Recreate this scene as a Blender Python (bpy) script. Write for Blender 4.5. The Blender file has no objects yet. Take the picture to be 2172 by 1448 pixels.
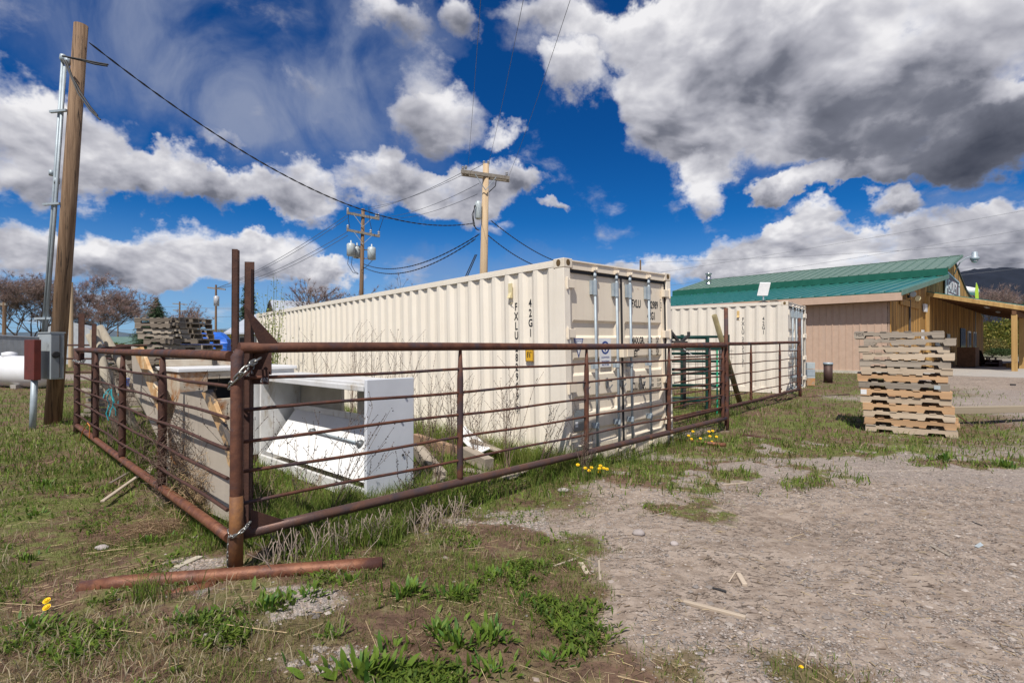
import bpy, math, random
import numpy as np
from mathutils import Vector, Matrix, Euler
R = math.radians
random.seed(7); np.random.seed(7)
SC = bpy.context.scene
COL = SC.collection
# ------------------------------------------------------------------ camera
FPX, CX, CY, PITCH, CAMH = 1110.0, 1086.0, 724.0, 0.0085, 1.5
cam_d = bpy.data.cameras.new('camera'); cam_d.sensor_width = 36.0
cam_d.lens = 36.0*FPX/2172.0; cam_d.clip_start = .05; cam_d.clip_end = 20000
cam = bpy.data.objects.new('camera', cam_d); COL.objects.link(cam)
cam.location = (0, 0, CAMH); cam.rotation_euler = (R(90)+PITCH, R(-.1), 0)
SC.camera = cam
# ------------------------------------------------------------------ light
SUN_AZ = math.atan2(-.29, -.957)      # azimuth of the sun from +Y towards +X
SUN_EL = R(56)
sd = bpy.data.lights.new('sun', 'SUN'); sd.energy = 4.9; sd.angle = R(.53); sd.color = (1, .955, .88)
so = bpy.data.objects.new('sun', sd); COL.objects.link(so)
svec = Vector((math.sin(SUN_AZ)*math.cos(SUN_EL), math.cos(SUN_AZ)*math.cos(SUN_EL), math.sin(SUN_EL)))
so.rotation_euler = svec.to_track_quat('Z', 'Y').to_euler()
so.location = svec*40
SC.view_settings.view_transform = 'Standard'; SC.view_settings.look = 'None'
SC.view_settings.exposure = 0; SC.view_settings.gamma = 1; SC.view_settings.use_curve_mapping = False
try:
    SC.cycles.max_bounces = 6; SC.cycles.diffuse_bounces = 3; SC.cycles.transparent_max_bounces = 6
    SC.cycles.sample_clamp_indirect = 6
except Exception: pass

def ray(px, py):
    dx = (px-CX)/FPX; dz = (CY-py)/FPX
    c, s = math.cos(PITCH), math.sin(PITCH)
    return (dx, c-dz*s, s+dz*c)
def at(px, py, Y):
    d = ray(px, py); k = Y/d[1]
    return Vector((d[0]*k, Y, CAMH+d[2]*k))

# ------------------------------------------------------------------ node helpers
class NT:
    def __init__(s, tree): s.t = tree; s.n = tree.nodes; s.l = tree.links
    def new(s, typ, **kw):
        n = s.n.new(typ)
        for k, v in kw.items(): setattr(n, k, v)
        return n
    def put(s, inp, v):
        if v is None: return
        if hasattr(v, 'links') or isinstance(v, bpy.types.NodeSocket): s.l.new(v, inp)
        else: inp.default_value = v
    def math(s, op, a, b=None, c=None, clamp=False):
        n = s.new('ShaderNodeMath', operation=op); n.use_clamp = clamp
        s.put(n.inputs[0], a); s.put(n.inputs[1], b); s.put(n.inputs[2], c)
        return n.outputs[0]
    def vec(s, op, a, b=None, scale=None):
        n = s.new('ShaderNodeVectorMath', operation=op)
        s.put(n.inputs[0], a); s.put(n.inputs[1], b)
        if scale is not None: s.put(n.inputs['Scale'], scale)
        return n.outputs['Value'] if op in ('DOT_PRODUCT', 'LENGTH') else n.outputs[0]
    def mix(s, fac, a, b, blend='MIX'):
        n = s.new('ShaderNodeMix', data_type='RGBA', blend_type=blend)
        s.put(n.inputs[0], fac); s.put(n.inputs[6], a); s.put(n.inputs[7], b)
        return n.outputs[2]
    def noise(s, vec, scale, detail=6, rough=.55, dist=0, dim='3D', w=None):
        n = s.new('ShaderNodeTexNoise', noise_dimensions=dim)
        s.put(n.inputs['Vector'], vec); n.inputs['Scale'].default_value = scale
        n.inputs['Detail'].default_value = detail; n.inputs['Roughness'].default_value = rough
        n.inputs['Distortion'].default_value = dist
        return n.outputs[0]
    def ramp(s, fac, stops, interp='LINEAR'):
        n = s.new('ShaderNodeValToRGB'); n.color_ramp.interpolation = interp
        e = n.color_ramp.elements
        while len(e) < len(stops): e.new(.5)
        for i, (p, c) in enumerate(stops):
            e[i].position = p; e[i].color = c if len(c) == 4 else (*c, 1)
        s.put(n.inputs[0], fac); return n.outputs[0]
    def sstep(s, v, a, b, lo=0, hi=1):
        n = s.new('ShaderNodeMapRange', interpolation_type='SMOOTHSTEP')
        s.put(n.inputs[0], v); n.inputs[1].default_value = a; n.inputs[2].default_value = b
        n.inputs[3].default_value = lo; n.inputs[4].default_value = hi
        return n.outputs[0]
def c4(c): return (c[0], c[1], c[2], 1)

# ------------------------------------------------------------------ world: sky and clouds
world = bpy.data.worlds.new('World'); SC.world = world; world.use_nodes = True
def build_sky():
    t = NT(world.node_tree); t.n.clear()
    out = t.new('ShaderNodeOutputWorld'); bg = t.new('ShaderNodeBackground')
    t.l.new(bg.outputs[0], out.inputs[0])
    STR = .1
    bg.inputs[1].default_value = STR
    sky = t.new('ShaderNodeTexSky', sky_type='NISHITA')
    sky.sun_disc = False; sky.sun_elevation = SUN_EL; sky.sun_rotation = SUN_AZ
    sky.altitude = 1000; sky.air_density = 1.0; sky.dust_density = .35; sky.ozone_density = 2.2
    geo = t.new('ShaderNodeTexCoord')
    d = geo.outputs['Generated']
    sep = t.new('ShaderNodeSeparateXYZ'); t.l.new(d, sep.inputs[0])
    az = t.math('ARCTAN2', sep.outputs[0], sep.outputs[1])
    el = t.math('ARCSINE', sep.outputs[2])
    ae = t.new('ShaderNodeCombineXYZ'); t.l.new(az, ae.inputs[0]); t.l.new(el, ae.inputs[1])
    AE = ae.outputs[0]
    # noise domain: a flattened cloud deck, finer towards the horizon
    k = t.math('DIVIDE', 1.0, t.math('ADD', t.math('ABSOLUTE', sep.outputs[2]), .50))
    P = t.vec('SCALE', d, scale=k)
    def dens(vec):
        warp = t.noise(vec, 3.0, 2, .5)
        v2 = t.vec('ADD', vec, t.vec('SCALE', t.vec('SUBTRACT', t.ncol(vec, 2.6), (.5, .5, .5)), scale=.22))
        return t.noise(v2, 5.2, 9, .60)
    def ncol(vec, sc):
        n = t.new('ShaderNodeTexNoise'); t.put(n.inputs['Vector'], vec); n.inputs['Scale'].default_value = sc
        n.inputs['Detail'].default_value = 2
        return n.outputs[1]
    t.ncol = ncol
    n0 = dens(P)
    # soft body shading: a coarser billow field compared with itself a little further up
    def soft(vec):
        return t.noise(t.vec('ADD', vec, t.vec('SCALE', t.vec('SUBTRACT', ncol(vec, 3.5), (.5, .5, .5)), scale=.18)), 5.0, 4.5, .5)
    s0 = soft(P); s1 = soft(t.vec('ADD', P, (0, 0, .05)))
    wn = t.new('ShaderNodeTexNoise'); t.put(wn.inputs['Vector'], d); wn.inputs['Scale'].default_value = 5.5; wn.inputs['Detail'].default_value = 6; wn.inputs['Roughness'].default_value = .62
    AEw = t.vec('ADD', AE, t.vec('SCALE', t.vec('SUBTRACT', wn.outputs[1], (.5, .5, .5)), scale=.21))
    AEw = t.vec('MULTIPLY', AEw, (1, 1, 0))
    def toae(px, py):
        x, y, z = ray(px, py); l = math.sqrt(x*x+y*y+z*z)
        return math.atan2(x, y), math.asin(z/l)
    def field(blobs):
        S = None; G = None
        for (px, py, rx, ry, w) in blobs:
            a, e = toae(px, py)
            ra = abs(toae(px+rx, py)[0]-toae(px-rx, py)[0])/2; re = abs(toae(px, py-ry)[1]-toae(px, py+ry)[1])/2
            q = t.vec('MULTIPLY', t.vec('SUBTRACT', AEw, (a, e, 0)), (1/ra/1.12, 1/re/1.12, 0))
            v = t.math('MULTIPLY', t.math('SUBTRACT', 1.0, t.vec('DOT_PRODUCT', q, q)), w)
            v = t.math('MAXIMUM', v, 0)
            S = v if S is None else t.math('ADD', S, v)
            if G is not False:
                sq = t.new('ShaderNodeSeparateXYZ'); t.l.new(q, sq.inputs[0])
                g = t.math('MULTIPLY', v, sq.outputs[1])
                G = g if G is None else t.math('ADD', G, g)
        return S, G
    cum = [(30,300,170,130,.9),(190,335,170,90,.9),(345,370,140,62,.9),(480,395,110,50,.85),(610,400,110,58,.95),(650,445,100,40,.8),(100,410,170,40,.5),
           (40,540,170,62,.9),(260,545,170,60,.95),(430,525,160,66,.95),(570,555,150,60,.95),(690,575,95,26,.9),(380,580,170,30,.6),
           (860,402,160,58,1.05),(1020,402,120,60,1.05),(960,445,100,40,.8),(1150,446,40,16,.9),(1095,395,70,34,.6),
           (880,180,90,95,.62),(930,262,110,62,.75),(985,45,60,70,.9),(1060,292,42,34,.8),(600,190,130,50,.35),(440,300,70,28,.5),
           (1480,110,190,200,1.0),(1700,120,260,210,1.1),(1450,250,130,120,1.0),(1380,40,160,70,.9),(1960,120,300,230,1.2),(1600,290,190,80,.9),
           (1495,385,68,50,.9),(1220,140,72,62,.85),(1900,300,240,95,1.2),(1760,375,190,34,1.0),(2120,270,160,110,1.3),(1660,400,70,28,.9),(1330,180,50,50,.5),(1180,30,110,50,.5),
           (1600,512,170,34,.7),(1770,515,160,56,.9),(1960,505,200,62,1.0),(2140,500,150,70,1.0),(1755,455,52,38,.9),(1890,425,66,30,.9),(1480,565,220,44,.9),(1720,565,280,55,1.1),(2020,560,320,75,1.1),
           (200,642,100,12,.45),(820,45,90,44,.6),(1020,500,60,14,.25)]
    S, G = field(cum)
    # clouds elsewhere on the dome, the same kind of broken cumulus
    behind = t.sstep(t.math('ABSOLUTE', az), 1.05, 1.5)
    S = t.math('ADD', S, t.math('MULTIPLY', behind, .42))
    Sc = t.math('MINIMUM', S, 1.0)
    D = t.math('ADD', t.math('MULTIPLY', t.math('SUBTRACT', n0, .5), 2.3), t.math('SUBTRACT', Sc, .24))
    alpha = t.sstep(D, -.13, .56)
    rel = t.math('DIVIDE', G, t.math('ADD', S, .12))
    lit = t.math('ADD', t.math('MULTIPLY', t.math('SUBTRACT', s0, s1), 2.2), t.math('MULTIPLY', rel, .40))
    lit = t.math('ADD', lit, .71)
    lit = t.math('ADD', lit, t.math('MULTIPLY', t.math('SUBTRACT', n0, .5), -.55))
    # the thick bank on the right: grey body and slate underside
    dark, _ = field([(2060,285,300,110,1.0),(1830,235,260,95,.32),(1600,170,260,100,.14),(2160,320,170,110,.8),(1850,50,420,80,.16),(1500,280,130,50,.15),(2000,160,200,100,.22)])
    dark = t.math('MULTIPLY', dark, t.sstep(s0, .28, .66, .55, 1.3))
    lit = t.math('SUBTRACT', lit, t.math('MULTIPLY', dark, .50))
    lit = t.math('MAXIMUM', lit, t.math('MULTIPLY', t.math('ADD', lit, t.math('MULTIPLY', s0, 1.1)), .36))
    edge = t.sstep(D, .05, .6, .16, 0)
    lit = t.math('ADD', lit, edge)
    ccol = t.ramp(lit, [(0, (.05, .058, .085)), (.30, (.17, .18, .225)), (.52, (.36, .365, .42)), (.75, (.57, .57, .62)), (1.0, (.88, .87, .89))])
    ccol = t.vec('SCALE', ccol, scale=1/STR)
    skyc = t.mix(1.0, sky.outputs[0], (.036, .37, .80, 1), 'MULTIPLY')
    # deepen with elevation the way the photograph's (polarised) sky does
    deep = t.sstep(el, .0, .42)
    skyc = t.mix(deep, t.mix(1.0, skyc, (2.6, 1.5, 1.25, 1), 'MULTIPLY'), skyc)
    hz = t.sstep(el, -.02, .24, .72, 0)
    skyc = t.mix(hz, skyc, (3.6, 4.9, 7.0, 1))
    # thin streaky veil high on the left
    veil, _ = field([(380,110,360,190,1.0),(600,230,260,150,.95),(700,60,300,130,.95),(820,300,160,90,.35),(1580,330,120,60,.5),(1100,600,900,60,.35),(2000,430,200,40,.4)])
    veil = t.math('ADD', veil, t.math('MULTIPLY', behind, .3))
    st = t.new('ShaderNodeMapping'); st.inputs['Rotation'].default_value = (0, 0, .5); st.inputs['Scale'].default_value = (2.0, 1.5, 1)
    t.l.new(AE, st.inputs[0])
    vn = t.noise(t.vec('ADD', st.outputs[0], t.vec('SCALE', ncol(st.outputs[0], 2.0), scale=.6)), 2.4, 7, .56, .2)
    va = t.math('MULTIPLY', t.math('MINIMUM', veil, 1.0), t.sstep(vn, .30, .66))
    va = t.math('MULTIPLY', va, .88)
    skyc = t.mix(va, skyc, (2.7, 3.2, 4.6, 1))
    col = t.mix(alpha, skyc, ccol)
    t.l.new(col, bg.inputs[0])
    world.cycles.sampling_method = 'NONE'
build_sky()
# ------------------------------------------------------------------ numpy noise and terrain
def _hash(ix, iy, s):
    h = (ix*374761393 + iy*668265263 + s*1442695041) & 0xffffffff
    h = ((h ^ (h >> 13))*1274126177) & 0xffffffff
    return ((h ^ (h >> 16)) & 0xffff)/65535.0
def vn(x, y, s=0):
    x = np.asarray(x, float); y = np.asarray(y, float)
    ix = np.floor(x).astype(np.int64); iy = np.floor(y).astype(np.int64)
    fx = x-ix; fy = y-iy; fx = fx*fx*(3-2*fx); fy = fy*fy*(3-2*fy)
    a = _hash(ix, iy, s); b = _hash(ix+1, iy, s); c = _hash(ix, iy+1, s); d = _hash(ix+1, iy+1, s)
    return (a*(1-fx)+b*fx)*(1-fy)+(c*(1-fx)+d*fx)*fy
def fbm(x, y, o=4, s=0):
    v = 0; a = .5; t = 0
    for i in range(o):
        v = v+a*vn(np.asarray(x)*2**i+i*17.3, np.asarray(y)*2**i+i*9.1, s+i); t += a; a *= .55
    return v/t
def ss(a, b, v): t = np.clip((np.asarray(v, float)-a)/(b-a), 0, 1); return t*t*(3-2*t)
def terr(x, y):
    x = np.asarray(x, float); y = np.asarray(y, float)
    z = .25*ss(5, 24, y+.25*x)
    near = 1-ss(40, 90, np.hypot(x, y))
    z = z+near*((fbm(x*.9, y*.9, 3, 3)-.5)*.10+(fbm(x*4, y*4, 3, 8)-.5)*.035)
    z = z-.06*np.exp(-(((x+.4)/1.3)**2+((y-4.7)/.6)**2))
    z = z+.05*np.exp(-(((x+.9)/1.2)**2+((y-2.2)/1.2)**2))
    fl = np.maximum(ss(13, 16.5, x)*ss(20, 22, y)*(1-ss(44, 60, x)), 0)
    z = z*(1-fl)+.16*fl
    return z
def tz(x, y): return float(terr(x, y))
def gnd(px, py):
    z = 0
    for i in range(6):
        d = ray(px, py); k = (z-CAMH)/d[2]; p = (d[0]*k, d[1]*k); z = tz(*p)
    return Vector((p[0], p[1], z))
def ell(x, y, cx, cy, rx, ry, soft=.5):
    d = np.sqrt(((x-cx)/rx)**2+((y-cy)/ry)**2)
    return 1-ss(1-soft, 1+soft*.6, d)
def grass_amt(x, y):
    x = np.asarray(x, float); y = np.asarray(y, float)
    n = fbm(x*1.1, y*1.1, 4, 21); n2 = fbm(x*3.7, y*3.7, 3, 31)
    # ragged edge between weeds (left) and gravel yard (right)
    edge = .15+.22*(y-2.3)*(y < 3.8)+np.where(y >= 3.8, .45-.9*(y-3.8), 0)
    edge = np.where(y < 2.7, .24+.55*(2.7-y), edge)
    edge = np.where(y > 5.2, -.8+.72*(y-5.2)*1.4, edge)
    left = 1-ss(-.45, .5, x-edge+(n-.5)*1.6+(n2-.5)*.7)
    g = left*(.62+.5*n)
    g = np.maximum(g, .95*ell(x, y, .75, 2.25, 1.0, .36)*ss(.36, .56, n2*.6+n*.5))
    g = np.maximum(g, .95*ell(x, y, -1.1, 5.2, 1.9, 1.0))
    g = np.maximum(g, .95*ell(x, y, .35, 6.0, .75, .5))
    g = np.maximum(g, .85*ell(x, y, 1.3, 6.6, 1.1, .35))
    g = np.maximum(g, .95*ell(x, y, 2.3, 6.1, 1.7, .75)*ss(.40, .62, n2*.7+.4*n))
    g = np.maximum(g, .55*ell(x, y, 1.6, 4.9, .6, .5)*ss(.35, .6, n2))
    g = np.maximum(g, .6*ell(x, y, .2, 4.0, .7, .35)*ss(.35, .6, n2))
    g = np.maximum(g, .95*ell(x, y, 4.7, 8.0, 2.2, 1.1)*ss(.38, .6, n2*.7+.4*n))
    g = np.maximum(g, 1.0*ell(x, y, 5.2, 10.0, 2.0, 2.2)*(.55+.6*n))
    g = np.maximum(g, .6*ell(x, y, 6.0, 6.6, 1.2, .45)*ss(.35, .55, n2))
    g = np.maximum(g, .8*ell(x, y, 6.4, 11.0, 3.6, 3.8)*(.55+.8*n))
    g = np.maximum(g, .9*ell(x, y, 3.3, 7.6, 1.6, .8)*ss(.30, .52, n2*.6+n*.45))
    g = np.maximum(g, .75*ell(x, y, 10.5, 17.5, 3.6, 4.5)*(.4+.9*n))
    g = np.maximum(g, .8*ss(4.5, 8, y-.9*x)*(1-ss(0, 1.5, x+4.5+.2*y)*0)*(.45+.7*n)*(x < 3.5+.0*y))
    gap = ell(x, y, -1.55, 3.0, .75, .28)+ell(x, y, -2.3, 3.55, .45, .25)+.8*ell(x, y, -.9, 2.45, .3, .14)+ell(x, y, -.2, 4.75, .8, .35)*.7
    g = g*(1-np.clip(gap, 0, 1)*.9*ss(.30, .55, n2*.6+n*.4))
    g = g*(1-ss(24, 30, y)*ss(0, 4, x-6)*1.0)
    road = ell(x, y, -22, 22, 26, 2.2)
    g = g*(1-.9*road)
    return np.clip(g, 0, 1)

# ------------------------------------------------------------------ mesh builder
MWS = {}
def mw(o): return MWS[o.name] if o is not None and o.name in MWS else Matrix.Identity(4)
class MB:
    def __init__(s): s.v = []; s.f = []
    def add(s, vs, fs):
        b = len(s.v); s.v += [tuple(v) for v in vs]; s.f += [tuple(i+b for i in f) for f in fs]; return s
    def quad(s, a, b, c, d): return s.add([a, b, c, d], [(0, 1, 2, 3)])
    def box(s, x0, x1, y0, y1, z0, z1):
        v = [(x0,y0,z0),(x1,y0,z0),(x1,y1,z0),(x0,y1,z0),(x0,y0,z1),(x1,y0,z1),(x1,y1,z1),(x0,y1,z1)]
        return s.add(v, [(0,3,2,1),(4,5,6,7),(0,1,5,4),(1,2,6,5),(2,3,7,6),(3,0,4,7)])
    def obox(s, c, ax, ay, az):      # centre and three half axes
        c, ax, ay, az = map(Vector, (c, ax, ay, az)); v = []
        for k in (-1, 1):
            for i, j in ((-1,-1),(1,-1),(1,1),(-1,1)): v.append(c+ax*i+ay*j+az*k)
        f = [(0,3,2,1),(4,5,6,7),(0,1,5,4),(1,2,6,5),(2,3,7,6),(3,0,4,7)]
        if ax.cross(ay).dot(az) < 0: f = [tuple(reversed(q)) for q in f]
        return s.add(v, f)
    def bar(s, p0, p1, w, h, up=(0, 0, 1)):
        p0, p1 = Vector(p0), Vector(p1); d = (p1-p0); l = d.length; d.normalize()
        sdv = d.cross(Vector(up))
        if sdv.length < 1e-4: sdv = d.cross(Vector((1, 0, 0)))
        sdv.normalize(); u = sdv.cross(d).normalized()
        return s.obox((p0+p1)/2, d*l/2, sdv*w/2, u*h/2)
    def cyl(s, p0, p1, r0, r1=None, n=10, caps=True):
        r1 = r0 if r1 is None else r1
        return s.tube([p0, p1], [r0, r1], n, caps)
    def tube(s, pts, r, n=6, caps=True):
        pts = [Vector(p) for p in pts]; m = len(pts)
        rs = r if isinstance(r, (list, tuple)) else [r]*m
        vs = []; u = None
        for i, p in enumerate(pts):
            d = (pts[min(i+1, m-1)]-pts[max(i-1, 0)]).normalized()
            if u is None:
                a = Vector((0, 0, 1)) if abs(d.z) < .9 else Vector((1, 0, 0))
                u = d.cross(a).normalized()
            else:
                u = (u-d*u.dot(d))
                if u.length < 1e-5: u = d.cross(Vector((.3, .5, .8)))
                u.normalize()
            w = d.cross(u)
            for k in range(n):
                a = 2*math.pi*k/n; vs.append(p+(u*math.cos(a)+w*math.sin(a))*rs[i])
        fs = [(i*n+k, i*n+(k+1) % n, (i+1)*n+(k+1) % n, (i+1)*n+k) for i in range(m-1) for k in range(n)]
        if caps: fs += [tuple(reversed(range(n))), tuple(range((m-1)*n, m*n))]
        return s.add(vs, fs)
    def prism(s, poly, ext):       # planar polygon (3D points) extruded by a vector
        poly = [Vector(p) for p in poly]; ext = Vector(ext); n = len(poly)
        nn = Vector((0, 0, 0))
        for i in range(n): nn += poly[i].cross(poly[(i+1) % n])
        if nn.dot(ext) > 0: poly.reverse()
        vs = poly+[p+ext for p in poly]
        fs = [tuple(range(n)), tuple(reversed(range(n, 2*n)))]+[((i+1) % n, i, i+n, (i+1) % n+n) for i in range(n)]
        return s.add(vs, fs)
    def lathe(s, c, prof, n=16, axis=(0, 0, 1)):
        c = Vector(c); a = Vector(axis).normalized()
        u = a.cross(Vector((1, 0, 0)) if abs(a.x) < .9 else Vector((0, 1, 0))).normalized(); w = a.cross(u)
        vs = []; m = len(prof)
        for (r, h) in prof:
            for k in range(n):
                t = 2*math.pi*k/n; vs.append(c+a*h+(u*math.cos(t)+w*math.sin(t))*max(r, 1e-4))
        fs = [(i*n+k, i*n+(k+1) % n, (i+1)*n+(k+1) % n, (i+1)*n+k) for i in range(m-1) for k in range(n)]
        fs += [tuple(reversed(range(n))), tuple(range((m-1)*n, m*n))]
        return s.add(vs, fs)
    def mesh(s, name, mat, smooth=False):
        me = bpy.data.meshes.new(name); me.from_pydata([tuple(v) for v in s.v], [], s.f); me.update()
        if mat: me.materials.append(mat)
        if smooth:
            me.polygons.foreach_set('use_smooth', [len(p.vertices) == 4 for p in me.polygons])
        return me
    def build(s, name, mat, parent=None, world=False, smooth=False, bevel=0, label=None):
        if world and parent is not None:
            inv = mw(parent).inverted(); s.v = [tuple(inv @ Vector(v)) for v in s.v]
        o = bpy.data.objects.new(name, s.mesh(name, mat, smooth)); COL.objects.link(o)
        if parent is not None:
            o.parent = parent; MWS[o.name] = mw(parent)
        if bevel:
            b = o.modifiers.new('bevel', 'BEVEL'); b.width = bevel; b.segments = 2; b.limit_method = 'ANGLE'
        if label: o['label'] = label
        return o
def thing(name, label, cat, loc=(0, 0, 0), rot=(0, 0, 0), group=None):
    o = bpy.data.objects.new(name, None); o.empty_display_size = .2; COL.objects.link(o)
    o.location = loc; o.rotation_euler = rot
    o['label'] = label; o['category'] = cat
    if group: o['group'] = group
    MWS[o.name] = Matrix.Translation(Vector(loc)) @ Euler(rot).to_matrix().to_4x4()
    return o
def tag(o, label, cat, group=None):
    o['label'] = label; o['category'] = cat
    if group: o['group'] = group
    return o
def kind(o, k): o['kind'] = k; return o
def inst(name, me, parent, loc=(0, 0, 0), rot=None, mat4=None, scale=None):
    o = bpy.data.objects.new(name, me); COL.objects.link(o); o.parent = parent
    if mat4 is not None: o.matrix_local = mat4
    else:
        o.location = loc
        if rot is not None: o.rotation_euler = rot
        if scale is not None: o.scale = scale if hasattr(scale, '__len__') else (scale,)*3
    MWS[o.name] = mw(parent)
    return o
def npmesh(name, V, F, mat, col=None, smooth=False):
    """V (n,3), F (m,3 or 4)"""
    me = bpy.data.meshes.new(name); k = F.shape[1]
    me.vertices.add(len(V)); me.vertices.foreach_set('co', V.astype(np.float32).ravel())
    me.loops.add(F.size); me.loops.foreach_set('vertex_index', F.astype(np.int32).ravel())
    me.polygons.add(len(F)); me.polygons.foreach_set('loop_start', (np.arange(len(F))*k).astype(np.int32))
    try: me.polygons.foreach_set('loop_total', np.full(len(F), k, np.int32))
    except Exception: pass
    me.update(calc_edges=True); me.validate()
    if smooth: me.polygons.foreach_set('use_smooth', np.ones(len(F), bool))
    if mat: me.materials.append(mat)
    if col is not None:
        a = me.color_attributes.new('tint', 'FLOAT_COLOR', 'POINT')
        cc = np.ones((len(V), 4), np.float32); cc[:, :3] = col; a.data.foreach_set('color', cc.ravel())
    o = bpy.data.objects.new(name, me); COL.objects.link(o); return o
def text(body, size, loc, right, upv, parent, mat, sx=.62, name='lettering', align='LEFT', thick=.0008, bold=0):
    cu = bpy.data.curves.new(name, 'FONT'); cu.body = body; cu.size = size; cu.align_x = align; cu.extrude = thick/2
    cu.offset = bold; cu.resolution_u = 3
    to = bpy.data.objects.new('tmp_text', cu); me = bpy.data.meshes.new_from_object(to)
    bpy.data.objects.remove(to); bpy.data.curves.remove(cu)
    r = Vector(right).normalized(); u = Vector(upv).normalized(); n = r.cross(u)
    M4 = Matrix(((r.x*sx, u.x, n.x, loc[0]), (r.y*sx, u.y, n.y, loc[1]), (r.z*sx, u.z, n.z, loc[2]), (0, 0, 0, 1)))
    me.transform(M4); me.materials.clear(); me.materials.append(mat); me.name = name
    o = bpy.data.objects.new(name, me); COL.objects.link(o); o.parent = parent; MWS[o.name] = mw(parent)
    return o

# ------------------------------------------------------------------ materials
def mat(name, c1, c2=None, scale=6, rough=.75, metal=0, bump=0, bscale=40, stretch=(1, 1, 1), c3=None, s3=2, t3=(.55, .7),
        rnd=0, spec=.4, contrast=(.35, .65), st3=None, attr=False, trans=0, bdist=.01):
    m = bpy.data.materials.new(name); m.use_nodes = True
    t = NT(m.node_tree); t.n.clear()
    out = t.new('ShaderNodeOutputMaterial'); b = t.new('ShaderNodeBsdfPrincipled')
    t.l.new(b.outputs[0], out.inputs[0])
    tc = t.new('ShaderNodeTexCoord'); oi = t.new('ShaderNodeObjectInfo')
    off = t.vec('SCALE', (13.7, 7.1, 5.3), scale=oi.outputs['Random']); base = t.vec('ADD', tc.outputs['Object'], off)
    mp = t.new('ShaderNodeMapping'); mp.inputs['Scale'].default_value = stretch; t.l.new(base, mp.inputs[0])
    n = t.noise(mp.outputs[0], scale, 8, .6)
    if c2 is None: c2 = tuple(v*.8 for v in c1)
    col = t.ramp(n, [(contrast[0], c1), (contrast[1], c2)])
    if c3 is not None:
        mp3 = t.new('ShaderNodeMapping'); mp3.inputs['Scale'].default_value = st3 or (1, 1, 1); t.l.new(base, mp3.inputs[0])
        n3 = t.noise(mp3.outputs[0], s3, 9, .65)
        col = t.mix(t.sstep(n3, t3[0], t3[1]), col, c4(c3))
    if rnd:
        f = t.math('ADD', 1-rnd/2, t.math('MULTIPLY', oi.outputs['Random'], rnd))
        col = t.vec('SCALE', col, scale=f)
    if attr:
        a = t.new('ShaderNodeAttribute', attribute_name='tint')
        col = t.mix(1.0, col, a.outputs[0], 'MULTIPLY')
    t.l.new(col, b.inputs['Base Color'])
    b.inputs['Roughness'].default_value = rough; b.inputs['Metallic'].default_value = metal
    b.inputs['Specular IOR Level'].default_value = spec
    if bump:
        bn = t.new('ShaderNodeBump'); bn.inputs['Strength'].default_value = bump; bn.inputs['Distance'].default_value = bdist
        t.l.new(t.noise(mp.outputs[0], bscale, 6, .6), bn.inputs['Height']); t.l.new(bn.outputs[0], b.inputs['Normal'])
    if trans:
        tr = t.new('ShaderNodeBsdfTranslucent'); t.l.new(col, tr.inputs[0])
        ms = t.new('ShaderNodeMixShader'); ms.inputs[0].default_value = trans
        t.l.new(b.outputs[0], ms.inputs[1]); t.l.new(tr.outputs[0], ms.inputs[2]); t.l.new(ms.outputs[0], out.inputs[0])
    return m
X = {}
X['rust'] = mat('rusty_pipe', (.080, .032, .022), (.150, .060, .034), 14, .72, .15, .35, 90, c3=(.07, .045, .048), s3=3, t3=(.5, .62))
X['rust_dark'] = mat('dark_rusty_steel', (.055, .026, .022), (.10, .045, .03), 12, .75, .15, .3, 80)
X['rust_blue'] = mat('worn_pipe', (.085, .06, .062), (.15, .075, .05), 7, .5, .35, .25, 60, c3=(.22, .10, .055), s3=5, t3=(.56, .68))
X['rust_red'] = mat('bright_rusty_pipe', (.135, .050, .028), (.25, .105, .055), 16, .55, .25, .3, 70, stretch=(1, 1, 1), c3=(.11, .05, .04), s3=5, t3=(.5, .66))
X['galv'] = mat('galvanised_steel', (.40, .46, .50), (.32, .37, .41), 9, .5, .2, .1, 60)
X['chain'] = mat('chain_zinc', (.30, .30, .28), (.42, .41, .38), 30, .35, .8)
X['seal'] = mat('black_rubber', (.018, .018, .02), (.03, .028, .03), 10, .7, 0, .2, 40)
X['black'] = mat('black_print', (.02, .02, .022), (.03, .03, .03), 10, .6)
X['greyprint'] = mat('faded_print', (.06, .06, .062), (.09, .09, .09), 10, .6)
X['blueprint'] = mat('blue_print', (.02, .05, .22), (.03, .07, .26), 10, .5)
X['white'] = mat('white_sticker', (.78, .78, .78), (.72, .72, .73), 10, .5)
X['yellow'] = mat('yellow_plate', (.80, .46, .03), (.72, .40, .03), 10, .5)
X['vent'] = mat('vent_plastic', (.72, .62, .36), (.66, .56, .32), 10, .5)
X['vent2'] = mat('tan_vent_plastic', (.70, .48, .20), (.62, .42, .18), 10, .5)
X['plate'] = mat('grey_plate', (.20, .20, .20), (.26, .26, .26), 20, .4, .4)
X['enamel'] = mat('white_enamel', (.72, .72, .72), (.62, .61, .59), 3, .35, 0, .05, 20, c3=(.38, .31, .22), s3=5, t3=(.52, .72), st3=(1, 1, .35))
X['enamel_grey'] = mat('blue_white_enamel', (.70, .72, .76), (.64, .66, .70), 3, .3, 0, .04, 20, c3=(.45, .43, .40), s3=5, t3=(.66, .8))
X['enamel_rust'] = mat('rusted_enamel', (.62, .56, .46), (.48, .40, .30), 4, .6, 0, .15, 30, c3=(.34, .13, .03), s3=2.2, t3=(.44, .60))
X['panel'] = mat('beige_panel', (.46, .40, .33), (.42, .365, .30), 8, .8, 0, .08, 120, c3=(.36, .31, .26), s3=1.5, t3=(.5, .75))
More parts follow.
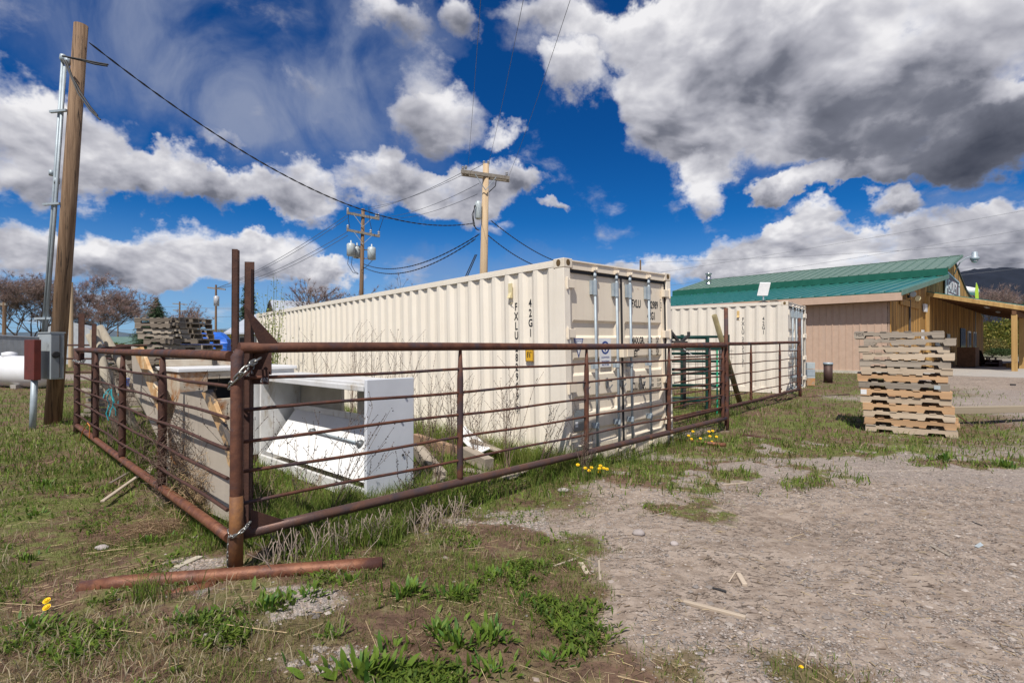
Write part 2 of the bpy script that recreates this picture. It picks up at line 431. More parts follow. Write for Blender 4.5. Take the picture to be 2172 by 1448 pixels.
X['pine'] = mat('fresh_pine', (.56, .36, .20), (.42, .25, .13), 7, .7, 0, .2, 30, stretch=(.06, 1, 1), rnd=.25, c3=(.24, .13, .07), s3=4, t3=(.58, .70))
X['pine_pale'] = mat('pale_pine', (.58, .47, .35), (.46, .355, .25), 7, .75, 0, .2, 30, stretch=(.06, 1, 1), rnd=.25, c3=(.32, .24, .17), s3=3, t3=(.6, .72))
X['grey_wood'] = mat('weathered_grey_wood', (.38, .325, .26), (.24, .20, .16), 8, .85, 0, .35, 30, stretch=(.06, 1, 1), rnd=.4, c3=(.12, .095, .075), s3=4, t3=(.58, .72))
X['dark_wood'] = mat('old_dark_wood', (.20, .165, .13), (.12, .095, .075), 8, .85, 0, .35, 30, stretch=(.06, 1, 1), rnd=.5, c3=(.30, .25, .20), s3=4, t3=(.58, .72))
X['blue_paint'] = mat('blue_painted_wood', (.10, .22, .36), (.28, .30, .32), 9, .8, 0, .2, 30, stretch=(.1, 1, 1))
X['stick_wood'] = mat('pale_scrap_wood', (.52, .43, .33), (.36, .29, .22), 9, .85, 0, .3, 40, stretch=(.08, 1, 1), rnd=.3)
X['pole_old'] = mat('old_pole_wood', (.27, .175, .105), (.13, .075, .042), 26, .85, 0, .9, 55, stretch=(1, 1, .03), c3=(.055, .035, .022), s3=30, t3=(.56, .64), st3=(1, 1, .04))
X['pole_new'] = mat('pale_pole_wood', (.56, .42, .27), (.44, .31, .185), 26, .85, 0, .8, 55, stretch=(1, 1, .03), c3=(.26, .17, .10), s3=22, t3=(.62, .74), st3=(1, 1, .05))
X['round_post'] = mat('treated_round_post', (.30, .25, .13), (.20, .16, .085), 9, .85, 0, .4, 25, stretch=(1, 1, .08))
X['round_post2'] = mat('grey_round_post', (.38, .34, .27), (.26, .22, .165), 9, .85, 0, .4, 25, stretch=(1, 1, .08), rnd=.2)
X['arm'] = mat('crossarm_wood', (.30, .27, .23), (.20, .17, .14), 12, .85, 0, .3, 30)
X['barn'] = mat('barn_board', (.56, .32, .09), (.34, .165, .04), 7, .8, 0, .3, 25, stretch=(1, 1, .04), rnd=.7, c3=(.10, .055, .025), s3=6, t3=(.50, .66), st3=(1, 1, .05))
X['beam'] = mat('porch_timber', (.52, .34, .13), (.38, .225, .08), 7, .8, 0, .3, 25, stretch=(1, 1, .05), c3=(.2, .11, .05), s3=6, t3=(.6, .72))
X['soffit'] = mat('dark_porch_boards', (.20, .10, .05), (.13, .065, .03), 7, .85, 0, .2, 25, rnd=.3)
X['pink'] = mat('pinkish_siding', (.56, .40, .30), (.50, .355, .265), 4, .85, 0, .15, 40, c3=(.50, .37, .29), s3=2.5, t3=(.5, .75), st3=(1, 1, .3))
X['roof_low'] = mat('teal_metal_roof', (.03, .20, .17), (.05, .25, .215), 1.2, .30, .30, 0, 10, spec=.5)
X['roof_up'] = mat('faded_green_roof', (.13, .215, .17), (.165, .25, .20), 1.2, .42, .2, 0, 10, spec=.5)
X['roof_trim'] = mat('dark_green_trim', (.012, .10, .07), (.02, .12, .085), 2, .7, 0, spec=.2)
X['rake'] = mat('grey_green_trim', (.13, .22, .17), (.17, .26, .21), 2, .7, 0, spec=.2)
X['concrete'] = mat('concrete', (.40, .37, .33), (.34, .31, .28), 3, .9, 0, .1, 60)
X['tarp'] = mat('blue_tarp', (.02, .12, .55), (.03, .16, .62), 4, .5, 0, .3, 12)
X['twine'] = mat('teal_twine', (.02, .30, .36), (.05, .40, .45), 20, .8)
X['orange'] = mat('orange_twine', (.62, .22, .06), (.5, .18, .05), 20, .8)
X['red'] = mat('weathered_red_steel', (.17, .035, .025), (.11, .025, .02), 5, .55, .2, .2, 40, c3=(.05, .02, .02), s3=4, t3=(.55, .7))
X['tank'] = mat('white_tank', (.76, .76, .77), (.70, .70, .71), 2, .4, 0, 0, 10, c3=(.5, .5, .49), s3=2, t3=(.6, .8))
X['metal_fence'] = mat('grey_corrugated_metal', (.46, .48, .50), (.38, .40, .42), 4, .6, .1)
X['green_pipe'] = mat('green_pipe', (.008, .042, .035), (.012, .058, .046), 10, .45, .1, .1, 50)
X['green_bright'] = mat('bright_green_post', (.02, .42, .22), (.03, .36, .19), 10, .5)
X['dark_steel'] = mat('dark_steel', (.05, .048, .048), (.08, .07, .065), 10, .6, .3)
X['wire'] = mat('cable_black', (.02, .02, .022), (.03, .03, .03), 10, .6)
X['wire_grey'] = mat('aluminium_wire', (.10, .11, .13), (.13, .14, .16), 10, .5, .3)
X['porcelain'] = mat('insulator', (.5, .5, .52), (.35, .35, .36), 10, .3)
X['trafo'] = mat('transformer_paint', (.50, .55, .56), (.42, .47, .48), 5, .4, .1)
X['stone'] = mat('field_stone', (.40, .35, .33), (.31, .27, .25), 9, .85, 0, .4, 40, rnd=.3)
X['leaf'] = mat('weed_leaf', (.095, .165, .020), (.15, .225, .030), 6, .5, 0, .3, 30, rnd=.35, trans=.25, spec=.3)
X['leaf_dark'] = mat('dark_weed_leaf', (.05, .12, .022), (.09, .18, .03), 6, .5, 0, .3, 30, rnd=.35, trans=.2, spec=.3)
X['dandelion'] = mat('dandelion_petals', (.86, .56, .01), (.80, .46, .01), 60, .7, 0, .4, 200)
X['stem'] = mat('flower_stem', (.18, .22, .07), (.14, .18, .05), 10, .6)
X['blade'] = mat('grass_blades', (1, 1, 1), (.8, .8, .8), 3, .6, attr=True, trans=.38, spec=.2)
X['dry'] = mat('dry_weed', (.20, .14, .10), (.13, .09, .07), 10, .85, rnd=.3)
X['straw'] = mat('straw', (.50, .40, .25), (.38, .29, .17), 10, .85, attr=True)
X['bark'] = mat('tree_bark', (.15, .115, .09), (.10, .075, .06), 8, .9, 0, .3, 20)
X['twig'] = mat('budding_twigs', (.30, .235, .21), (.22, .17, .15), 8, .9, attr=True)
X['needle'] = mat('spruce_needles', (.035, .065, .035), (.06, .095, .045), 4, .8, attr=True)
X['bushleaf'] = mat('spring_leaves', (1, 1, 1), (.8, .8, .8), 3, .7, attr=True, trans=.25, spec=.2)
X['hill'] = mat('hazed_forest_mountain', (.004, .008, .018), (.009, .014, .028), .01, .95, 0, 0, 1, c3=(.014, .022, .034), s3=.004, t3=(.6, .75))  # blue of the distant haze is put into the forest colour
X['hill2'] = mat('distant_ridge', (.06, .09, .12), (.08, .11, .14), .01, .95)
X['chrome'] = mat('bright_flue', (.6, .6, .6), (.5, .5, .5), 6, .2, .9)
X['house'] = mat('pale_house_wall', (.55, .55, .53), (.48, .48, .46), 2, .85)
X['house_roof'] = mat('pale_metal_roof', (.52, .55, .60), (.46, .49, .54), 2, .45, .2)
X['dark_trim'] = mat('dark_trim', (.05, .045, .045), (.07, .06, .06), 5, .7)
X['glass'] = mat('window_glass', (.03, .035, .04), (.04, .045, .05), 3, .1, 0, spec=.7)
X['signbg'] = mat('sign_maroon', (.16, .10, .12), (.20, .13, .14), 3, .6)
X['chair'] = mat('dark_red_chair', (.05, .018, .015), (.035, .014, .012), 5, .6)
X['flag'] = mat('lime_flag', (.45, .62, .05), (.40, .55, .05), 3, .7)

def cream_mat(name, c1, c2):
    m = bpy.data.materials.new(name); m.use_nodes = True
    t = NT(m.node_tree); t.n.clear()
    out = t.new('ShaderNodeOutputMaterial'); b = t.new('ShaderNodeBsdfPrincipled'); t.l.new(b.outputs[0], out.inputs[0])
    tc = t.new('ShaderNodeTexCoord'); O = tc.outputs['Object']
    n = t.noise(O, 1.6, 6, .6)
    col = t.ramp(n, [(.35, c1), (.65, c2)])
    mp = t.new('ShaderNodeMapping'); mp.inputs['Scale'].default_value = (9, 9, .35); t.l.new(O, mp.inputs[0])
    st = t.noise(mp.outputs[0], 2.0, 7, .62)
    sep = t.new('ShaderNodeSeparateXYZ'); t.l.new(O, sep.inputs[0])
    lowz = t.sstep(sep.outputs[2], .0, 1.1, 1, .25)
    col = t.mix(t.math('MULTIPLY', t.sstep(st, .48, .74), t.math('MULTIPLY', lowz, .50)), col, (.40, .34, .27, 1))
    rn = t.noise(O, 7, 9, .72); rn2 = t.noise(mp.outputs[0], 3.1, 8, .7)
    rust = t.math('MULTIPLY', t.sstep(rn, .685, .73), .85)
    rust = t.math('MAXIMUM', rust, t.math('MULTIPLY', t.sstep(rn2, .70, .78), .55))
    col = t.mix(rust, col, (.36, .15, .06, 1))
    t.l.new(col, b.inputs['Base Color']); b.inputs['Roughness'].default_value = .5; b.inputs['Specular IOR Level'].default_value = .35
    bn = t.new('ShaderNodeBump'); bn.inputs['Strength'].default_value = .25; bn.inputs['Distance'].default_value = .012
    t.l.new(t.noise(O, 3.5, 3, .5), bn.inputs['Height']); t.l.new(bn.outputs[0], b.inputs['Normal'])
    return m
X['cream'] = cream_mat('cream_container_paint', (.86, .785, .67), (.83, .75, .63))
X['cream2'] = cream_mat('pale_container_paint', (.79, .72, .62), (.76, .69, .59))
X['creamdoor'] = cream_mat('cream_door_paint', (.80, .70, .565), (.77, .67, .53))
X['creamrust'] = mat('cream_casting_rusty', (.76, .68, .56), (.70, .60, .47), 9, .55, 0, .2, 60, c3=(.38, .15, .06), s3=11, t3=(.60, .70))

# ------------------------------------------------------------------ ground
def build_ground():
    def axis(lo, hi, fine_lo, fine_hi, d, grow):
        a = list(np.arange(fine_lo, fine_hi, d)); v = a[-1]; s = d
        while v < hi: s *= grow; v += s; a.append(v)
        v = a[0]; s = d; b = []
        while v > lo: s *= grow; v -= s; b.append(v)
        return np.array(b[::-1]+a)
    xs = axis(-7000, 7000, -6, 9, .05, 1.055); ys = axis(-3000, 9000, .8, 12, .05, 1.05)
    XX, YY = np.meshgrid(xs, ys); ZZ = terr(XX, YY)
    nearf = ell(XX, YY, 3, 5, 7, 6, .3)
    ZZ = ZZ+nearf*(fbm(XX*14, YY*14, 3, 5)-.5)*.018
    V = np.stack([XX.ravel(), YY.ravel(), ZZ.ravel()], 1)
    nx = len(xs); ny = len(ys); I = np.arange(nx*ny).reshape(ny, nx)
    F = np.stack([I[:-1, :-1].ravel(), I[:-1, 1:].ravel(), I[1:, 1:].ravel(), I[1:, :-1].ravel()], 1)
    m = bpy.data.materials.new('yard_ground'); m.use_nodes = True
    t = NT(m.node_tree); t.n.clear()
    out = t.new('ShaderNodeOutputMaterial'); b = t.new('ShaderNodeBsdfPrincipled'); t.l.new(b.outputs[0], out.inputs[0])
    geo = t.new('ShaderNodeNewGeometry'); Pn = geo.outputs['Position']
    at_ = t.new('ShaderNodeAttribute', attribute_name='tint'); sepc = t.new('ShaderNodeSeparateColor'); t.l.new(at_.outputs[0], sepc.inputs[0])
    g = sepc.outputs[0]; sand = sepc.outputs[1]
    nA = t.noise(Pn, 1.3, 5, .6); nB = t.noise(Pn, 38, 4, .7); nC = t.noise(Pn, 9, 6, .65)
    dirt = t.ramp(nC, [(.32, (.205, .155, .118)), (.5, (.315, .25, .20)), (.68, (.40, .325, .265))])
    gv = t.new('ShaderNodeTexVoronoi'); gv.inputs['Scale'].default_value = 95; t.l.new(Pn, gv.inputs['Vector'])
    hsv = t.new('ShaderNodeHueSaturation'); hsv.inputs['Saturation'].default_value = .12; t.l.new(gv.outputs['Color'], hsv.inputs['Color'])
    gravel = t.mix(.34, (.27, .222, .19, 1), t.mix(1.0, hsv.outputs[0], (.62, .53, .46, 1), 'MULTIPLY'))
    gravel = t.mix(t.sstep(nB, .35, .75), gravel, (.19, .155, .13, 1))
    gmix = t.sstep(t.math('ADD', sand, t.math('MULTIPLY', t.math('SUBTRACT', nA, .5), .8)), .35, .65)
    yard = t.mix(gmix, gravel, dirt)
    blot = t.noise(Pn, .55, 6, .65)
    yard = t.mix(t.math('MULTIPLY', t.sstep(blot, .48, .68), .45), yard, (.20, .15, .115, 1))
    mpt = t.new('ShaderNodeMapping'); mpt.inputs['Rotation'].default_value = (0, 0, -.35); mpt.inputs['Scale'].default_value = (.5, 4.5, 1); t.l.new(Pn, mpt.inputs[0])
    yard = t.mix(t.math('MULTIPLY', t.sstep(t.noise(mpt.outputs[0], .8, 6, .6), .54, .70), .38), yard, (.50, .42, .35, 1))
    # crazed, lifted crust: short dark cracks
    wv = t.vec('ADD', Pn, t.vec('SCALE', t.vec('SUBTRACT', t_ncol(t, Pn, 9), (.5, .5, .5)), scale=.10))
    mpc = t.new('ShaderNodeMapping'); mpc.inputs['Scale'].default_value = (1.0, 1.9, 1); mpc.inputs['Rotation'].default_value = (0, 0, .25); t.l.new(wv, mpc.inputs[0])
    mps = t.new('ShaderNodeMapping'); mps.inputs['Scale'].default_value = (15, 44, 1); mps.inputs['Rotation'].default_value = (0, 0, .3); t.l.new(wv, mps.inputs[0])
    sliver = t.sstep(t.noise(mps.outputs[0], 1.0, 3, .6), .585, .635)
    vc = t.new('ShaderNodeTexVoronoi', feature='DISTANCE_TO_EDGE'); vc.inputs['Scale'].default_value = 23; t.l.new(mpc.outputs[0], vc.inputs['Vector'])
    cm = t.math('MULTIPLY', t.sstep(t.noise(Pn, 1.1, 4, .6), .46, .60), t.sstep(t.noise(Pn, 16, 4, .6), .50, .58))
    crack = t.math('MULTIPLY', t.sstep(vc.outputs[0], .0, .10, 1, 0), t.math('MULTIPLY', t.math('MULTIPLY', cm, gmix), .5))
    crack = t.math('MAXIMUM', crack, t.math('MULTIPLY', sliver, t.math('MULTIPLY', t.sstep(t.noise(Pn, 1.4, 4, .6), .40, .54), t.sstep(gmix, .25, .7))))
    yard = t.mix(t.math('MULTIPLY', crack, .8), yard, (.075, .054, .042, 1))
    soil = t.ramp(nC, [(.32, (.085, .052, .036)), (.55, (.17, .105, .072)), (.72, (.25, .175, .125))])
    moss = t.ramp(nB, [(.3, (.085, .135, .022)), (.7, (.15, .20, .045))])
    g_near = t.sstep(t.vec('LENGTH', Pn), 2.9, 4.2, .45, 1)
    mossf = t.sstep(t.math('ADD', nA, t.math('MULTIPLY', t.math('SUBTRACT', nC, .5), .8)), .42, .62)
    veg = t.mix(t.math('MULTIPLY', t.math('MULTIPLY', mossf, .66), g_near), soil, moss)
    gf = t.sstep(t.math('ADD', g, t.math('MULTIPLY', t.math('SUBTRACT', nC, .5), .9)), .18, .50)
    col = t.mix(gf, yard, veg)
    far = t.sstep(t.vec('LENGTH', Pn), 40, 140)
    col = t.mix(far, col, (.16, .17, .08, 1))
    t.l.new(col, b.inputs['Base Color']); b.inputs['Roughness'].default_value = .95; b.inputs['Specular IOR Level'].default_value = .15
    bn = t.new('ShaderNodeBump'); bn.inputs['Strength'].default_value = .9; bn.inputs['Distance'].default_value = .02
    h = t.math('ADD', t.math('MULTIPLY', nB, .5), t.math('MULTIPLY', nC, .9))
    h = t.math('SUBTRACT', h, t.math('MULTIPLY', crack, .9))
    t.l.new(h, bn.inputs['Height']); t.l.new(bn.outputs[0], b.inputs['Normal'])
    G = grass_amt(XX.ravel(), YY.ravel())
    x = XX.ravel(); y = YY.ravel()
    S = ss(.2, .75, fbm(x*.35+3, y*.35, 3, 77)*.5+.6*ell(x, y, 2.6, 3.4, 3.2, 2.4, .6)+.55*ell(x, y, 14, 20, 9, 4, .5)-.35*ell(x, y, 7, 9, 3.4, 2.2, .5)+.12)
    C = np.stack([G, S, np.zeros_like(G)], 1)
    o = npmesh('ground', V, F, m, C, True); kind(o, 'structure')
def t_ncol(t, vec, sc):
    n = t.new('ShaderNodeTexNoise'); t.put(n.inputs['Vector'], vec); n.inputs['Scale'].default_value = sc
    n.inputs['Detail'].default_value = 3
    return n.outputs[1]
build_ground()
X['galv2'] = mat('grey_painted_steel', (.40, .44, .46), (.34, .38, .40), 4, .5, .1, .1, 30, c3=(.2, .22, .24), s3=5, t3=(.56, .7))
X['galv3'] = mat('shaded_grey_steel', (.22, .24, .26), (.19, .21, .23), 4, .5, .1)  # shaded copy of the grey steel, for the meter door turned from the sun
X['rust_orange'] = mat('orange_rust_sleeve', (.24, .105, .035), (.13, .06, .035), 10, .7, .1, .3, 60, c3=(.33, .15, .04), s3=6, t3=(.55, .7))
X['stick_brown'] = mat('brown_timber', (.34, .22, .14), (.24, .15, .10), 8, .85, 0, .3, 30, stretch=(.08, 1, 1))
X['grey_beam'] = mat('tan_grey_beam', (.34, .28, .20), (.26, .21, .15), 8, .85, 0, .3, 30, stretch=(.05, 1, 1))
X['mulch'] = mat('red_mulch', (.22, .07, .04), (.12, .04, .03), 30, .95, 0, .6, 40)
X['orange_box'] = mat('orange_weathered_box', (.50, .22, .06), (.35, .30, .22), 8, .7)
X['red2'] = mat('brown_bin', (.09, .05, .04), (.07, .04, .035), 8, .6, .2)
X['tan_wall'] = mat('tan_stone_gable', (.34, .29, .24), (.24, .21, .18), 6, .85)
X['straw2'] = mat('heaped_straw', (.42, .30, .17), (.30, .20, .12), 20, .85)
X['stick_white'] = mat('bleached_wood', (.58, .52, .42), (.44, .39, .30), 9, .85, 0, .3, 40)
X['stalk'] = mat('bleached_stalks', (.34, .27, .22), (.26, .20, .16), 15, .85)
# ------------------------------------------------------------------ containers
def container(tag_label, N, alpha, pitch, roll, X_c, X_d, X_v, lines, side2, full):
    root = thing('shipping_container', tag_label, 'shipping container', N, (pitch, roll, alpha))
    L, W, Hh = 12.19, 2.438, 2.591
    # castings
    c = MB().box(0, .178, 0, .162, 0, .118)
    def hole(mb, cx, cz, y, s=1):        # oval aperture: flat disc, the pocket's shade put into its colour
        pts = [(cx+.036*math.cos(a), y, cz+.044*math.sin(a)*(.8 if math.sin(a) < 0 else 1)) for a in [2*math.pi*i/12 for i in range(12)]]
        mb.prism(pts, (0, -.002*s, 0))
    for ix in (0, 1):
        for iy in (0, 1):
            for iz in (0, 1):
                x0 = -.004 if ix == 0 else W+.004-.162; y0 = -.004 if iy == 0 else L+.004-.178
                z0 = -.002 if iz == 0 else Hh+.002-.118
                o = MB().box(x0, x0+.162, y0, y0+.178, z0, z0+.118).build('corner_casting', X['creamrust'], root, bevel=.008)
                if iy == 0:
                    h = MB(); hole(h, x0+.081, z0+.062, y0-.0005); h.build('aperture_shade', X['hole_shade'], o); h = MB()
                    if ix == 0:
                        p = [(x0-.0005, y0+.09+.036*math.cos(a), z0+.062+.044*math.sin(a)) for a in [2*math.pi*i/12 for i in range(12)]]
                        h.prism(p, (-.002, 0, 0)); h.build('aperture_shade', X['hole_shade'], o)
    # corner posts at the door end, rails, sills
    MB().box(0, .115, 0, .15, .116, Hh-.116).build('corner_post', X_c, root, bevel=.006)
    MB().box(W-.115, W, 0, .15, .116, Hh-.116).build('corner_post', X_c, root, bevel=.006)
    MB().box(0, .10, L-.14, L, .116, Hh-.116).build('corner_post', X_c, root)
    MB().box(W-.10, W, L-.14, L, .116, Hh-.116).build('corner_post', X_c, root)
    MB().box(0, .05, .174, L-.174, Hh-.075, Hh-.012).box(0, .003, .174, L-.174, Hh-.075-.02, Hh-.075).build('top_rail', X_c, root, bevel=.004)
    MB().box(W-.05, W, .174, L-.174, Hh-.075, Hh-.012).build('top_rail', X_c, root)
    MB().box(.004, .05, .174, L-.174, .02, .165).build('bottom_rail', X_c, root)
    MB().box(W-.05, W-.004, .174, L-.174, .02, .165).build('bottom_rail', X_c, root)
    MB().box(.158, W-.158, .012, .12, Hh-.125, Hh-.015).box(.158, W-.158, -.004, .012, Hh-.035, Hh-.014).build('door_header', X_d, root, bevel=.003)
    MB().box(.158, W-.158, .012, .12, .0, .13).build('door_sill', X_d, root, bevel=.003)
    MB().box(.05, W-.05, L-.1, L-.03, .12, Hh-.12).build('end_wall', X_c, root)
    # corrugated side walls
    def corr(x, sgn, y0, y1):
        mb = MB(); pitch_, d = .278, .036; ys = [y0]; xs = [0]
        y = y0+.04
        while y+pitch_ < y1-.02:
            ys += [y, y+.07, y+.07+.068, y+.07+.068+.07]; xs += [0, 0, d, d]
            y += pitch_
            ys += [y]; xs += [0]
        ys.append(y1); xs.append(0)
        vs = []
        for a, b in zip(ys, xs):
            for z in (.165, Hh-.075): vs.append((x+sgn*(b+.004), a, z))
        m = len(ys); fs = [(2*i, 2*i+1, 2*i+3, 2*i+2) for i in range(m-1)]
        if sgn > 0: fs = [tuple(reversed(f)) for f in fs]
        return mb.add(vs, fs)
    corr(0, 1, .15, L-.14).build('side_wall', X_c, root)
    corr(W, -1, .15, L-.14).build('side_wall', X_c, root)
    rf = MB(); y = .18
    rf.box(.05, W-.05, .12, L-.1, Hh-.05, Hh-.030)
    while y < L-.3: rf.box(.12, W-.12, y, y+.12, Hh-.030, Hh-.012); y += .21
    kind(rf.build('roof', X_c, root), 'stuff')
    # doors
    zb, zt = .15, Hh-.165; yd = .055
    def door(xa, xb, nm):
        bands = [(1.80, 1.64), (1.32, 1.16), (.83, .67), (.40, .26)]
        zs = [(zb, 0)]
        for hi, lo in reversed(bands): zs += [(lo-.035, 0), (lo, .034), (hi, .034), (hi+.035, 0)]
        zs.append((zt, 0)); xs = [(xa, 0), (xa+.07, 0), (xa+.105, 1), (xb-.105, 1), (xb-.07, 0), (xb, 0)]
        vs = [(x, yd+dz*k, z) for (z, dz) in zs for (x, k) in xs]; nx = len(xs)
        fs = [(j*nx+i, j*nx+i+1, (j+1)*nx+i+1, (j+1)*nx+i) for j in range(len(zs)-1) for i in range(nx-1)]
        mb = MB().add(vs, fs); mb.box(xa+.02, xb-.02, yd+.04, yd+.06, zb, zt)
        # raised welded frame
        mb.box(xa+.002, xa+.055, yd-.012, yd+.01, zb, zt).box(xb-.055, xb-.002, yd-.012, yd+.01, zb, zt)
        return mb.build(nm, X_d, root)
    DL = door(.125, 1.203, 'door'); DR = door(1.235, W-.125, 'door')
    MB().box(.117, W-.117, .03, .07, zt+.002, Hh-.127).build('door_seal', X['seal'], root)
    MB().box(1.205, 1.233, .03, .07, zb, zt).build('door_seal', X['seal'], root)
    MB().box(.116, .1245, .03, .07, zb, zt).build('door_seal', X['seal'], root)
    MB().box(W-.124, W-.1155, .02, .07, zb, zt).build('door_seal', X['seal'], root)
    MB().box(.16, W-.16, .02, .07, .131, zb-.002).build('door_seal', X['seal'], root)
    # hinges
    for side in (0, 1):
        for z in (2.28, 1.66, .98, .36):
            x0 = .035 if side == 0 else W-.035-.16
            m = MB().box(x0, x0+.16, -.012, .04, z-.055, z+.055)
            xx = .05 if side == 0 else W-.05
            m.cyl((xx, -.012, z-.075), (xx, -.012, z+.075), .016, n=8)
            m.build('hinge', X_d, root, bevel=.005)
    # lock rods
    rods = [(.60, 1), (1.065, 1), (1.375, -1), (1.84, -1)]
    yr = .0
    for k, (x, sg) in enumerate(rods):
        r = MB().cyl((x, yr, .07), (x, yr, Hh-.11), .017, n=10)
        ro = r.build('lock_rod', X['galv'], root, smooth=True)
        for z0, z1 in ((2.16, 2.36), (.43, .50), (1.20, 1.26)):
            b = MB().cyl((x, yr, z0), (x, yr, z1), .027, n=10); b.box(x-.055, x+.03, yr+.01, yr+.05, z0+.01*(z1-z0 > .1), z1-.01*(z1-z0 > .1))
            b.build('bracket', X['galv'], ro, bevel=.003)
        for zc in (Hh-.105, .075):
            cm = MB().box(x-.042, x+.05, yr-.006, yr+.03, zc-.022, zc+.034); cm.cyl((x-.02, yr-.012, zc+.012), (x+.03, yr-.012, zc-.006), .016, n=7)
            cm.box(x-.03, x-.008, yr-.03, yr+.01, zc-.008, zc+.03); cm.box(x+.016, x+.04, yr-.026, yr+.01, zc+.0, zc+.04)
            cm.build('cam', X_d, ro, bevel=.004)
        MB().cyl((x, yr, Hh-.20), (x, yr, Hh-.145), .024, .02, n=10).build('collar', X['galv'], ro, smooth=True)
        MB().cyl((x, yr, .12), (x, yr, .17), .024, n=10).build('collar', X['galv'], ro, smooth=True)
        # handle, hub, hasp and retainer
        h = MB(); zc = .985
        h.cyl((x, yr-.012, zc-.045), (x, yr-.012, zc+.045), .026, n=8)
        ex = x-sg*.30 if k in (0, 1) else x-.30*(-1)
        dirn = -1 if k in (0, 1, 2, 3) else 1
        tx = x+dirn*.27
        h.bar((x, yr-.03, zc), (tx, yr-.035, zc-.005), .012, .030); h.bar((tx-.10, yr-.035, zc-.005), (tx, yr-.035, zc-.005), .012, .024)
        
        rt = MB()
        cx = x+dirn*.20
        pts = [(cx+.028*math.cos(a), .043, 1.0+.072*math.sin(a)) for a in [2*math.pi*i/14 for i in range(14)]]
        rt.prism(pts, (0, -.016, 0)); rt.box(cx-.012, cx+.02, -.036, .03, 1.02, 1.05).cyl((cx-.03, -.03, .93), (cx+.03, -.03, .98), .008, n=6)
        rt.build('handle_keeper', X['dark_galv'], DL if k < 2 else DR)
        # worn diagonal scuffs read on the rods
    MB().box(1.13, 1.205, -.05, .05, 1.335, 1.47).build('lock_box', X_d, root, bevel=.006); MB().box(1.212, 1.36, -.06, .05, 1.34, 1.475).build('lock_box', X_d, root, bevel=.006)
    if full:
        pk = MB().box(1.50, 1.56, -.052, -.032, .87, .94)
        pk.tube([(1.515, -.042, .93), (1.512, -.042, .975), (1.53, -.042, .99), (1.548, -.042, .975), (1.545, -.042, .93)], .005, 6)
        pk.build('padlock', X['chain'], root)
    yt = yd-.0015
    rt_, up = (1, 0, 0), (0, 0, 1)
    if full:
        def dt(s, size, x, z, m=X['black'], sx=.62, p=DR, bold=.0045): text(s, size, (x, yt, z), rt_, up, p, m, sx, bold=bold)
        dt('FXLU', .155, 1.485, 2.045); dt('282989', .155, 1.875, 2.045); dt('3', .125, 2.235, 2.06)
        fr = MB()
        for a, b_, c_, d_ in ((2.217, 2.222, 2.02, 2.19), (2.297, 2.302, 2.02, 2.19), (2.217, 2.302, 2.02, 2.025), (2.217, 2.302, 2.185, 2.19)):
            fr.box(a, b_, yt-.001, yt, c_, d_)
        fr.build('digit_frame', X['black'], DR)
        dt('42G1', .155, 1.875, 1.88)
        dt('MAX.GR.', .135, 1.46, 1.525); dt('TARE', .135, 1.46, 1.43); dt('NET', .135, 1.46, 1.335)
        zz = 1.585
        for a, b_ in (('30,480', 'KGS'), ('67,200', 'LBS'), ('4,050', 'KGS'), ('8,930', 'LBS'), ('26,430', 'KGS'), ('58,270', 'LBS')):
            dt(a, .056, 1.87, zz-.005, sx=.8, bold=.001); dt(b_, .056, 2.09, zz-.005, sx=.8, bold=.001); zz -= .048
        dt('CU.CAP.', .15, 1.46, .865)
        dt('67.4', .062, 1.93, .955, sx=.7, bold=.001); dt('CU.M.', .062, 2.10, .955, sx=.7, bold=.001)
        dt('2,380', .062, 1.915, .885, sx=.7, bold=.001); dt('CU.FT.', .062, 2.10, .885, sx=.7, bold=.001)
        # stickers on the left door
        tri = [(.22, yt, 1.60), (.41, yt, 1.60), (.315, yt, 1.345)]
        st = MB().prism(tri, (0, -.001, 0)).build('triangle_sticker', X['blueprint'], DL)
        MB().prism([(.24, yt-.0015, 1.588), (.39, yt-.0015, 1.588), (.315, yt-.0015, 1.385)], (0, -.001, 0)).build('sticker_face', X['white'], st)
        text('ATTENTION', .028, (.247, yt-.003, 1.558), rt_, up, st, X['blueprint'], .85)
        for i in range(3): text('caution notice'[:12-4*i], .018, (.262+.018*i, yt-.003, 1.53-.024*i), rt_, up, st, X['blueprint'], .8) if False else None
        lg = MB().box(.735, .985, yt-.001, yt, 1.215, 1.60).build('company_sticker', X['white'], DL)
        ring = MB()
        cx_, cz_ = .86, 1.475
        for i in range(28):
            a0, a1 = 2*math.pi*i/28, 2*math.pi*(i+1)/28
            ring.quad(*[(cx_+r_*math.cos(a), yt-.0022, cz_+r_*math.sin(a)) for r_, a in ((.062, a0), (.062, a1), (.088, a1), (.088, a0))])
        ring.box(cx_-.045, cx_+.045, yt-.003, yt-.002, cz_-.012, cz_+.012).box(cx_-.012, cx_+.012, yt-.003, yt-.0018, cz_-.045, cz_+.045).box(cx_+.01, cx_+.04, yt-.0034, yt-.0022, cz_+.012, cz_+.04)
        ring.build('crest', X['blueprint'], lg)
        text('LOCKWOOD', .032, (.86, yt-.003, 1.335), rt_, up, lg, X['blueprint'], .9, align='CENTER')
        text('Storage Solutions', .032, (.86, yt-.003, 1.285), rt_, up, lg, X['blueprint'], .75, align='CENTER')
        text('406 273 5000', .032, (.86, yt-.003, 1.235), rt_, up, lg, X['blueprint'], .85, align='CENTER')
        cs = MB().box(.20, .43, yt-.004, yt, .42, .70).build('data_plate', X['plate'], DL)
        for i in range(9): MB().box(.215, .415, yt-.0052, yt-.0042, .675-i*.016, .679-i*.016).build('plate_line', X['galv'], cs)
        for z in (.475, .515): MB().box(.225, .275, yt-.0056, yt-.0042, z, z+.03).build('plate_label', X['white'], cs)
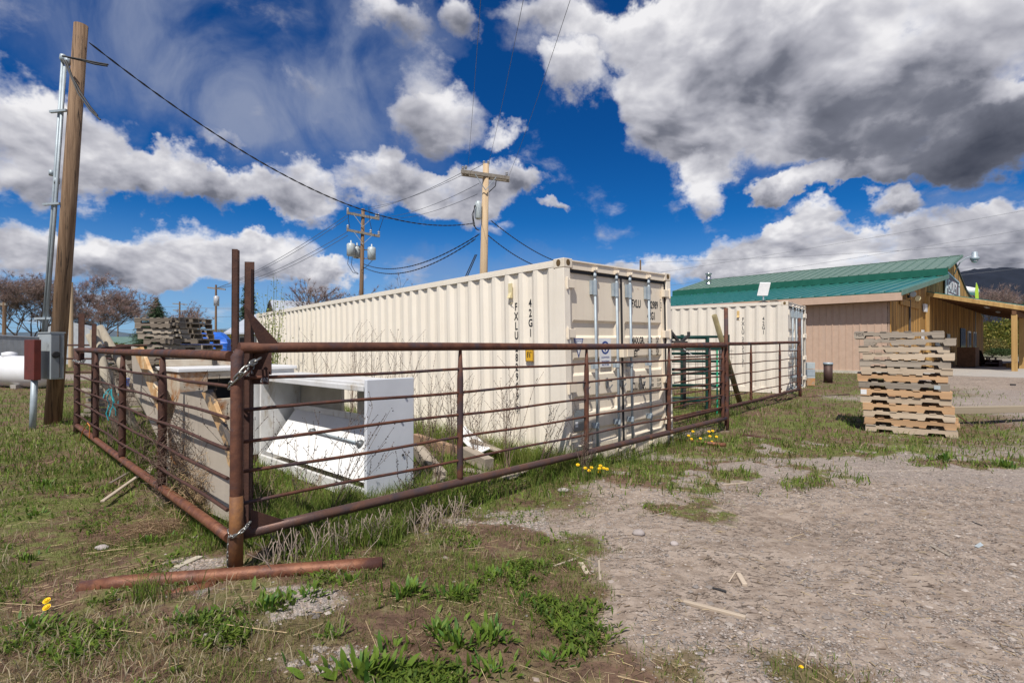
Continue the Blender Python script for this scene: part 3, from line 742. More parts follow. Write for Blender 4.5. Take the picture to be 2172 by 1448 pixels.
    # side lettering, read downwards
    for (s, y, z0, size, dz) in side2:
        for i, ch in enumerate(s):
            if ch == ' ': continue
            text(ch, size, (.0385, y, z0-i*dz), (0, -1, 0), (0, 0, 1), root, X['black'] if full else X['greyprint'], .74, align='CENTER', bold=.004)
    return root, W, L, Hh
X['hole_shade'] = mat('painted_pocket_shade', (.16, .10, .035), (.10, .06, .025), 10, .8)
X['dark_galv'] = mat('oxidised_galvanising', (.13, .14, .15), (.22, .23, .24), 22, .45, .5)
alpha = math.atan2(.672, .741)
c1, W_, L_, H_ = container('long cream shipping container whose grey locked doors face the long gate, marked 282989', (.677, 6.42, -.005),
    alpha, -.0123, -.012, X['cream'], X['creamdoor'], X['vent'], None,
    [('FXLU', .919, 2.00, .145, .131), ('282989', .919, 1.44, .145, .131), ('3', .919, .62, .12, .131), ('42G1', .641, 2.03, .145, .131)], True)
# boxed check digit, height plate and ventilators on the side wall
fr = MB(); y0, z0 = .919, .60
for a, b_, c_, d_ in ((-.035, -.031, 0, .13), (.031, .035, 0, .13), (-.035, .035, 0, .004), (-.035, .035, .126, .13)): fr.box(.0375, .039, y0+a, y0+b_, z0+c_, z0+d_)
fr.build('digit_frame', X['black'], c1)
hp = MB().box(-.006, .0, .555, .70, 1.31, 1.50).build('height_plate', X['yellow'], c1)
fr = MB()
for a, b_, c_, d_ in ((.555, .561, 1.31, 1.50), (.694, .70, 1.31, 1.50), (.555, .70, 1.31, 1.316), (.555, .70, 1.494, 1.50)): fr.box(-.0075, -.006, a, b_, c_, d_)
fr.build('plate_border', X['black'], hp)
text("8'6\"", .105, (-.0085, .628, 1.365), (0, -1, 0), (0, 0, 1), hp, X['black'], .55, align='CENTER', bold=.001)
def side_vent(root, y, m):
    v = MB().box(-.012, .003, y-.035, y+.035, 2.17, 2.37).prism([(-.012, y-.03, 2.17), (-.045, y-.03, 2.17), (-.012, y-.03, 2.24)], (0, .06, 0))
    v.box(-.004, .0, y-.045, y+.045, 2.10, 2.106).box(-.004, 0, y-.003, y+.003, 2.08, 2.13)
    v.build('side_vent', m, root)
side_vent(c1, .98, X['vent'])
c2, _, _, _ = container('second cream shipping container standing between the corral panels and the pinkish wall, marked 283313', (7.64, 14.5, .165),
    R(90-38.5-1.5+.0)-R(0)-0 if False else math.atan2(math.cos(R(39.5)), math.sin(R(39.5))), .004, 0, X['cream2'], X['cream2'], X['vent2'], None,
    [('FXLU', 1.197, 2.07, .145, .128), ('2833131', 1.197, 1.50, .145, .128), ('42G1', .641, 2.07, .145, .128)], False)
side_vent(c2, 1.32, X['vent2']); side_vent(c2, 4.6, X['vent2'])
# timber bearers under the second container
def plank(name, label, p0, p1, w, h, m, cat='plank', group=None, up=(0, 0, 1), bevel=.004):
    p0, p1 = Vector(p0), Vector(p1); d = (p1-p0); l = d.length; d.normalize()
    sv = d.cross(Vector(up)).normalized(); u = sv.cross(d).normalized(); c = (p0+p1)/2
    me = MB().box(-l/2, l/2, -w/2, w/2, -h/2, h/2).mesh(name, m)
    o = bpy.data.objects.new(name, me); COL.objects.link(o)
    M3 = Matrix((d, -sv, u)).transposed(); o.matrix_world = Matrix.Translation(c) @ M3.to_4x4()
    if bevel:
        b = o.modifiers.new('bevel', 'BEVEL'); b.width = min(bevel, h/4); b.segments = 1
    if label: tag(o, label, cat, group)
    MWS[o.name] = o.matrix_world.copy()
    return o
a2 = math.atan2(math.cos(R(39.5)), math.sin(R(39.5))); cx2 = Vector((math.cos(a2), math.sin(a2), 0)); cy2 = Vector((-math.sin(a2), math.cos(a2), 0))
B2 = Vector((7.64, 14.5, 0))
plank('bearer', 'brown timber bearer under the near side of the second container', B2+cy2*.5-cx2*.04+Vector((0, 0, .13)), B2+cy2*2.3-cx2*.04+Vector((0, 0, .13)), .12, .07, X['round_post'], 'timber')
plank('bearer', 'low timber block under the corner of the second container behind the end post', B2+cx2*.05+cy2*.05+Vector((0, 0, .10)), B2+cx2*.6+cy2*.05+Vector((0, 0, .10)), .15, .10, X['grey_wood'], 'timber')

# ------------------------------------------------------------------ pipe gates and posts
def upright(mb, x, y, z0, z1, r=.029):
    mb.tube([(x, y, z0), (x, y, z0+.06), (x, y, z1-.30), (x, y, z1-.02)], [r*.8, r, r, r*.5], 12)
def gate(label, A, B, zt, zb, ts, front, m_top, m_bot, m_up, rt=.0365, clips=False, rb=.0125, nb=5, ru=.029):
    root = thing('pipe_gate', label, 'gate', (A[0], A[1], tz(*A)))
    def P(t, z): return Vector((A[0]+(B[0]-A[0])*t, A[1]+(B[1]-A[1])*t, z))
    lt = lambda t: zt[0]+(zt[1]-zt[0])*t; lb = lambda t: zb[0]+(zb[1]-zb[0])*t
    D = (P(1, 0)-P(0, 0)).normalized(); nrm = Vector(front).normalized()
    pts = [P(t, lt(t)+.004*math.sin(t*9)) for t in np.linspace(0, 1, 14)]
    MB().tube(pts, rt, 16).build('top_rail', m_top, root, True, smooth=True)
    pts = [P(t, lb(t)+.005*math.sin(t*7+1)) for t in np.linspace(0, 1, 14)]
    MB().tube(pts, rt, 16).build('bottom_rail', m_bot, root, True, smooth=True)
    for t in ts:
        mb = MB(); p = P(t, 0); upright(mb, p.x, p.y, lb(t), lt(t), ru); mb.build('upright', m_up, root, True, smooth=True)
    for k in range(nb):
        f = (k+1)/(nb+1)
        pts = []
        for t in np.linspace(0, 1, 33):
            z = lb(t)+(lt(t)-lb(t))*f+.006*math.sin(t*23+k*2)
            pts.append(P(t, z)+nrm*(.03 if clips else .0))
        if clips: pts[0] = pts[0]-D*.05
        MB().tube(pts, rb, 8).build('bar', m_up, root, True, smooth=True)
        if clips:
            for t in ts:
                c = P(t, lb(t)+(lt(t)-lb(t))*f)
                q = [c-D*.036+Vector((0, 0, .05))+nrm*.0, c-D*.034+Vector((0, 0, .02))+nrm*.03, c+nrm*.045-D*.01-Vector((0, 0, .018)), c+D*.032+nrm*.03-Vector((0, 0, .03)), c+D*.036-Vector((0, 0, .05))]
                MB().tube(q, .006, 6).build('clip', X['rust_dark'], root, True)
    return root
gR = gate('long rusty pipe gate running from the corner post past the container doors', (-1.82, 3.49), (3.66, 8.97), (1.484, 1.508), (.236, .262),
          [.245, .493, .747, .985], (.707, -.707, 0), X['rust'], X['rust_blue'], X['rust'])
gL = gate('rusty pipe gate on the left running back from the corner post towards the utility pole', (-1.94, 3.61), (-7.16, 8.63), (1.425, 1.42), (.178, .17),
          [.25, .5, .75, 1.0], (-.69, -.72, 0), X['rust'], X['rust_red'], X['rust_dark'], clips=True, ru=.037)
gF = gate('rusty pipe gate in front of the second container, at the far end of the fence', (2.75, 8.86), (7.63, 13.93), (1.52, 1.606), (.255, .356),
          [.2, .505, .78, .99], (.72, -.69, 0), X['rust'], X['rust_dark'], X['rust'], rt=.034, clips=False)
# pinned stubs and gussets on the long gate
g = MB().prism([(-1.72, 3.565, 1.50), (-1.62, 3.665, 1.50), (-1.80, 3.49, 1.78)], (.004, -.004, 0)); g.build('gusset', X['rust_dark'], gR, True)
MB().prism([(-1.755, 3.53, .26), (-1.60, 3.69, .275), (-1.755, 3.53, .40)], (.004, -.004, 0)).build('gusset', X['rust_dark'], gR, True)
MB().cyl((-1.10, 4.21, .18), (-1.10, 4.21, .19), .02).build('weld_patch', X['white'], gR, True) if False else None

# corner post with its foot pipe
P0 = Vector((-1.80, 3.43, 0))
cp = thing('corner_post', 'rusty corner post on a red foot pipe, where the two near gates are chained together', 'post', tuple(P0))
MB().tube([P0+Vector((0, 0, .02)), P0+Vector((0, 0, .60)), P0+Vector((0, 0, 1.43)), P0+Vector((.01, .01, 1.47))], [.042, .040, .039, .025], 16).build('pipe', X['rust'], cp, True, smooth=True)
MB().tube([P0+Vector((-.002, -.001, .02)), P0+Vector((0, 0, .30)), P0+Vector((0, 0, .52))], [.045, .0435, .041], 16).build('lower_sleeve', X['rust_orange'] if 'rust_orange' in X else X['rust_red'], cp, True, smooth=True)
def angle_iron(mb, c, d1, d2, w, t, z0, z1):
    c, d1, d2 = Vector(c), Vector(d1).normalized(), Vector(d2).normalized()
    for a, b in ((d1, d2), (d2, d1)):
        mb.obox(c+a*w/2+b*t/2+Vector((0, 0, (z0+z1)/2)), a*w/2, b*t/2, Vector((0, 0, (z1-z0)/2)))
m = MB(); angle_iron(m, (-1.905, 3.55, 0), (1, .25, 0), (-.25, 1, 0), .036, .006, 1.46, 2.155); angle_iron(m, (-1.865, 3.562, 0), (-.25, 1, 0), (-1, -.25, 0), .004, .03, 1.46, 2.15)
m.build('angle_iron', X['rust_dark'], cp, True)
m = MB(); angle_iron(m, (-1.838, 3.59, 0), (1, .15, 0), (-.15, 1, 0), .062, .007, .2, 2.075); angle_iron(m, (-1.776, 3.60, 0), (-1, 0, 0), (.0, -1, 0), .007, .045, .2, 2.02)
m.build('angle_iron', X['rust_dark'], cp, True)
MB().box(-1.80, -1.655, 3.60, 3.606, 1.30, 1.45).box(-1.80, -1.665, 3.585, 3.59, 1.235, 1.335).build('latch_plate', X['rust_dark'], cp, True)
text('SWS', .045, (-1.668, 3.583, 1.250), (-1, 0, 0), (0, 0, 1), None, X['porcelain'], .62, name='stamped_lettering', align='LEFT')
tl = bpy.data.objects['stamped_lettering']; tl.parent = cp; tl.matrix_parent_inverse = mw(cp).inverted()
ft0, ft1 = gnd(172, 1248), gnd(812, 1203)
fpts = [ft0+(ft1-ft0)*t for t in np.linspace(0, 1, 9)]
fpts = [Vector((p.x, p.y, .035+.01*i/8-.02*(i == 0))) for i, p in enumerate(fpts)]
MB().tube(fpts, .046, 18).build('foot_pipe', X['rust_red'], cp, True, smooth=True)
MB().cyl(fpts[-1]-(fpts[-1]-fpts[-2]).normalized()*.001, fpts[-1]+(fpts[-1]-fpts[-2]).normalized()*.0012, .038, n=16).build('pipe_mouth_shade', X['seal'], cp, True)  # black disc on the closed pipe end paints the shade inside
q = gnd(330, 1262); q2 = gnd(460, 1238)
o = MB().cyl((q.x, q.y, q.z-.03), (q2.x, q2.y, q2.z-.02), .04, n=12).build('buried_pipe', X['rust_red'], None, smooth=True); tag(o, 'short rusty pipe half buried in the dirt under the foot pipe', 'pipe')

# middle post between the gates, and end posts
def post(label, x, y, z1, r=.033, extra=None, m=X['rust'], foot=None):
    z0 = tz(x, y)
    root = thing('fence_post', label, 'post', (x, y, z0))
    MB().tube([(x, y, z0-.1), (x, y, z0+.3), (x-.004, y, (z0+z1)/2), (x-.012, y, z1)], [r*1.15, r, r, r*.95], 12).build('pipe', m, root, True, smooth=True)
    if foot:
        MB().tube([Vector(foot[0]), Vector(foot[1])], .035, 10).build('foot_pipe', X['rust_dark'], root, True, smooth=True)
    return root
post('tall rusty post rising above the rail where the long gate ends, beside the leaning pole', 3.70, 9.02, 2.16, .036)
post('rusty end post beside the second container doors, at the far fence end', 7.70, 14.0, 2.26, .036, foot=((6.3, 13.2, .12), (9.4, 14.6, .15)))
pl = post('rusty post at the far end of the left gate, next to the leaning wooden poles', -7.22, 8.70, 1.45, .045, m=X['rust_dark'])
m = MB(); angle_iron(m, (-7.28, 8.78, 0), (1, .2, 0), (-.2, 1, 0), .09, .01, 1.2, 2.04); m.build('angle_iron', X['rust_dark'], pl, True)
m = MB(); angle_iron(m, (-7.12, 8.86, 0), (1, .2, 0), (-.2, 1, 0), .07, .01, .1, 1.86); m.build('angle_iron', X['rust_dark'], pl, True)
MB().tube([(-7.2, 8.9, 1.42), (-6.8, 9.4, 1.47)], .035, 8).build('stub_pipe', X['rust_dark'], pl, True, smooth=True)
# loose pipe lying at the foot of the long gate, right of the container
a, b = gnd(1432, 935), gnd(1540, 946)
o = MB().cyl(a+Vector((0, 0, .02)), b+Vector((0, 0, .02)), .032, n=12).build('loose_pipe', X['rust_red'], None, smooth=True); tag(o, 'rusty pipe lying in the weeds by the yellow dandelions right of the container', 'pipe')
a, b = gnd(1575, 923), gnd(1658, 933)
o = MB().cyl(a+Vector((0, 0, .01)), b+Vector((0, 0, .01)), .028, n=12).build('loose_pipe', X['rust_dark'], None, smooth=True); tag(o, 'dark pipe lying in the grass in front of the middle post', 'pipe')

# ------------------------------------------------------------------ chains
def link_mesh():
    pts = []; a, b, r = .0135, .0085, .0045
    mb = MB(); N = 14
    path = []
    for i in range(N):
        t = 2*math.pi*i/N; x = math.cos(t)*b; y = math.sin(t)*b; y += a if y > 0.0001 else (-a if y < -.0001 else 0)
        path.append(Vector((x, y, 0)))
    vs = []; n = 6
    for i in range(N):
        d = (path[(i+1) % N]-path[i-1]).normalized(); u = Vector((0, 0, 1)); w = d.cross(u)
        for k in range(n):
            t = 2*math.pi*k/n; vs.append(path[i]+(u*math.cos(t)+w*math.sin(t))*r)
    fs = [(i*n+k, i*n+(k+1) % n, ((i+1) % N)*n+(k+1) % n, ((i+1) % N)*n+k) for i in range(N) for k in range(n)]
    return mb.add(vs, fs).mesh('link', X['chain'], True)
LINK = link_mesh()
def chain(label, pts, step=.030, sc=1.0):
    pts = [Vector(p) for p in pts]; root = thing('chain', label, 'chain', tuple(pts[0]))
    L = [0]
    for i in range(1, len(pts)): L.append(L[-1]+(pts[i]-pts[i-1]).length)
    n = int(L[-1]/(step*sc))
    for k in range(n+1):
        s = min(k*step*sc, L[-1]-1e-4); i = max(j for j in range(len(L)-1) if L[j] <= s)
        p = pts[i].lerp(pts[i+1], (s-L[i])/(L[i+1]-L[i])); d = (pts[i+1]-pts[i]).normalized()
        q = d.to_track_quat('Y', 'Z') @ Euler((0, R(90*(k % 2)+25), 0)).to_quaternion()
        M4 = Matrix.Translation(p-pts[0]) @ q.to_matrix().to_4x4() @ Matrix.Scale(sc, 4)
        inst('link', LINK, root, mat4=M4)
    return root
def V3(px, py, Y): return at(px, py, Y)
chain('short heavy chain slanting across the corner post from the latch plate', [V3(546, 764, 3.52), V3(528, 775, 3.43), V3(507, 797, 3.38), V3(493, 812, 3.40), V3(487, 822, 3.47)], sc=1.6)
chain('loose end of chain hanging behind the corner post below the latch plate', [V3(536, 778, 3.6), V3(535, 790, 3.58), V3(528, 797, 3.58)], sc=1.1)
chain('thin chain wrapped round the foot of the corner post at the bottom rails', [V3(529, 1110, 3.45), V3(520, 1122, 3.38), V3(503, 1135, 3.36), V3(490, 1140, 3.38), V3(487, 1128, 3.42)], sc=1.0)
chain('long thin chain hanging straight down left of the corner post', [V3(492, 925, 3.52), V3(491, 1000, 3.50), V3(490, 1100, 3.46), V3(487, 1140, 3.42), V3(484, 1180, 3.42), V3(485, 1212, 3.42)], sc=.85)
chain('small chain tying the left gate to its far post', [V3(158, 766, 8.6), V3(170, 770, 8.5), V3(181, 765, 8.6)], sc=1.8)
# ------------------------------------------------------------------ dumped white cabinets, panels and timber
def vec3(a, z): return Vector((a[0], a[1], z))
def cab():
    E0 = Vector((-1.38, 4.98, 0)); u = Vector((-.74, .672, 0)).normalized(); w = Vector((.66, .75, 0)).normalized()
    root = thing('display_cabinet', 'white open-fronted display cabinet dumped behind the long gate, its side panel facing right', 'cabinet', tuple(E0), (0, 0, math.atan2(u.y, u.x)))
    # local frame: x along u (leftwards), y towards -w ... build in world for clarity
    Lc, Dp, Ht = 2.45, .56, 1.175
    z0 = .0
    def B(name, a0, a1, b0, b1, za, zb, m, bevel=.006, parent=root):
        c = E0+u*(a0+a1)/2+w*(b0+b1)/2+Vector((0, 0, (za+zb)/2))
        return MB().obox(c, u*(a1-a0)/2, w*(b1-b0)/2, Vector((0, 0, (zb-za)/2))).build(name, m, parent, True, bevel=bevel)
    side = B('side_panel', 0, .045, 0, Dp, z0, Ht, X['enamel_grey'])
    for (b, z) in ((.45, .98), (.40, .74), (.42, .40)):
        c = E0+w*b+Vector((0, 0, z)); MB().cyl(c-u*.012, c, .012, n=8).build('bolt', X['dark_steel'], side, True)
    B('top_slab', .045, Lc, 0, Dp, Ht-.085, Ht-.03, X['enamel'])
    B('top_lip', .045, Lc, -.012, .0, Ht-.115, Ht-.06, X['enamel'])
    B('back_wall', .045, 1.02, Dp-.04, Dp, .40, Ht-.085, X['enamel_rust2'])
    B('back_wall', 1.36, Lc, Dp-.04, Dp, .40, Ht-.085, X['enamel_rust2'])
    B('back_wall', 1.02, 1.36, Dp-.04, Dp, .40, .52, X['enamel_rust2'])
    B('inner_end', Lc-.04, Lc, 0, Dp-.04, z0+.05, Ht-.085, X['enamel'])
    B('kick_rail', .045, Lc, -.01, .03, .0, .13, X['enamel'])
    B('base_tray', .045, Lc, .03, Dp, .02, .06, X['enamel_rust2'])
    # sloping inner door with a rod on two hubs
    a, b = E0+w*.40+Vector((0, 0, .68)), E0+w*.045+Vector((0, 0, .17))
    m = MB(); m.prism([a+u*.05, a+u*(Lc-.15), b+u*(Lc-.10), b+u*.05], w*.012+Vector((0, 0, .012)))
    sd_ = m.build('sloping_door', X['enamel_clean'], root, True)
    m = MB().bar(a+u*.05+Vector((0, 0, .03)), a+u*(Lc-.12)+Vector((0, 0, .03)), .03, .07); m.build('door_flange', X['enamel'], sd_, True)
    nn = (b-a).cross(u).normalized(); nn = -nn if nn.dot(w) > 0 else nn
    r0 = a.lerp(b, .40)+u*1.55+nn*.03; r1 = a.lerp(b, .42)+u*.50+nn*.03
    MB().cyl(r0, r1, .012, n=8).build('push_rod', X['galv'], sd_, True, smooth=True)
    for r in (r0, r1): MB().lathe(r-nn*.03, [(.045, 0), (.045, .02), (.028, .03), (.022, .05)], 14, nn).build('hub', X['dark_galv'], sd_, True, smooth=True)
    # second unit, at right angles
    A = Vector((-3.80, 5.98, 0)); ub = Vector((.652, .758, 0)).normalized(); wb = Vector((-.758, .652, 0))
    r2 = thing('freezer_case', 'rust-stained white freezer case with a dark hole, dumped behind the left gate', 'freezer', tuple(A))
    def B2(name, a0, a1, b0, b1, za, zb, m, bevel=.008, parent=r2):
        c = A+ub*(a0+a1)/2+wb*(b0+b1)/2+Vector((0, 0, (za+zb)/2))
        return MB().obox(c, ub*(a1-a0)/2, wb*(b1-b0)/2, Vector((0, 0, (zb-za)/2))).build(name, m, parent, True, bevel=bevel)
    L2 = 1.36
    # long face with a rectangular opening
    B2('front_wall', 0, .30, 0, .03, .12, 1.19, X['enamel_rust']); B2('front_wall', .72, L2, 0, .03, .12, 1.19, X['enamel'])
    B2('front_wall', .30, .72, 0, .03, 1.10, 1.19, X['enamel_rust']); B2('front_wall', .30, .72, 0, .03, .12, .86, X['enamel_rust'])
    B2('opening_shade_sheet', .28, .74, .25, .27, .8, 1.15, X['seal'])  # black sheet behind the opening paints the dark inside the case
    B2('end_wall', 0, .03, .03, .8, .12, 1.19, X['enamel_rust']); B2('end_wall', L2-.03, L2, .03, .8, .12, 1.19, X['enamel'])
    B2('back_wall', 0, L2, .77, .8, .12, 1.19, X['enamel'])
    B2('top', -.02, L2+.03, -.02, .82, 1.19, 1.235, X['enamel_clean'])
    B2('rear_rim', .02, L2-.15, .74, .80, 1.236, 1.32, X['enamel_rust'])
    B2('plinth', .03, L2-.03, .04, .75, 0, .119, X['enamel_rust'])
    B2('light_bracket', .60, .66, .70, .735, 1.24, 1.31, X['dark_steel'])
X['enamel_clean'] = mat('bright_white_enamel', (.80, .80, .80), (.74, .73, .71), 3, .35, 0, .04, 20, c3=(.5, .42, .32), s3=6, t3=(.68, .78))  # brighter, less stained white enamel
X['enamel_rust2'] = mat('dirty_cream_liner', (.56, .52, .44), (.46, .42, .34), 4, .6, 0, .1, 30, c3=(.25, .15, .07), s3=3.5, t3=(.6, .72))
cab()
# beige sheets leaning on the inside of the left gate, each with a batten on its edge
gA = Vector((-1.94, 3.61, 0)); gu = Vector((-.721, .693, 0)); gn = Vector((.693, .721, 0))
def gp(px, py, off):      # point on the plane `off` metres behind the left gate
    d = Vector(ray(px, py)); O = Vector((0, 0, CAMH)); p0 = gA+gn*off
    k = (p0-O).dot(gn)/d.dot(gn); return O+d*k
def sheet(label, poly, off, strip, mstrip):
    pts = [gp(x, y, off) for x, y in poly]; c = gp(*poly[0], off)
    root = thing('leaning_sheet', label, 'panel', tuple(pts[0]))
    MB().prism(pts, gn*.02).build('board', X['panel'], root, True)
    MB().prism([gp(x, y, off-.04) for x, y in strip], gn*.036).build('batten', mstrip, root, True, bevel=.003)
X['strip1'] = mat('fresh_split_batten', (.66, .43, .22), (.46, .25, .10), 5, .75, 0, .3, 30, stretch=(2, 2, .4), c3=(.70, .55, .36), s3=4, t3=(.5, .6))
X['strip2'] = mat('charred_batten', (.60, .40, .21), (.42, .24, .10), 5, .8, 0, .3, 30, stretch=(2, 2, .5), c3=(.10, .085, .075), s3=3.2, t3=(.5, .58))
sheet('tall beige panel with a fresh pine batten leaning behind the left gate, upper left one', [(278, 736), (302, 741), (350, 880), (356, 1000), (332, 925), (283, 822)], .20,
      [(281, 741), (297, 737), (347, 866), (345, 893), (335, 874)], X['strip1'])
sheet('beige panel with a blackened batten leaning behind the left gate next to the corner post', [(383, 833), (424, 829), (458, 886), (492, 985), (496, 1112), (425, 1078), (360, 905)], .20,
      [(427, 833), (442, 827), (492, 955), (492, 1002), (483, 985), (474, 940)], X['strip2'])
# timber dumped between cabinet and container
def gz(px, py, dz=0): p = gnd(px, py); return Vector((p.x, p.y, p.z+dz))
plank('timber', 'brown timber lying behind the long gate against the container, longest one', gz(880, 945, .10), gz(1008, 985, .08), .09, .16, X['stick_brown'] if 'stick_brown' in X else X['pine_pale'], 'timber')
plank('timber', 'grey beam end poking towards the gate beside the white cabinet', gz(888, 975, .12), gz(935, 1022, .05), .14, .13, X['grey_wood'], 'timber')
plank('timber', 'grey squared beam stacked behind the second upright of the long gate', gz(985, 982, .14), gz(1038, 1003, .10), .13, .15, X['grey_wood'], 'timber')
plank('board', 'thin grey board lying on top of the squared beam near the container', gz(1000, 975, .26), gz(1066, 985, .16), .10, .03, X['grey_wood'], 'board')
plank('board', 'dark slat tipped over the white sheet near the container', gz(1010, 965, .26), gz(1050, 975, .17), .05, .02, X['dark_wood'], 'board')
o = MB().prism([gz(972, 960, .22), gz(985, 950, .32), gz(1040, 985, .20), gz(1012, 992, .16)], (0, 0, .01)).build('sheet_metal', X['enamel_clean'], None); tag(o, 'small bent white sheet lying on the timbers behind the long gate', 'metal sheet')
# weathered pallet deck lying flat under the bottom rail
pd = thing('ground_pallet', 'grey slatted pallet lying flat in the grass behind the bottom rail beside the cabinet', 'pallet', tuple(gz(900, 1045)))
a, b, c, d = gz(760, 1085, .05), gz(950, 1025, .05), gz(900, 1000, .05), gz(735, 1050, .05)
for i in range(5):
    t0, t1 = i/5+.01, (i+1)/5-.025
    MB().prism([a.lerp(d, t0), b.lerp(c, t0), b.lerp(c, t1), a.lerp(d, t1)], (0, 0, .018)).build('slat', X['grey_wood'], pd, True)
for i in (0.05, .5, .92): MB().bar(a.lerp(b, i)-Vector((0, 0, .03)), d.lerp(c, i)-Vector((0, 0, .03)), .04, .06).build('stringer', X['grey_wood'], pd, True)
plank('board', 'grey weathered board lying in the grass under the bottom rail near the container corner', gz(1075, 1018, .02), gz(1110, 1000, .02), .16, .02, X['grey_wood'], 'board')
plank('board', 'pale grey board lying in the grass behind the second upright', gz(985, 1000, .03), gz(1060, 1012, .02), .12, .02, X['grey_wood'], 'board')

# ------------------------------------------------------------------ pallets
def pallet_meshes(m1, m2):
    L, W, h = 1.219, 1.016, .089; t = .016; ys = (0, W/2-.019, W-.038)
    def stringer():
        prof = [(0, 0), (.15, 0), (.165, .038), (.37, .038), (.385, 0), (.834, 0), (.849, .038), (1.054, .038), (1.069, 0), (L, 0), (L, h), (0, h)]
        return MB().prism([(x, 0, z) for x, z in prof], (0, .038, 0)).mesh('stringer', m1)
    return dict(s=stringer(), t=MB().box(0, .14, 0, W, 0, t).mesh('deck_board', m2), t2=MB().box(0, .09, 0, W, 0, t).mesh('deck_board', m2), L=L, W=W, h=h, th=t, ys=ys)
PM = {k: pallet_meshes(X[a], X[b]) for k, (a, b) in dict(pine=('pine', 'pine'), pale=('pine_pale', 'pine_pale'), grey=('grey_wood', 'grey_wood'), dark=('dark_wood', 'grey_wood'), mix=('pine_pale', 'grey_wood')).items()}
def pallet(label, loc, rz, key, rnd, tilt=(0, 0), missing=0, group=None, deckm=None):
    p = PM[key]; root = thing('pallet', label, 'pallet', loc, (tilt[0], tilt[1], rz), group)
    for y in p['ys']: inst('stringer', p['s'], root, (0, y, p['th']))
    xs = [0, .19, .365, .54, .715, .89, L_p-.14]
    for i, x in enumerate(xs):
        if rnd.random() < .06 and 0 < i < 6: continue
        inst('deck_board', p['t'] if i in (0, 6) else p['t2'], root, (x+rnd.uniform(-.008, .008), rnd.uniform(-.012, .012), p['th']+p['h']))
    for i, x in enumerate([0, .40, .57, .74, L_p-.14]):
        inst('deck_board', p['t'] if i in (0, 4) else p['t2'], root, (x+rnd.uniform(-.01, .01), rnd.uniform(-.012, .012), 0))
    return root
L_p = 1.219
def stackof(px_l, px_r, base, n): pass
ords = ['topmost', 'second', 'third', 'fourth', 'fifth', 'sixth', 'seventh', 'eighth', 'ninth', 'tenth', 'eleventh', 'twelfth', 'thirteenth', 'bottom']
looks = ['grey weathered pallet with blue paint on its deck', 'grey-tan pallet skewed to the right', 'tan weathered pallet', 'pale pine pallet', 'whitish grey pallet', 'light pine pallet',
         'orange-tan pine pallet shifted left', 'grey pallet with a pale blue spot', 'pine pallet with a white tag on its left end', 'pale cream pine pallet', 'bright orange pine pallet',
         'light pine pallet without a gap', 'orange pine pallet with knots', 'weathered tan pallet resting on the ground']
keys = ['grey', 'grey', 'mix', 'pale', 'grey', 'pale', 'pine', 'grey', 'pine', 'pale', 'pine', 'pale', 'pine', 'mix']
front = gnd(1836, 912), gnd(2038, 929)
fd = (front[1]-front[0]); fd.z = 0; rz = math.atan2(fd.y, fd.x)
dirx = Vector((math.cos(rz), math.sin(rz), 0)); diry = Vector((-math.sin(rz), math.cos(rz), 0))
rr = random.Random(5)
# left edges of the stack, read from the photograph top to bottom (metres sideways from the bottom one)
shift = [-.17, -.02, -.10, -.035, -.085, -.06, -.12, -.10, -.07, -.075, -.04, -.03, -.015, 0]
z = tz(6.8, 9.0)+.0
for k in range(13, -1, -1):
    ang = rz+rr.uniform(-.02, .02)+(R(-3) if k == 1 else 0)
    loc = Vector((front[0].x, front[0].y, z))+dirx*shift[k]*.95+diry*rr.uniform(-.015, .02)+(diry*-.03 if k == 13 else Vector())
    tilt = (rr.uniform(-.004, .004), rr.uniform(-.006, .006))
    nm = '%s of the fourteen in the tall right-hand stack' % ords[k] if k < 13 else 'lowest of the tall right-hand stack'
    pr = pallet(looks[k]+', '+ords[k]+' of the tall right-hand stack', tuple(loc), ang, keys[k], rr, tilt)
    if k == 0:
        MB().box(.01, .20, .0, 1.0, .1225, .1245).build('blue_paint_patch', X['blue_paint'], pr)
        text('MDA', .075, (.03, -.001, .04), (1, 0, 0), (0, 0, 1), pr, X['black'], .7)
    if k == 8: MB().box(.0, .085, -.003, -.001, .018, .10).build('tag', X['white'], pr)
    if k == 7: MB().box(1.02, 1.10, -.003, -.001, .03, .09).build('paint_spot', X['trafo'], pr)
    z += .1215+rr.uniform(-.001, .002)
# beam on blocks right of the stack
bb = gnd(2060, 905)
plank('long_beam', 'long weathered beam resting on pine blocks right of the pallet stack', (7.55, 9.6, tz(7.6, 9.6)+.26), (11.2, 10.0, tz(11, 10)+.27), .16, .12, X['grey_beam'] if 'grey_beam' in X else X['grey_wood'], 'beam')
for i, (dx, dz) in enumerate(((0, .05), (.03, .145))):
    plank('pine_block', ('lower' if i == 0 else 'upper')+' yellow pine block under the end of the long beam', (7.35, 9.28+dx, tz(7.4, 9.3)+dz), (7.95, 9.36+dx, tz(7.9, 9.3)+dz), .12, .09, X['pine'], 'block')
o = MB().cyl((8.25, 9.3, tz(8.2, 9.3)), (8.12, 9.55, tz(8.1, 9.5)+.20), .012, n=8).build('iron_stake', X['rust'], None); tag(o, 'thin rusty stake leaning under the long beam', 'stake')

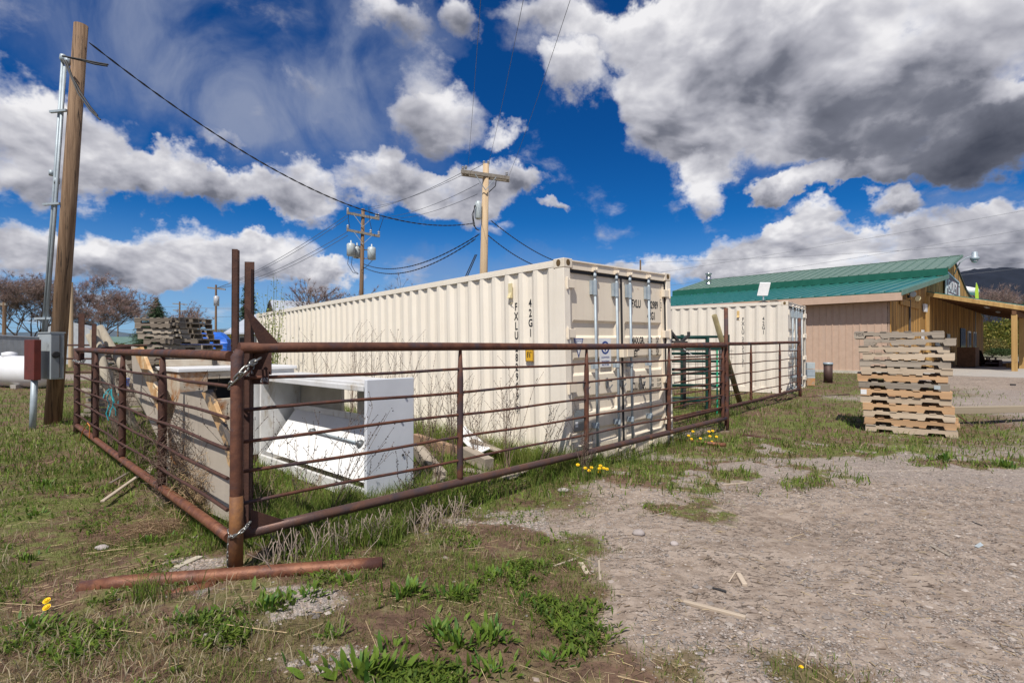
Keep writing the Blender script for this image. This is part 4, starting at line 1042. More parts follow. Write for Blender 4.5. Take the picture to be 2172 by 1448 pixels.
# grey pallet stacks on the left, behind the gate
gk = ['dark', 'grey', 'dark', 'dark', 'grey']
rr = random.Random(11)
def lstack(base, rz, n, z0, where, sc=1):
    z = z0
    for k in range(n):
        a = rz+rr.uniform(-.05, .05)
        loc = (base[0]+rr.uniform(-.05, .05), base[1]+rr.uniform(-.05, .05), z)
        idx = n-1-k
        pallet('%s weathered grey pallet from the top of the %s stack' % (ords[idx] if idx < 13 else 'lowest', where), loc, a, gk[rr.randrange(5)], rr, (rr.uniform(-.01, .01), rr.uniform(-.012, .012)))
        z += .1235
    return z
# stack with near corner at px 300
ztop = lstack((-8.45, 12.1), R(4), 13, tz(-8, 12), 'wider left')
lstack((-8.80, 12.2), R(-2), 4, ztop, 'small upper left')
lstack((-10.05, 12.6), R(38), 11, tz(-10, 12.6), 'low far left')
# small crates and blue tarp behind
def lump(name, label, c, r, m, cat, seed=0, n=14, h=12):
    rg = random.Random(seed); mb = MB(); vs = []
    for i in range(h+1):
        ph = math.pi*i/h
        for k in range(n):
            t = 2*math.pi*k/n; j = 1+.18*math.sin(3*t+seed)*math.sin(ph)+rg.uniform(-.07, .07)
            q = abs(math.cos(t))**.5*math.copysign(1, math.cos(t)), abs(math.sin(t))**.5*math.copysign(1, math.sin(t))
            vs.append((c[0]+r[0]*q[0]*math.sin(ph)**.5*j if 0 < i < h else c[0], c[1]+r[1]*q[1]*math.sin(ph)**.5*j if 0 < i < h else c[1], c[2]+r[2]*math.cos(ph)*j))
    fs = [(i*n+k, (i+1)*n+k, (i+1)*n+(k+1) % n, i*n+(k+1) % n) for i in range(h) for k in range(n)]
    o = mb.add(vs, fs).build(name, m, None); tag(o, label, cat); return o
lump('tarp_bundle', 'crumpled blue tarp bundle on the far fence right of the grey pallets', (-9.0, 15.6, 1.42), (.62, .45, .46), X['tarp'], 'tarp', 3)
for i, (px, py, s, lb) in enumerate(((410, 757, .22, 'blue bin seen through the grey pallets behind the left gate'), (266, 812, .07, 'small blue bucket low in the weeds behind the left gate'), (430, 772, .14, 'small blue box below the tarp beyond the freezer case'))):
    p = at(px, py, (13.6, 9.0, 15.0)[i])
    r_ = thing('blue_bin', lb, 'bin', (p.x, p.y, p.z-s))
    MB().lathe((p.x, p.y, p.z-s), [(s*.75, 0), (s*.9, s*1.7)], 12).build('body', X['tarp'], r_, True); MB().lathe((p.x, p.y, p.z-s), [(s*.95, s*1.7), (s*.95, s*1.95), (s*.8, s*2)], 12).build('rim', X['tarp'], r_, True)
# brick-like low stack of scrap timber below the grey pallets
for i in range(6):
    y = 10.6+.02*i; zz = tz(-8, 10.6)+.05+.1*(i % 6)
    x0 = -8.7+.25*(i//6)+rr.uniform(-.1, .1)
    plank('scrap_timber', None, (x0, y, zz), (x0+1.1+rr.uniform(-.3, .3), y+.25, zz), .09, .07, X['grey_wood'])
    tag(bpy.context.scene.objects[-1] if False else [o for o in bpy.data.objects if o.name.startswith('scrap_timber')][-1], '%s grey timber in the scrap heap between the left gate and the grey pallets' % ('lowest', 'second lowest', 'third', 'fourth', 'fifth', 'topmost')[i], 'timber')

# three round posts leaning together at the left gate's far end
for i, (pb, pt, lb) in enumerate((((-6.55, 8.75), (200, 702), 'leftmost'), ((-6.35, 8.9), (190, 712), 'shorter middle'), ((-6.0, 9.0), (211, 695), 'rightmost'))):
    b_ = Vector((pb[0], pb[1], tz(*pb)-.05)); tpt = at(pt[0], pt[1], 9.1+.15*i)
    o = MB().cyl(b_, tpt, .075, .065, n=14).build('leaning_round_post', X['round_post2'], None, smooth=True); tag(o, '%s of the three wooden round posts leaning behind the end of the left gate' % lb, 'wooden post')

# ------------------------------------------------------------------ green corral panels behind the far gate
def corral(label, P, Q, z0, h, n=5, mesh=False, legs=(0, 1)):
    P, Q = Vector(P), Vector(Q); root = thing('corral_panel', label, 'panel', (P.x, P.y, tz(P.x, P.y)))
    for k in range(n):
        z = z0+h*(1-k/(n-.3))
        MB().tube([P+Vector((0, 0, z)), Q+Vector((0, 0, z))], .03, 10).build('rail', X['green_pipe'], root, True, smooth=True)
    for t in legs:
        p = P.lerp(Q, t); MB().box(p.x-.035, p.x+.035, p.y-.03, p.y+.03, tz(p.x, p.y)-.02, z0+h+.05).build('upright', X['green_pipe'], root, True, bevel=.008)
    return root
corral('dark green corral panel between the two cream containers', (2.6, 11.0, 0), (4.18, 11.2, 0), .1, 1.58, 5)
corral('dark green corral panel set back behind the first, ending beside the leaning pole', (3.5, 12.2, 0), (5.02, 12.1, 0), .1, 1.62, 6, legs=(.3, .98))
# welded mesh panel
wm = thing('wire_mesh_panel', 'sheet of rusty wire mesh hung behind the green corral panels', 'mesh panel', (3.4, 11.6, 0))
m = MB()
for i in range(11): x = 3.3+i*.16; m.tube([(x, 11.7, .15), (x, 11.7, 1.45)], .004, 4)
for i in range(9): z = .2+i*.15; m.tube([(3.3, 11.7, z), (4.95, 11.7, z)], .004, 4)
kind(m.build('wires', X['dark_steel'], wm, True), 'stuff')
for x in (3.42, 3.85): MB().box(x, x+.06, 11.75, 11.81, .1, 1.5).build('mesh_frame_bar', X['dark_steel'], wm, True)
# bright green T-post, dark post, angle-iron rack
o = MB().box(4.26, 4.29, 10.9, 10.92, .08, 1.42).build('green_stake', X['green_bright'], None); tag(o, 'bright green steel stake standing behind the far gate left of the middle post', 'stake')
o = MB().cyl((4.40, 10.95, .09), (4.38, 10.95, 1.43), .05, n=12).build('grey_tube', X['dark_steel'], None, smooth=True); tag(o, 'dark grey tube standing next to the bright green stake', 'tube')
rk = thing('steel_rack', 'dark angle-iron brackets sticking up behind the green corral panel', 'rack', (3.0, 10.6, 0))
for a, b in (((3.26, 10.7, 1.78), (3.46, 10.8, 1.56)), ((3.46, 10.8, 1.56), (3.68, 10.9, 1.72)), ((3.25, 10.7, 1.60), (3.25, 10.7, 1.83)), ((3.68, 10.9, 1.70), (3.68, 10.9, 1.80)), ((3.0, 10.7, 1.60), (3.6, 10.75, 1.58))):
    MB().bar(a, b, .05, .05).build('bracket', X['dark_steel'], rk, True)
o = MB().tube([at(1450, 739, 10.9), at(1460, 746, 10.9), at(1468, 752, 10.9), at(1476, 758, 10.9)], .006, 5).build('loose_wire', X['white'], None); tag(o, 'scrap of white cord hanging on the green corral rails', 'cord')
# leaning round pole
o = MB().cyl(gnd(1571, 858), at(1515, 668, 11.2), .062, .055, n=14).build('leaning_pole', X['round_post'], None, smooth=True); tag(o, 'brown round pole leaning behind the tall middle post', 'wooden post')

# ------------------------------------------------------------------ building
F0 = Vector((17.64, 24.6, 0)); C0 = Vector((18.08, 25.03, 0)); gd = Vector((.737, .676, 0)); pd_ = Vector((-.676, .737, 0))
bl = thing('storefront_building', 'long farm building with green metal roofs, pinkish side wall and brown board gable', 'building', (C0.x, C0.y, .2), (0, 0, math.atan2(gd.y, gd.x)))
def W(t, s, z): return Vector((C0.x+gd.x*t+pd_.x*s, C0.y+gd.y*t+pd_.y*s, z))
Zb = .05
LEN = 18.4
def profz(t):   # outline of the gable
    pts = [(-.6, 3.98), (12.0, 5.90), (12.01, 6.37), (17.8, 7.83), (24.1, 5.93), (29, 5.2), (34.8, 4.2)]
    for (a, za), (b, zb_) in zip(pts, pts[1:]):
        if a <= t <= b: return za+(zb_-za)*(t-a)/(b-a)
    return 4
# pinkish side wall: grooved sheets
m = MB(); s = 0
wall_sheets = []
while s < LEN-.01:
    e = min(s+1.22, LEN); mb = MB(); q = s
    while q < e-.01:
        q2 = min(q+.305, e)
        mb.add([W(0, q+.012, Zb), W(0, q2-.012, Zb), W(0, q2-.012, 3.95), W(0, q+.012, 3.95)], [(0, 3, 2, 1)])
        mb.add([W(-.02, q2-.02, Zb), W(-.02, q2+.012, Zb), W(-.02, q2+.012, 3.95), W(-.02, q2-.02, 3.95)], [(0, 3, 2, 1)])
        mb.add([W(0, q2-.02, Zb), W(-.02, q2-.02, Zb), W(-.02, q2-.02, 3.95), W(0, q2-.02, 3.95)], [(0, 3, 2, 1)])
        mb.add([W(-.02, q+.012, Zb), W(0, q+.012, Zb), W(0, q+.012, 3.95), W(-.02, q+.012, 3.95)], [(0, 3, 2, 1)])
        q = q2
    mb.build('siding_sheet', X['pink'], bl, True)
    MB().obox(W(-.024, e, (Zb+3.95)/2), gd*.007, pd_*.018, Vector((0, 0, (3.95-Zb)/2))).build('cover_strip', X['pink'], bl, True)
    s = e
MB().obox(W(.1, LEN/2, (Zb+3.9)/2), gd*.07, pd_*LEN/2, Vector((0, 0, (3.9-Zb)/2))).build('side_wall_core', X['pink'], bl, True)
MB().obox(W(-.02, LEN/2, .22), gd*.03, pd_*LEN/2, Vector((0, 0, .08))).build('wall_base_trim', X['enamel_rust2'], bl, True)
# fascia and soffit along the eave
MB().obox(W(-.6, LEN/2-.25, 3.83), gd*.02, pd_*(LEN/2+.35), Vector((0, 0, .18))).build('fascia', X['pink'], bl, True)
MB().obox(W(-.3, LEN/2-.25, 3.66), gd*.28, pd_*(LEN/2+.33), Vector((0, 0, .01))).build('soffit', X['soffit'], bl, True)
MB().obox(W(-.3, -.58, 3.83), gd*.30, pd_*.018, Vector((0, 0, .18))).build('fascia', X['pink'], bl, True) if False else None
# gable: vertical boards, one by one
rg = random.Random(3); t = 0.0; nb_ = 0; BM = {}
brd_rows = []
while t < 34.6:
    w = rg.choice((.24, .27, .30)); e = min(t+w, 34.6)
    za, zc = profz(t+.01)-.06, profz(e-.01)-.06
    y = -.03-.018*rg.random()
    mb = MB().prism([W(t+.01, 0, Zb), W(e-.01, 0, Zb), W(e-.01, 0, zc), W(t+.01, 0, za)], -pd_*(.022+.012*rg.random()))
    mb.build('board', X['barn'], bl, True); nb_ += 1
    t = e
MB().prism([W(0, .06, Zb), W(34.6, .06, Zb), W(34.6, .06, 4.1), W(24.1, .06, 5.8), W(17.8, .06, 7.7), W(12.05, .06, 6.2), W(12.0, .06, 5.8), W(0, .06, 3.95)], pd_*.05).build('gable_backing', X['dark_trim'], bl, True)
MB().obox(W(.06, -.05, 2.0), gd*.07, pd_*.03, Vector((0, 0, 1.9))).build('corner_board', X['pink'], bl, True) if False else None
MB().obox(W(8.35, -.12, 2.25), gd*.10, pd_*.08, Vector((0, 0, 2.2))).build('wall_post', X['beam'], bl, True)
# roofs: ribbed metal sheets
def roof(name, t0, z0, t1, z1, s0, s1, m, th=.03, rib=.6):
    mb = MB(); d = Vector((gd.x*(t1-t0), gd.y*(t1-t0), z1-z0)); nrm = d.cross(pd_).normalized(); nrm = nrm if nrm.z > 0 else -nrm
    mb.prism([W(t0, s0, z0), W(t1, s0, z1), W(t1, s1, z1), W(t0, s1, z0)], nrm*th)
    o = mb.build(name, m, bl, True)
    rb = MB(); s = s0+.02
    while s < s1:
        rb.prism([W(t0, s-.04, z0)+nrm*(th+.001), W(t0, s-.025, z0)+nrm*(th+.06), W(t0, s+.025, z0)+nrm*(th+.06), W(t0, s+.04, z0)+nrm*(th+.001)], d)
        s += rib
    kind(rb.build('roof_ribs', m, o, True), 'stuff')
    return o
roof('lower_roof', -.62, 4.02, 12.05, 5.93, -.55, LEN+.1, X['roof_low'])
roof('upper_roof', 12.0, 6.42, 17.8, 7.87, -.55, LEN+.1, X['roof_up'])
roof('far_roof', 17.82, 7.87, 24.1, 5.97, -.02, LEN+.1, X['roof_up'])
roof('far_lower_roof', 24.12, 5.97, 34.9, 4.25, -.02, LEN+.1, X['roof_low'])
MB().obox(W(11.9, LEN/2-.22, 6.20), gd*.02, pd_*(LEN/2+.34), Vector((0, 0, .22))).build('step_trim', X['roof_trim'], bl, True)
MB().obox(W(17.75, LEN/2-.22, 7.90), gd*.12, pd_*(LEN/2+.33), Vector((0, 0, .02))).build('ridge_cap', X['roof_up'], bl, True)
def rake(t0, z0, t1, z1, h=.2, m='roof_low', o_=-.58):
    a, b = W(t0, o_, z0), W(t1, o_, z1); MB().prism([a, b, b-Vector((0, 0, h)), a-Vector((0, 0, h))], -pd_*.03).build('rake_trim', X[m], bl, True)
rake(-.64, 4.11, 12.05, 6.02, .24, 'rake'); rake(12.0, 6.50, 17.8, 7.93, .16, 'rake'); rake(17.8, 7.93, 24.1, 6.03, .14, 'dark_trim', -.06); rake(24.1, 6.03, 34.9, 4.3, .14, 'dark_trim', -.06)
# flue
fl = W(14.6, 16.5, 6.9)
MB().lathe(fl, [(.42, -.15), (.26, .14), (.20, .20), (.20, 1.0)], 16).lathe(fl, [(.225, .36), (.225, .85)], 16).build('flue_pipe', X['chrome'], bl, True, smooth=True)
MB().lathe(fl, [(.27, 1.05), (.29, 1.09), (.29, 1.15), (.05, 1.2)], 16).build('flue_cap', X['chrome'], bl, True, smooth=True)
# mast
o = MB().cyl(W(4.2, 18.6, 3.9), W(4.2, 18.6, 7.2), .03, n=8).build('service_mast', X['galv'], bl, True)
# flood lights on the gable, yard lamp on its gooseneck
fx = thing('flood_light', 'twin flood light on the brown boards below the green eave', 'light', tuple(W(3.6, -.1, 4.1)))
MB().obox(W(3.6, -.08, 4.12), gd*.08, pd_*.04, Vector((0, 0, .08))).build('junction_box', X['dark_steel'], fx, True)
for dt, lb in ((-.38, 0), (.75, 1)):
    MB().lathe(W(3.6+dt, -.28, 4.22-.15*lb), [(.02, -.12), (.11, -.04), (.15, .14), (.13, .15)], 14, (-.2, -.7, -.15)).build('lamp_head', X['vent'] if lb else X['galv'], fx, True, smooth=True)
ld = thing('yard_lamp', 'grey yard lamp on a curved arm at the peak of the brown gable', 'lamp', tuple(W(18.0, -.1, 6.9)))
arm = [W(18.05, -.1, 6.65), W(18.05, -.2, 7.0), W(18.1, -.4, 7.45), W(18.2, -.7, 7.75), W(18.3, -1.0, 7.85)]
MB().tube(arm, .035, 8).build('arm', X['galv'], ld, True, smooth=True)
MB().lathe(W(18.35, -1.15, 7.65), [(.15, -.12), (.26, -.05), (.26, .10), (.18, .16), (.16, .46), (.14, .49)], 16).build('head', X['galv'], ld, True, smooth=True)
MB().lathe(W(18.35, -1.15, 7.45), [(.05, -.08), (.17, -.02), (.2, .08)], 16).build('globe', X['porcelain'], ld, True, smooth=True)
# sign
sg = thing('store_sign', 'maroon and white wooden sign high on the brown gable', 'sign', tuple(W(16, -.09, 5.5)))
MB().prism([W(14.0, -.10, 4.55), W(19.4, -.10, 4.55), W(19.4, -.10, 6.15), W(14.0, -.10, 6.50)], -pd_*.05).build('sign_board', X['signbg'], sg, True)
fr = MB()
for a, b in (((14.0, 4.55), (14.0, 6.5)), ((19.4, 4.55), (19.4, 6.15)), ((14.0, 6.5), (19.4, 6.15)), ((14.0, 4.57), (19.4, 4.57))):
    fr.bar(W(a[0], -.17, a[1]), W(b[0], -.17, b[1]), .05, .10)
fr.build('sign_frame', X['trafo'], sg, True)
def bt(s, size, t, z, m, sx, par):
    o = text(s, size, tuple(W(t, -.165, z)), tuple(gd), (0, 0, 1), None, m, sx, bold=.01, thick=.01); o.parent = par; o.matrix_parent_inverse = mw(par).inverted()
bt('H', 1.85, 14.15, 4.85, X['white'], .62, sg); bt('EADLEY', 1.15, 15.05, 5.22, X['white'], .88, sg)
bt('FARM CENTER', .56, 15.1, 4.72, X['white'], .92, sg)
# wood rail (old door track) and drip pipe on the boards
tr = MB().bar(W(1.6, -.10, 3.75), W(6.2, -.10, 3.72), .05, .30, up=(0, 0, 1)); tr.build('door_track', X['barn'], bl, True)
MB().cyl(W(3.7, -.10, .3), W(3.7, -.10, 3.95), .05, n=8).build('downpipe', X['dark_trim'], bl, True)
MB().obox(W(7.6, -.12, 3.72), gd*.35, pd_*.05, Vector((0, 0, .22))).build('meter_box', X['white'], bl, True)
MB().obox(W(7.1, -.09, 1.9), gd*.30, pd_*.02, Vector((0, 0, .55))).build('notice_board', X['white'], bl, True)
MB().obox(W(12.0, -.08, 1.75), gd*1.0, pd_*.02, Vector((0, 0, .65))).build('white_panel', X['porcelain'], bl, True)
MB().obox(W(15.6, -.08, 2.0), gd*.55, pd_*.02, Vector((0, 0, .35))).build('white_panel', X['porcelain'], bl, True)
MB().obox(W(22, -.07, 1.6), gd*1.2, pd_*.03, Vector((0, 0, 1.3))).build('doorway', X['glass'], bl, True)
for tt in (25.2, 28.4): 
    wv = MB().obox(W(tt, -.08, 1.8), gd*.75, pd_*.03, Vector((0, 0, .95))).build('window', X['white'], bl, True)
    MB().obox(W(tt, -.12, 1.8), gd*.6, pd_*.02, Vector((0, 0, .8))).build('pane', X['glass'], wv, True)
# porch: sloping roof on posts, slab
def porch():
    root = thing('porch', 'open timber porch with a sloping roof along the brown gable', 'porch', tuple(W(20, -3, .2)))
    t0, t1 = 8.55, 34.8; u1 = 4.75; za, zb_ = 4.62, 3.42
    P = lambda t, u, z: W(t, -u, z)
    MB().prism([P(t0, .05, za+.09), P(t1, .05, za+.09), P(t1, u1, zb_+.09), P(t0, u1, zb_+.09)], (0, 0, .04)).build('roof_sheet', X['roof_low'], root, True)
    # ceiling boards
    n = 16
    for i in range(n):
        a, b = t0+.1+(t1-t0-.2)*i/n, t0+.1+(t1-t0-.2)*(i+.96)/n
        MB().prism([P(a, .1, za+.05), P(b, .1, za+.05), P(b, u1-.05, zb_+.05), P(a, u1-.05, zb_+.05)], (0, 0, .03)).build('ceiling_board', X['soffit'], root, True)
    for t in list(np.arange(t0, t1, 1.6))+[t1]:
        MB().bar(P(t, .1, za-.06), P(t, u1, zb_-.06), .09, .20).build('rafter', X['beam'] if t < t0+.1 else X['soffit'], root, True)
    MB().bar(P(t0-.02, .02, za+.0), P(t0-.02, 2.1, za-.52), .03, .17).build('edge_board', X['beam'], root, True)
    MB().bar(P(t0-.02, 2.12, za-.53), P(t0-.02, u1, zb_+.0), .03, .17).build('edge_board', X['strip1'], root, True)
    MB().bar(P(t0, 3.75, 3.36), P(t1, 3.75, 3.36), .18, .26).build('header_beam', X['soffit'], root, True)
    for k, t in enumerate((8.7, 13.5, 18.5, 23.5, 28.5, 33.5)):
        MB().obox(P(t, 3.75, 1.70), gd*.12, pd_*.12, Vector((0, 0, 1.53))).build('porch_post', X['beam'], root, True, bevel=.015)
        MB().bar(P(t+.1, 3.75, 2.6), P(t+.9, 3.75, 3.25), .1, .12).build('knee_brace', X['beam'], root, True)
    for t in (11.5, 17.5): MB().obox(P(t, 2.4, 4.62-.27*2.4-.14), gd*.6, pd_*.08, Vector((0, 0, .03))).build('ceiling_light', X['porcelain'], root, True)
porch()
m = MB(); ss_ = MB()
def slabpiece(i, a, b, u0, u1, nm='slab_panel'):
    return MB().prism([W(a, -u0, .19), W(b, -u0, .19), W(b, -u1, .19), W(a, -u1, .19)], (0, 0, -.25)).build(nm, X['concrete'], slab, True, bevel=.01)
slab = thing('concrete_slab', 'pale concrete slab in front of the brown gable', 'slab', tuple(W(10, -3, .1)))
del slab['category']; del slab['label']; slab['kind'] = 'structure'
for i in range(9): slabpiece(i, 1.2+i*3.8, 1.2+i*3.8+3.785, .06, 7.2)
# planting bed kerb, wall and red mulch at the frame edge
o = MB().prism([W(9.3, -4.4, .2), W(9.3, -9, .2), W(7.0, -9, .2), W(7.6, -5.2, .2)], (0, 0, .10)).build('planting_bed_kerb', X['concrete'], None, bevel=.01); tag(o, 'low concrete kerb of the planting bed at the foot of the porch post', 'kerb')
o = MB().prism([W(9.2, -4.7, .3), W(9.2, -9, .3), W(7.6, -9, .3), W(8.0, -5.4, .3)], (0, 0, .05)).build('mulch', X['mulch'] if 'mulch' in X else X['red'], None); kind(o, 'stuff')
# step/kerb timbers on the slab under the porch
plank('timber_curb', 'long dark timber curb on the slab under the porch', W(17, -.9, .30), W(17, -4.2, .30), .3, .22, X['soffit'], 'timber')
plank('timber_crate', 'low wooden pallet box on the slab beside the porch post', W(15, -3.0, .35), W(15, -4.4, .35), .9, .28, X['barn'], 'crate')
cab2 = MB().obox(W(14.6, -1.2, .85), gd*.9, pd_*.45, Vector((0, 0, .62))).build('dark_cabinet', X['soffit'], None, bevel=.02); tag(cab2, 'dark wooden cabinet on wheels in the shade against the brown wall', 'cabinet')
# adirondack chairs
def adk(label, loc, rz, m=X['chair']):
    root = thing('adirondack_chair', label, 'chair', loc, (0, 0, rz))
    for i in range(5): MB().box(-.28+i*.115, -.18+i*.115, .0, .02, 0, .95-.05*abs(i-2)).build('back_slat', m, root).rotation_euler = (R(-22), 0, 0)
    for o in [c for c in root.children if c.name.startswith('back_slat')]: o.location = (0, .2, .28)
    for i in range(4): MB().box(-.28, .28, -.42+i*.13, -.31+i*.13, .38-.03*i, .40-.03*i).build('seat_slat', m, root)
    for sx in (-1, 1):
        MB().bar((sx*.36, -.45, .62), (sx*.36, .32, .60), .14, .025).build('armrest', m, root)
        MB().box(sx*.31-.02, sx*.31+.02, -.45, -.35, 0, .62).build('leg', m, root)
        MB().bar((sx*.31, -.42, .36), (sx*.31, .55, .04), .03, .13).build('side_rail', m, root)
for i, (px, Y) in enumerate(((2062, 36.5), (2077, 35.6), (2090, 35.0))):
    p = at(px, 760, Y); adk('%s of the dark Adirondack chairs on the porch slab' % ('left', 'middle', 'right')[i], (p.x, p.y, .19), R(75+8*i))
bt_ = thing('porch_bench', 'dark wooden bench end with an armrest at the right of the porch chairs', 'bench', tuple(at(2105, 765, 34.5)))
b0 = at(2105, 762, 34.5); b0.z = .19
MB().box(b0.x-.5, b0.x+.35, b0.y-.3, b0.y+.3, .60, .66).build('arm_board', X['chair'], bt_, True); MB().box(b0.x+.15, b0.x+.38, b0.y-.3, b0.y+.2, .19, .60).build('leg', X['chair'], bt_, True); MB().box(b0.x-.7, b0.x+.15, b0.y-.25, b0.y+.3, .40, .46).build('seat', X['chair'], bt_, True)
# windsock-like flag and white tank beyond the roof
fg = at(2072, 622, 44)
f_ = thing('feather_flag', 'lime green feather flag standing up beyond the far edge of the gable', 'flag', (fg.x, fg.y, .3))
MB().prism([at(2069, 640, 44), at(2068, 615, 44), at(2071, 597, 44), at(2075, 608, 44), at(2076, 640, 44)], (0, .02, 0)).build('cloth', X['flag'], f_, True); MB().cyl((fg.x-.15, fg.y+.05, .3), at(2070, 598, 44.05), .03, n=6).build('pole', X['galv'], f_, True)
a, b = at(2044, 613, 46), at(2070, 617, 46)
o = MB().cyl(a, b, .33, n=14).build('white_pipe', X['white'], None, smooth=True); tag(o, 'white horizontal pipe showing past the right roof slope beside the lime flag', 'pipe')

# satellite dish on the second container
p = at(1620, 634, 15.6); ds = thing('satellite_dish', 'flat white rectangular dish on a mast on the roof of the second container', 'dish', (p.x, p.y, 2.72))
hh = at(1620, 612, 15.6)
MB().obox(hh, (.16, 0, .0), (.01, .025, .012), (.035, -.02, .19)).build('panel', X['white'], ds, True, bevel=.008)
MB().cyl((p.x+.01, p.y+.05, 2.74), (hh.x, hh.y+.03, hh.z-.05), .02, n=8).build('mast', X['galv'], ds, True)
for dx, dy in ((.3, 0), (-.3, .1), (.05, .35), (-.05, -.3)): MB().bar((p.x, p.y, 2.86), (p.x+dx, p.y+dy, 2.735), .025, .025).build('foot', X['dark_steel'], ds, True)
for i, (s_, w_, lb) in enumerate(((.45, .35, 'brown wood scrap on the corner of the second container roof'), (.9, .5, 'flat brown board on the roof of the second container near the dish'), (.25, .25, 'dark block on the door-end edge of the second container roof'))):
    q = B2+cx2*(.3+.5*i)+cy2*s_; plank('roof_scrap', lb, q+Vector((0, 0, 2.79)), q+cx2*w_+Vector((0, 0, 2.80)), .16, .06, X['dark_wood'], 'board')
# beehive boxes and dark bollard
bh = thing('beehive', 'small stack of weathered grey and orange boxes beside the second container doors', 'beehive', (9.75, 17.2, tz(9.75, 17.2)))
for i, (m_, h) in enumerate(((X['orange_box'] if 'orange_box' in X else X['pine'], .26), (X['trafo'], .05), (X['galv'], .24), (X['trafo'], .22))):
    z0 = (0, .26, .32, .58)[i]; MB().box(-.13, .13, -.14, .14, z0*.95, (z0+h)*.95).build('box', m_, bh, bevel=.008)
o = thing('bollard', 'short brown metal bin with a grey rim standing in the grass before the pinkish wall', 'bollard', (11.05, 18.3, tz(11, 18.3)))
MB().lathe((0, 0, 0), [(.14, 0), (.14, .62)], 16).build('body', X['red2'] if 'red2' in X else X['dark_trim'], o, smooth=True); MB().lathe((0, 0, 0), [(.155, .62), (.155, .70), (.13, .71)], 16).build('rim', X['galv'], o, smooth=True)
o = MB().prism([gnd(2162, 1026)+Vector((.3, 0, 0)), gnd(2172, 1100)+Vector((.5, 0, 0)), gnd(2172, 1060)+Vector((1.5, .5, 0))], (0, 0, .02)) 
# ------------------------------------------------------------------ utility poles and cables
def pole(label, px, Yb, ztop, r0, r1, m, top_px=None, base_px=None, Yt=None, cat='utility pole'):
    xb = (base_px or px); b = at(xb, 724, Yb); b.z = tz(b.x, b.y)-.2
    tx = top_px or px; Yt = Yt or Yb; k = Yt/ray(tx, 400)[1]; t = Vector(((tx-CX)/FPX*Yt/ray(tx, 724)[1]*1.0, Yt, ztop))
    root = thing('utility_pole', label, cat, (b.x, b.y, b.z))
    MB().tube([b, b.lerp(t, .5)+Vector((.01, 0, 0)), t], [r0, (r0+r1)/2, r1], 18).build('pole', m, root, True, smooth=True)
    return root, b, t
# big pole at left, with conduits and boxes
lp, lb_, lt_ = pole('thick old wooden utility pole at the left edge with two conduits and a meter box', 112, 9.9, 7.58, .135, .112, X['pole_old'], top_px=166, Yt=9.9)
def LP(f): return lb_.lerp(lt_, f)
zf = lambda z: (z-lb_.z)/(lt_.z-lb_.z)
for dx, dy, zt in ((-.25, -.02, 6.85), (-.165, -.06, 6.75)):
    a, b = LP(zf(1.62)), LP(zf(zt)); off = Vector((dx-.03, dy, 0))
    MB().tube([a+off+Vector((.04, -.05, 0)), a.lerp(b, .5)+off+Vector((.01, 0, 0)), b+off], .028, 10).build('conduit', X['galv'], lp, True, smooth=True)
for z in (5.9, 4.15, 2.0):
    p = LP(zf(z)); MB().bar(p+Vector((-.42, -.05, 0)), p+Vector((-.05, -.12, .0)), .05, .04).build('conduit_strap', X['galv'], lp, True)
for z in (4.75, 4.6): 
    p = LP(zf(z)); MB().cyl(p+Vector((-.33 if z > 4.7 else -.22, -.03, -.05)), p+Vector((-.33 if z > 4.7 else -.22, -.03, .05)), .045, n=10).build('coupling', X['galv'], lp, True, smooth=True)
wh = LP(zf(6.9))+Vector((-.25, -.05, 0))
MB().lathe(wh, [(.03, -.06), (.06, 0), (.05, .08), (.01, .10)], 10).lathe(wh+Vector((.12, -.04, -.08)), [(.03, -.06), (.06, 0), (.05, .08), (.01, .10)], 10).build('weatherhead', X['galv'], lp, True, smooth=True)
# meter box (grey, with dark socket) and brown box on its own post
mc = at(108, 757, 9.62)
mbx = thing('meter_box', 'grey electric meter box with a dark round socket on the left utility pole', 'meter box', tuple(mc))
bu = Vector((.86, -.5, 0)); bv = Vector((.5, .86, 0)); mk = at(107, 757, 9.35); mcc = mk-bu*.25+bv*.10
MB().obox(mcc, bu*.25, bv*.10, (0, 0, .415)).build('case', X['galv2'], mbx, True, bevel=.008)
MB().obox(mcc+Vector((0, 0, .425)), bu*.265, bv*.115, (0, 0, .01)).build('lid', X['galv2'], mbx, True)
MB().obox(mcc+bu*.254, bu*.004, bv*.09, (0, 0, .39)).build('door', X['galv3'], mbx, True)
MB().obox(mcc+bu*.262+bv*.03, bu*.004, bv*.004, (0, 0, .39)).build('door_seam', X['dark_steel'], mbx, True)
MB().lathe(mcc+bu*.26-bv*.03+Vector((0, 0, .03)), [(.06, -.02), (.06, .02), (.045, .025)], 16, bu).build('socket', X['seal'], mbx, True, smooth=True)
bc = at(65, 765, 9.3)
bx = thing('breaker_box', 'dark red-brown box on a grey steel post left of the utility pole', 'box', (bc.x, bc.y, 0))
bk = at(72, 765, 9.15); bcc = bk-bu*.22+bv*.05
MB().obox(bcc, bu*.22, bv*.05, (0, 0, .355)).build('case', X['red'], bx, True, bevel=.006)
bc = bcc+bu*.05
MB().tube([(bc.x-.03, bc.y+.02, -.1), (bc.x, bc.y+.02, bc.z-.35)], .05, 10).build('post', X['galv'], bx, True, smooth=True)

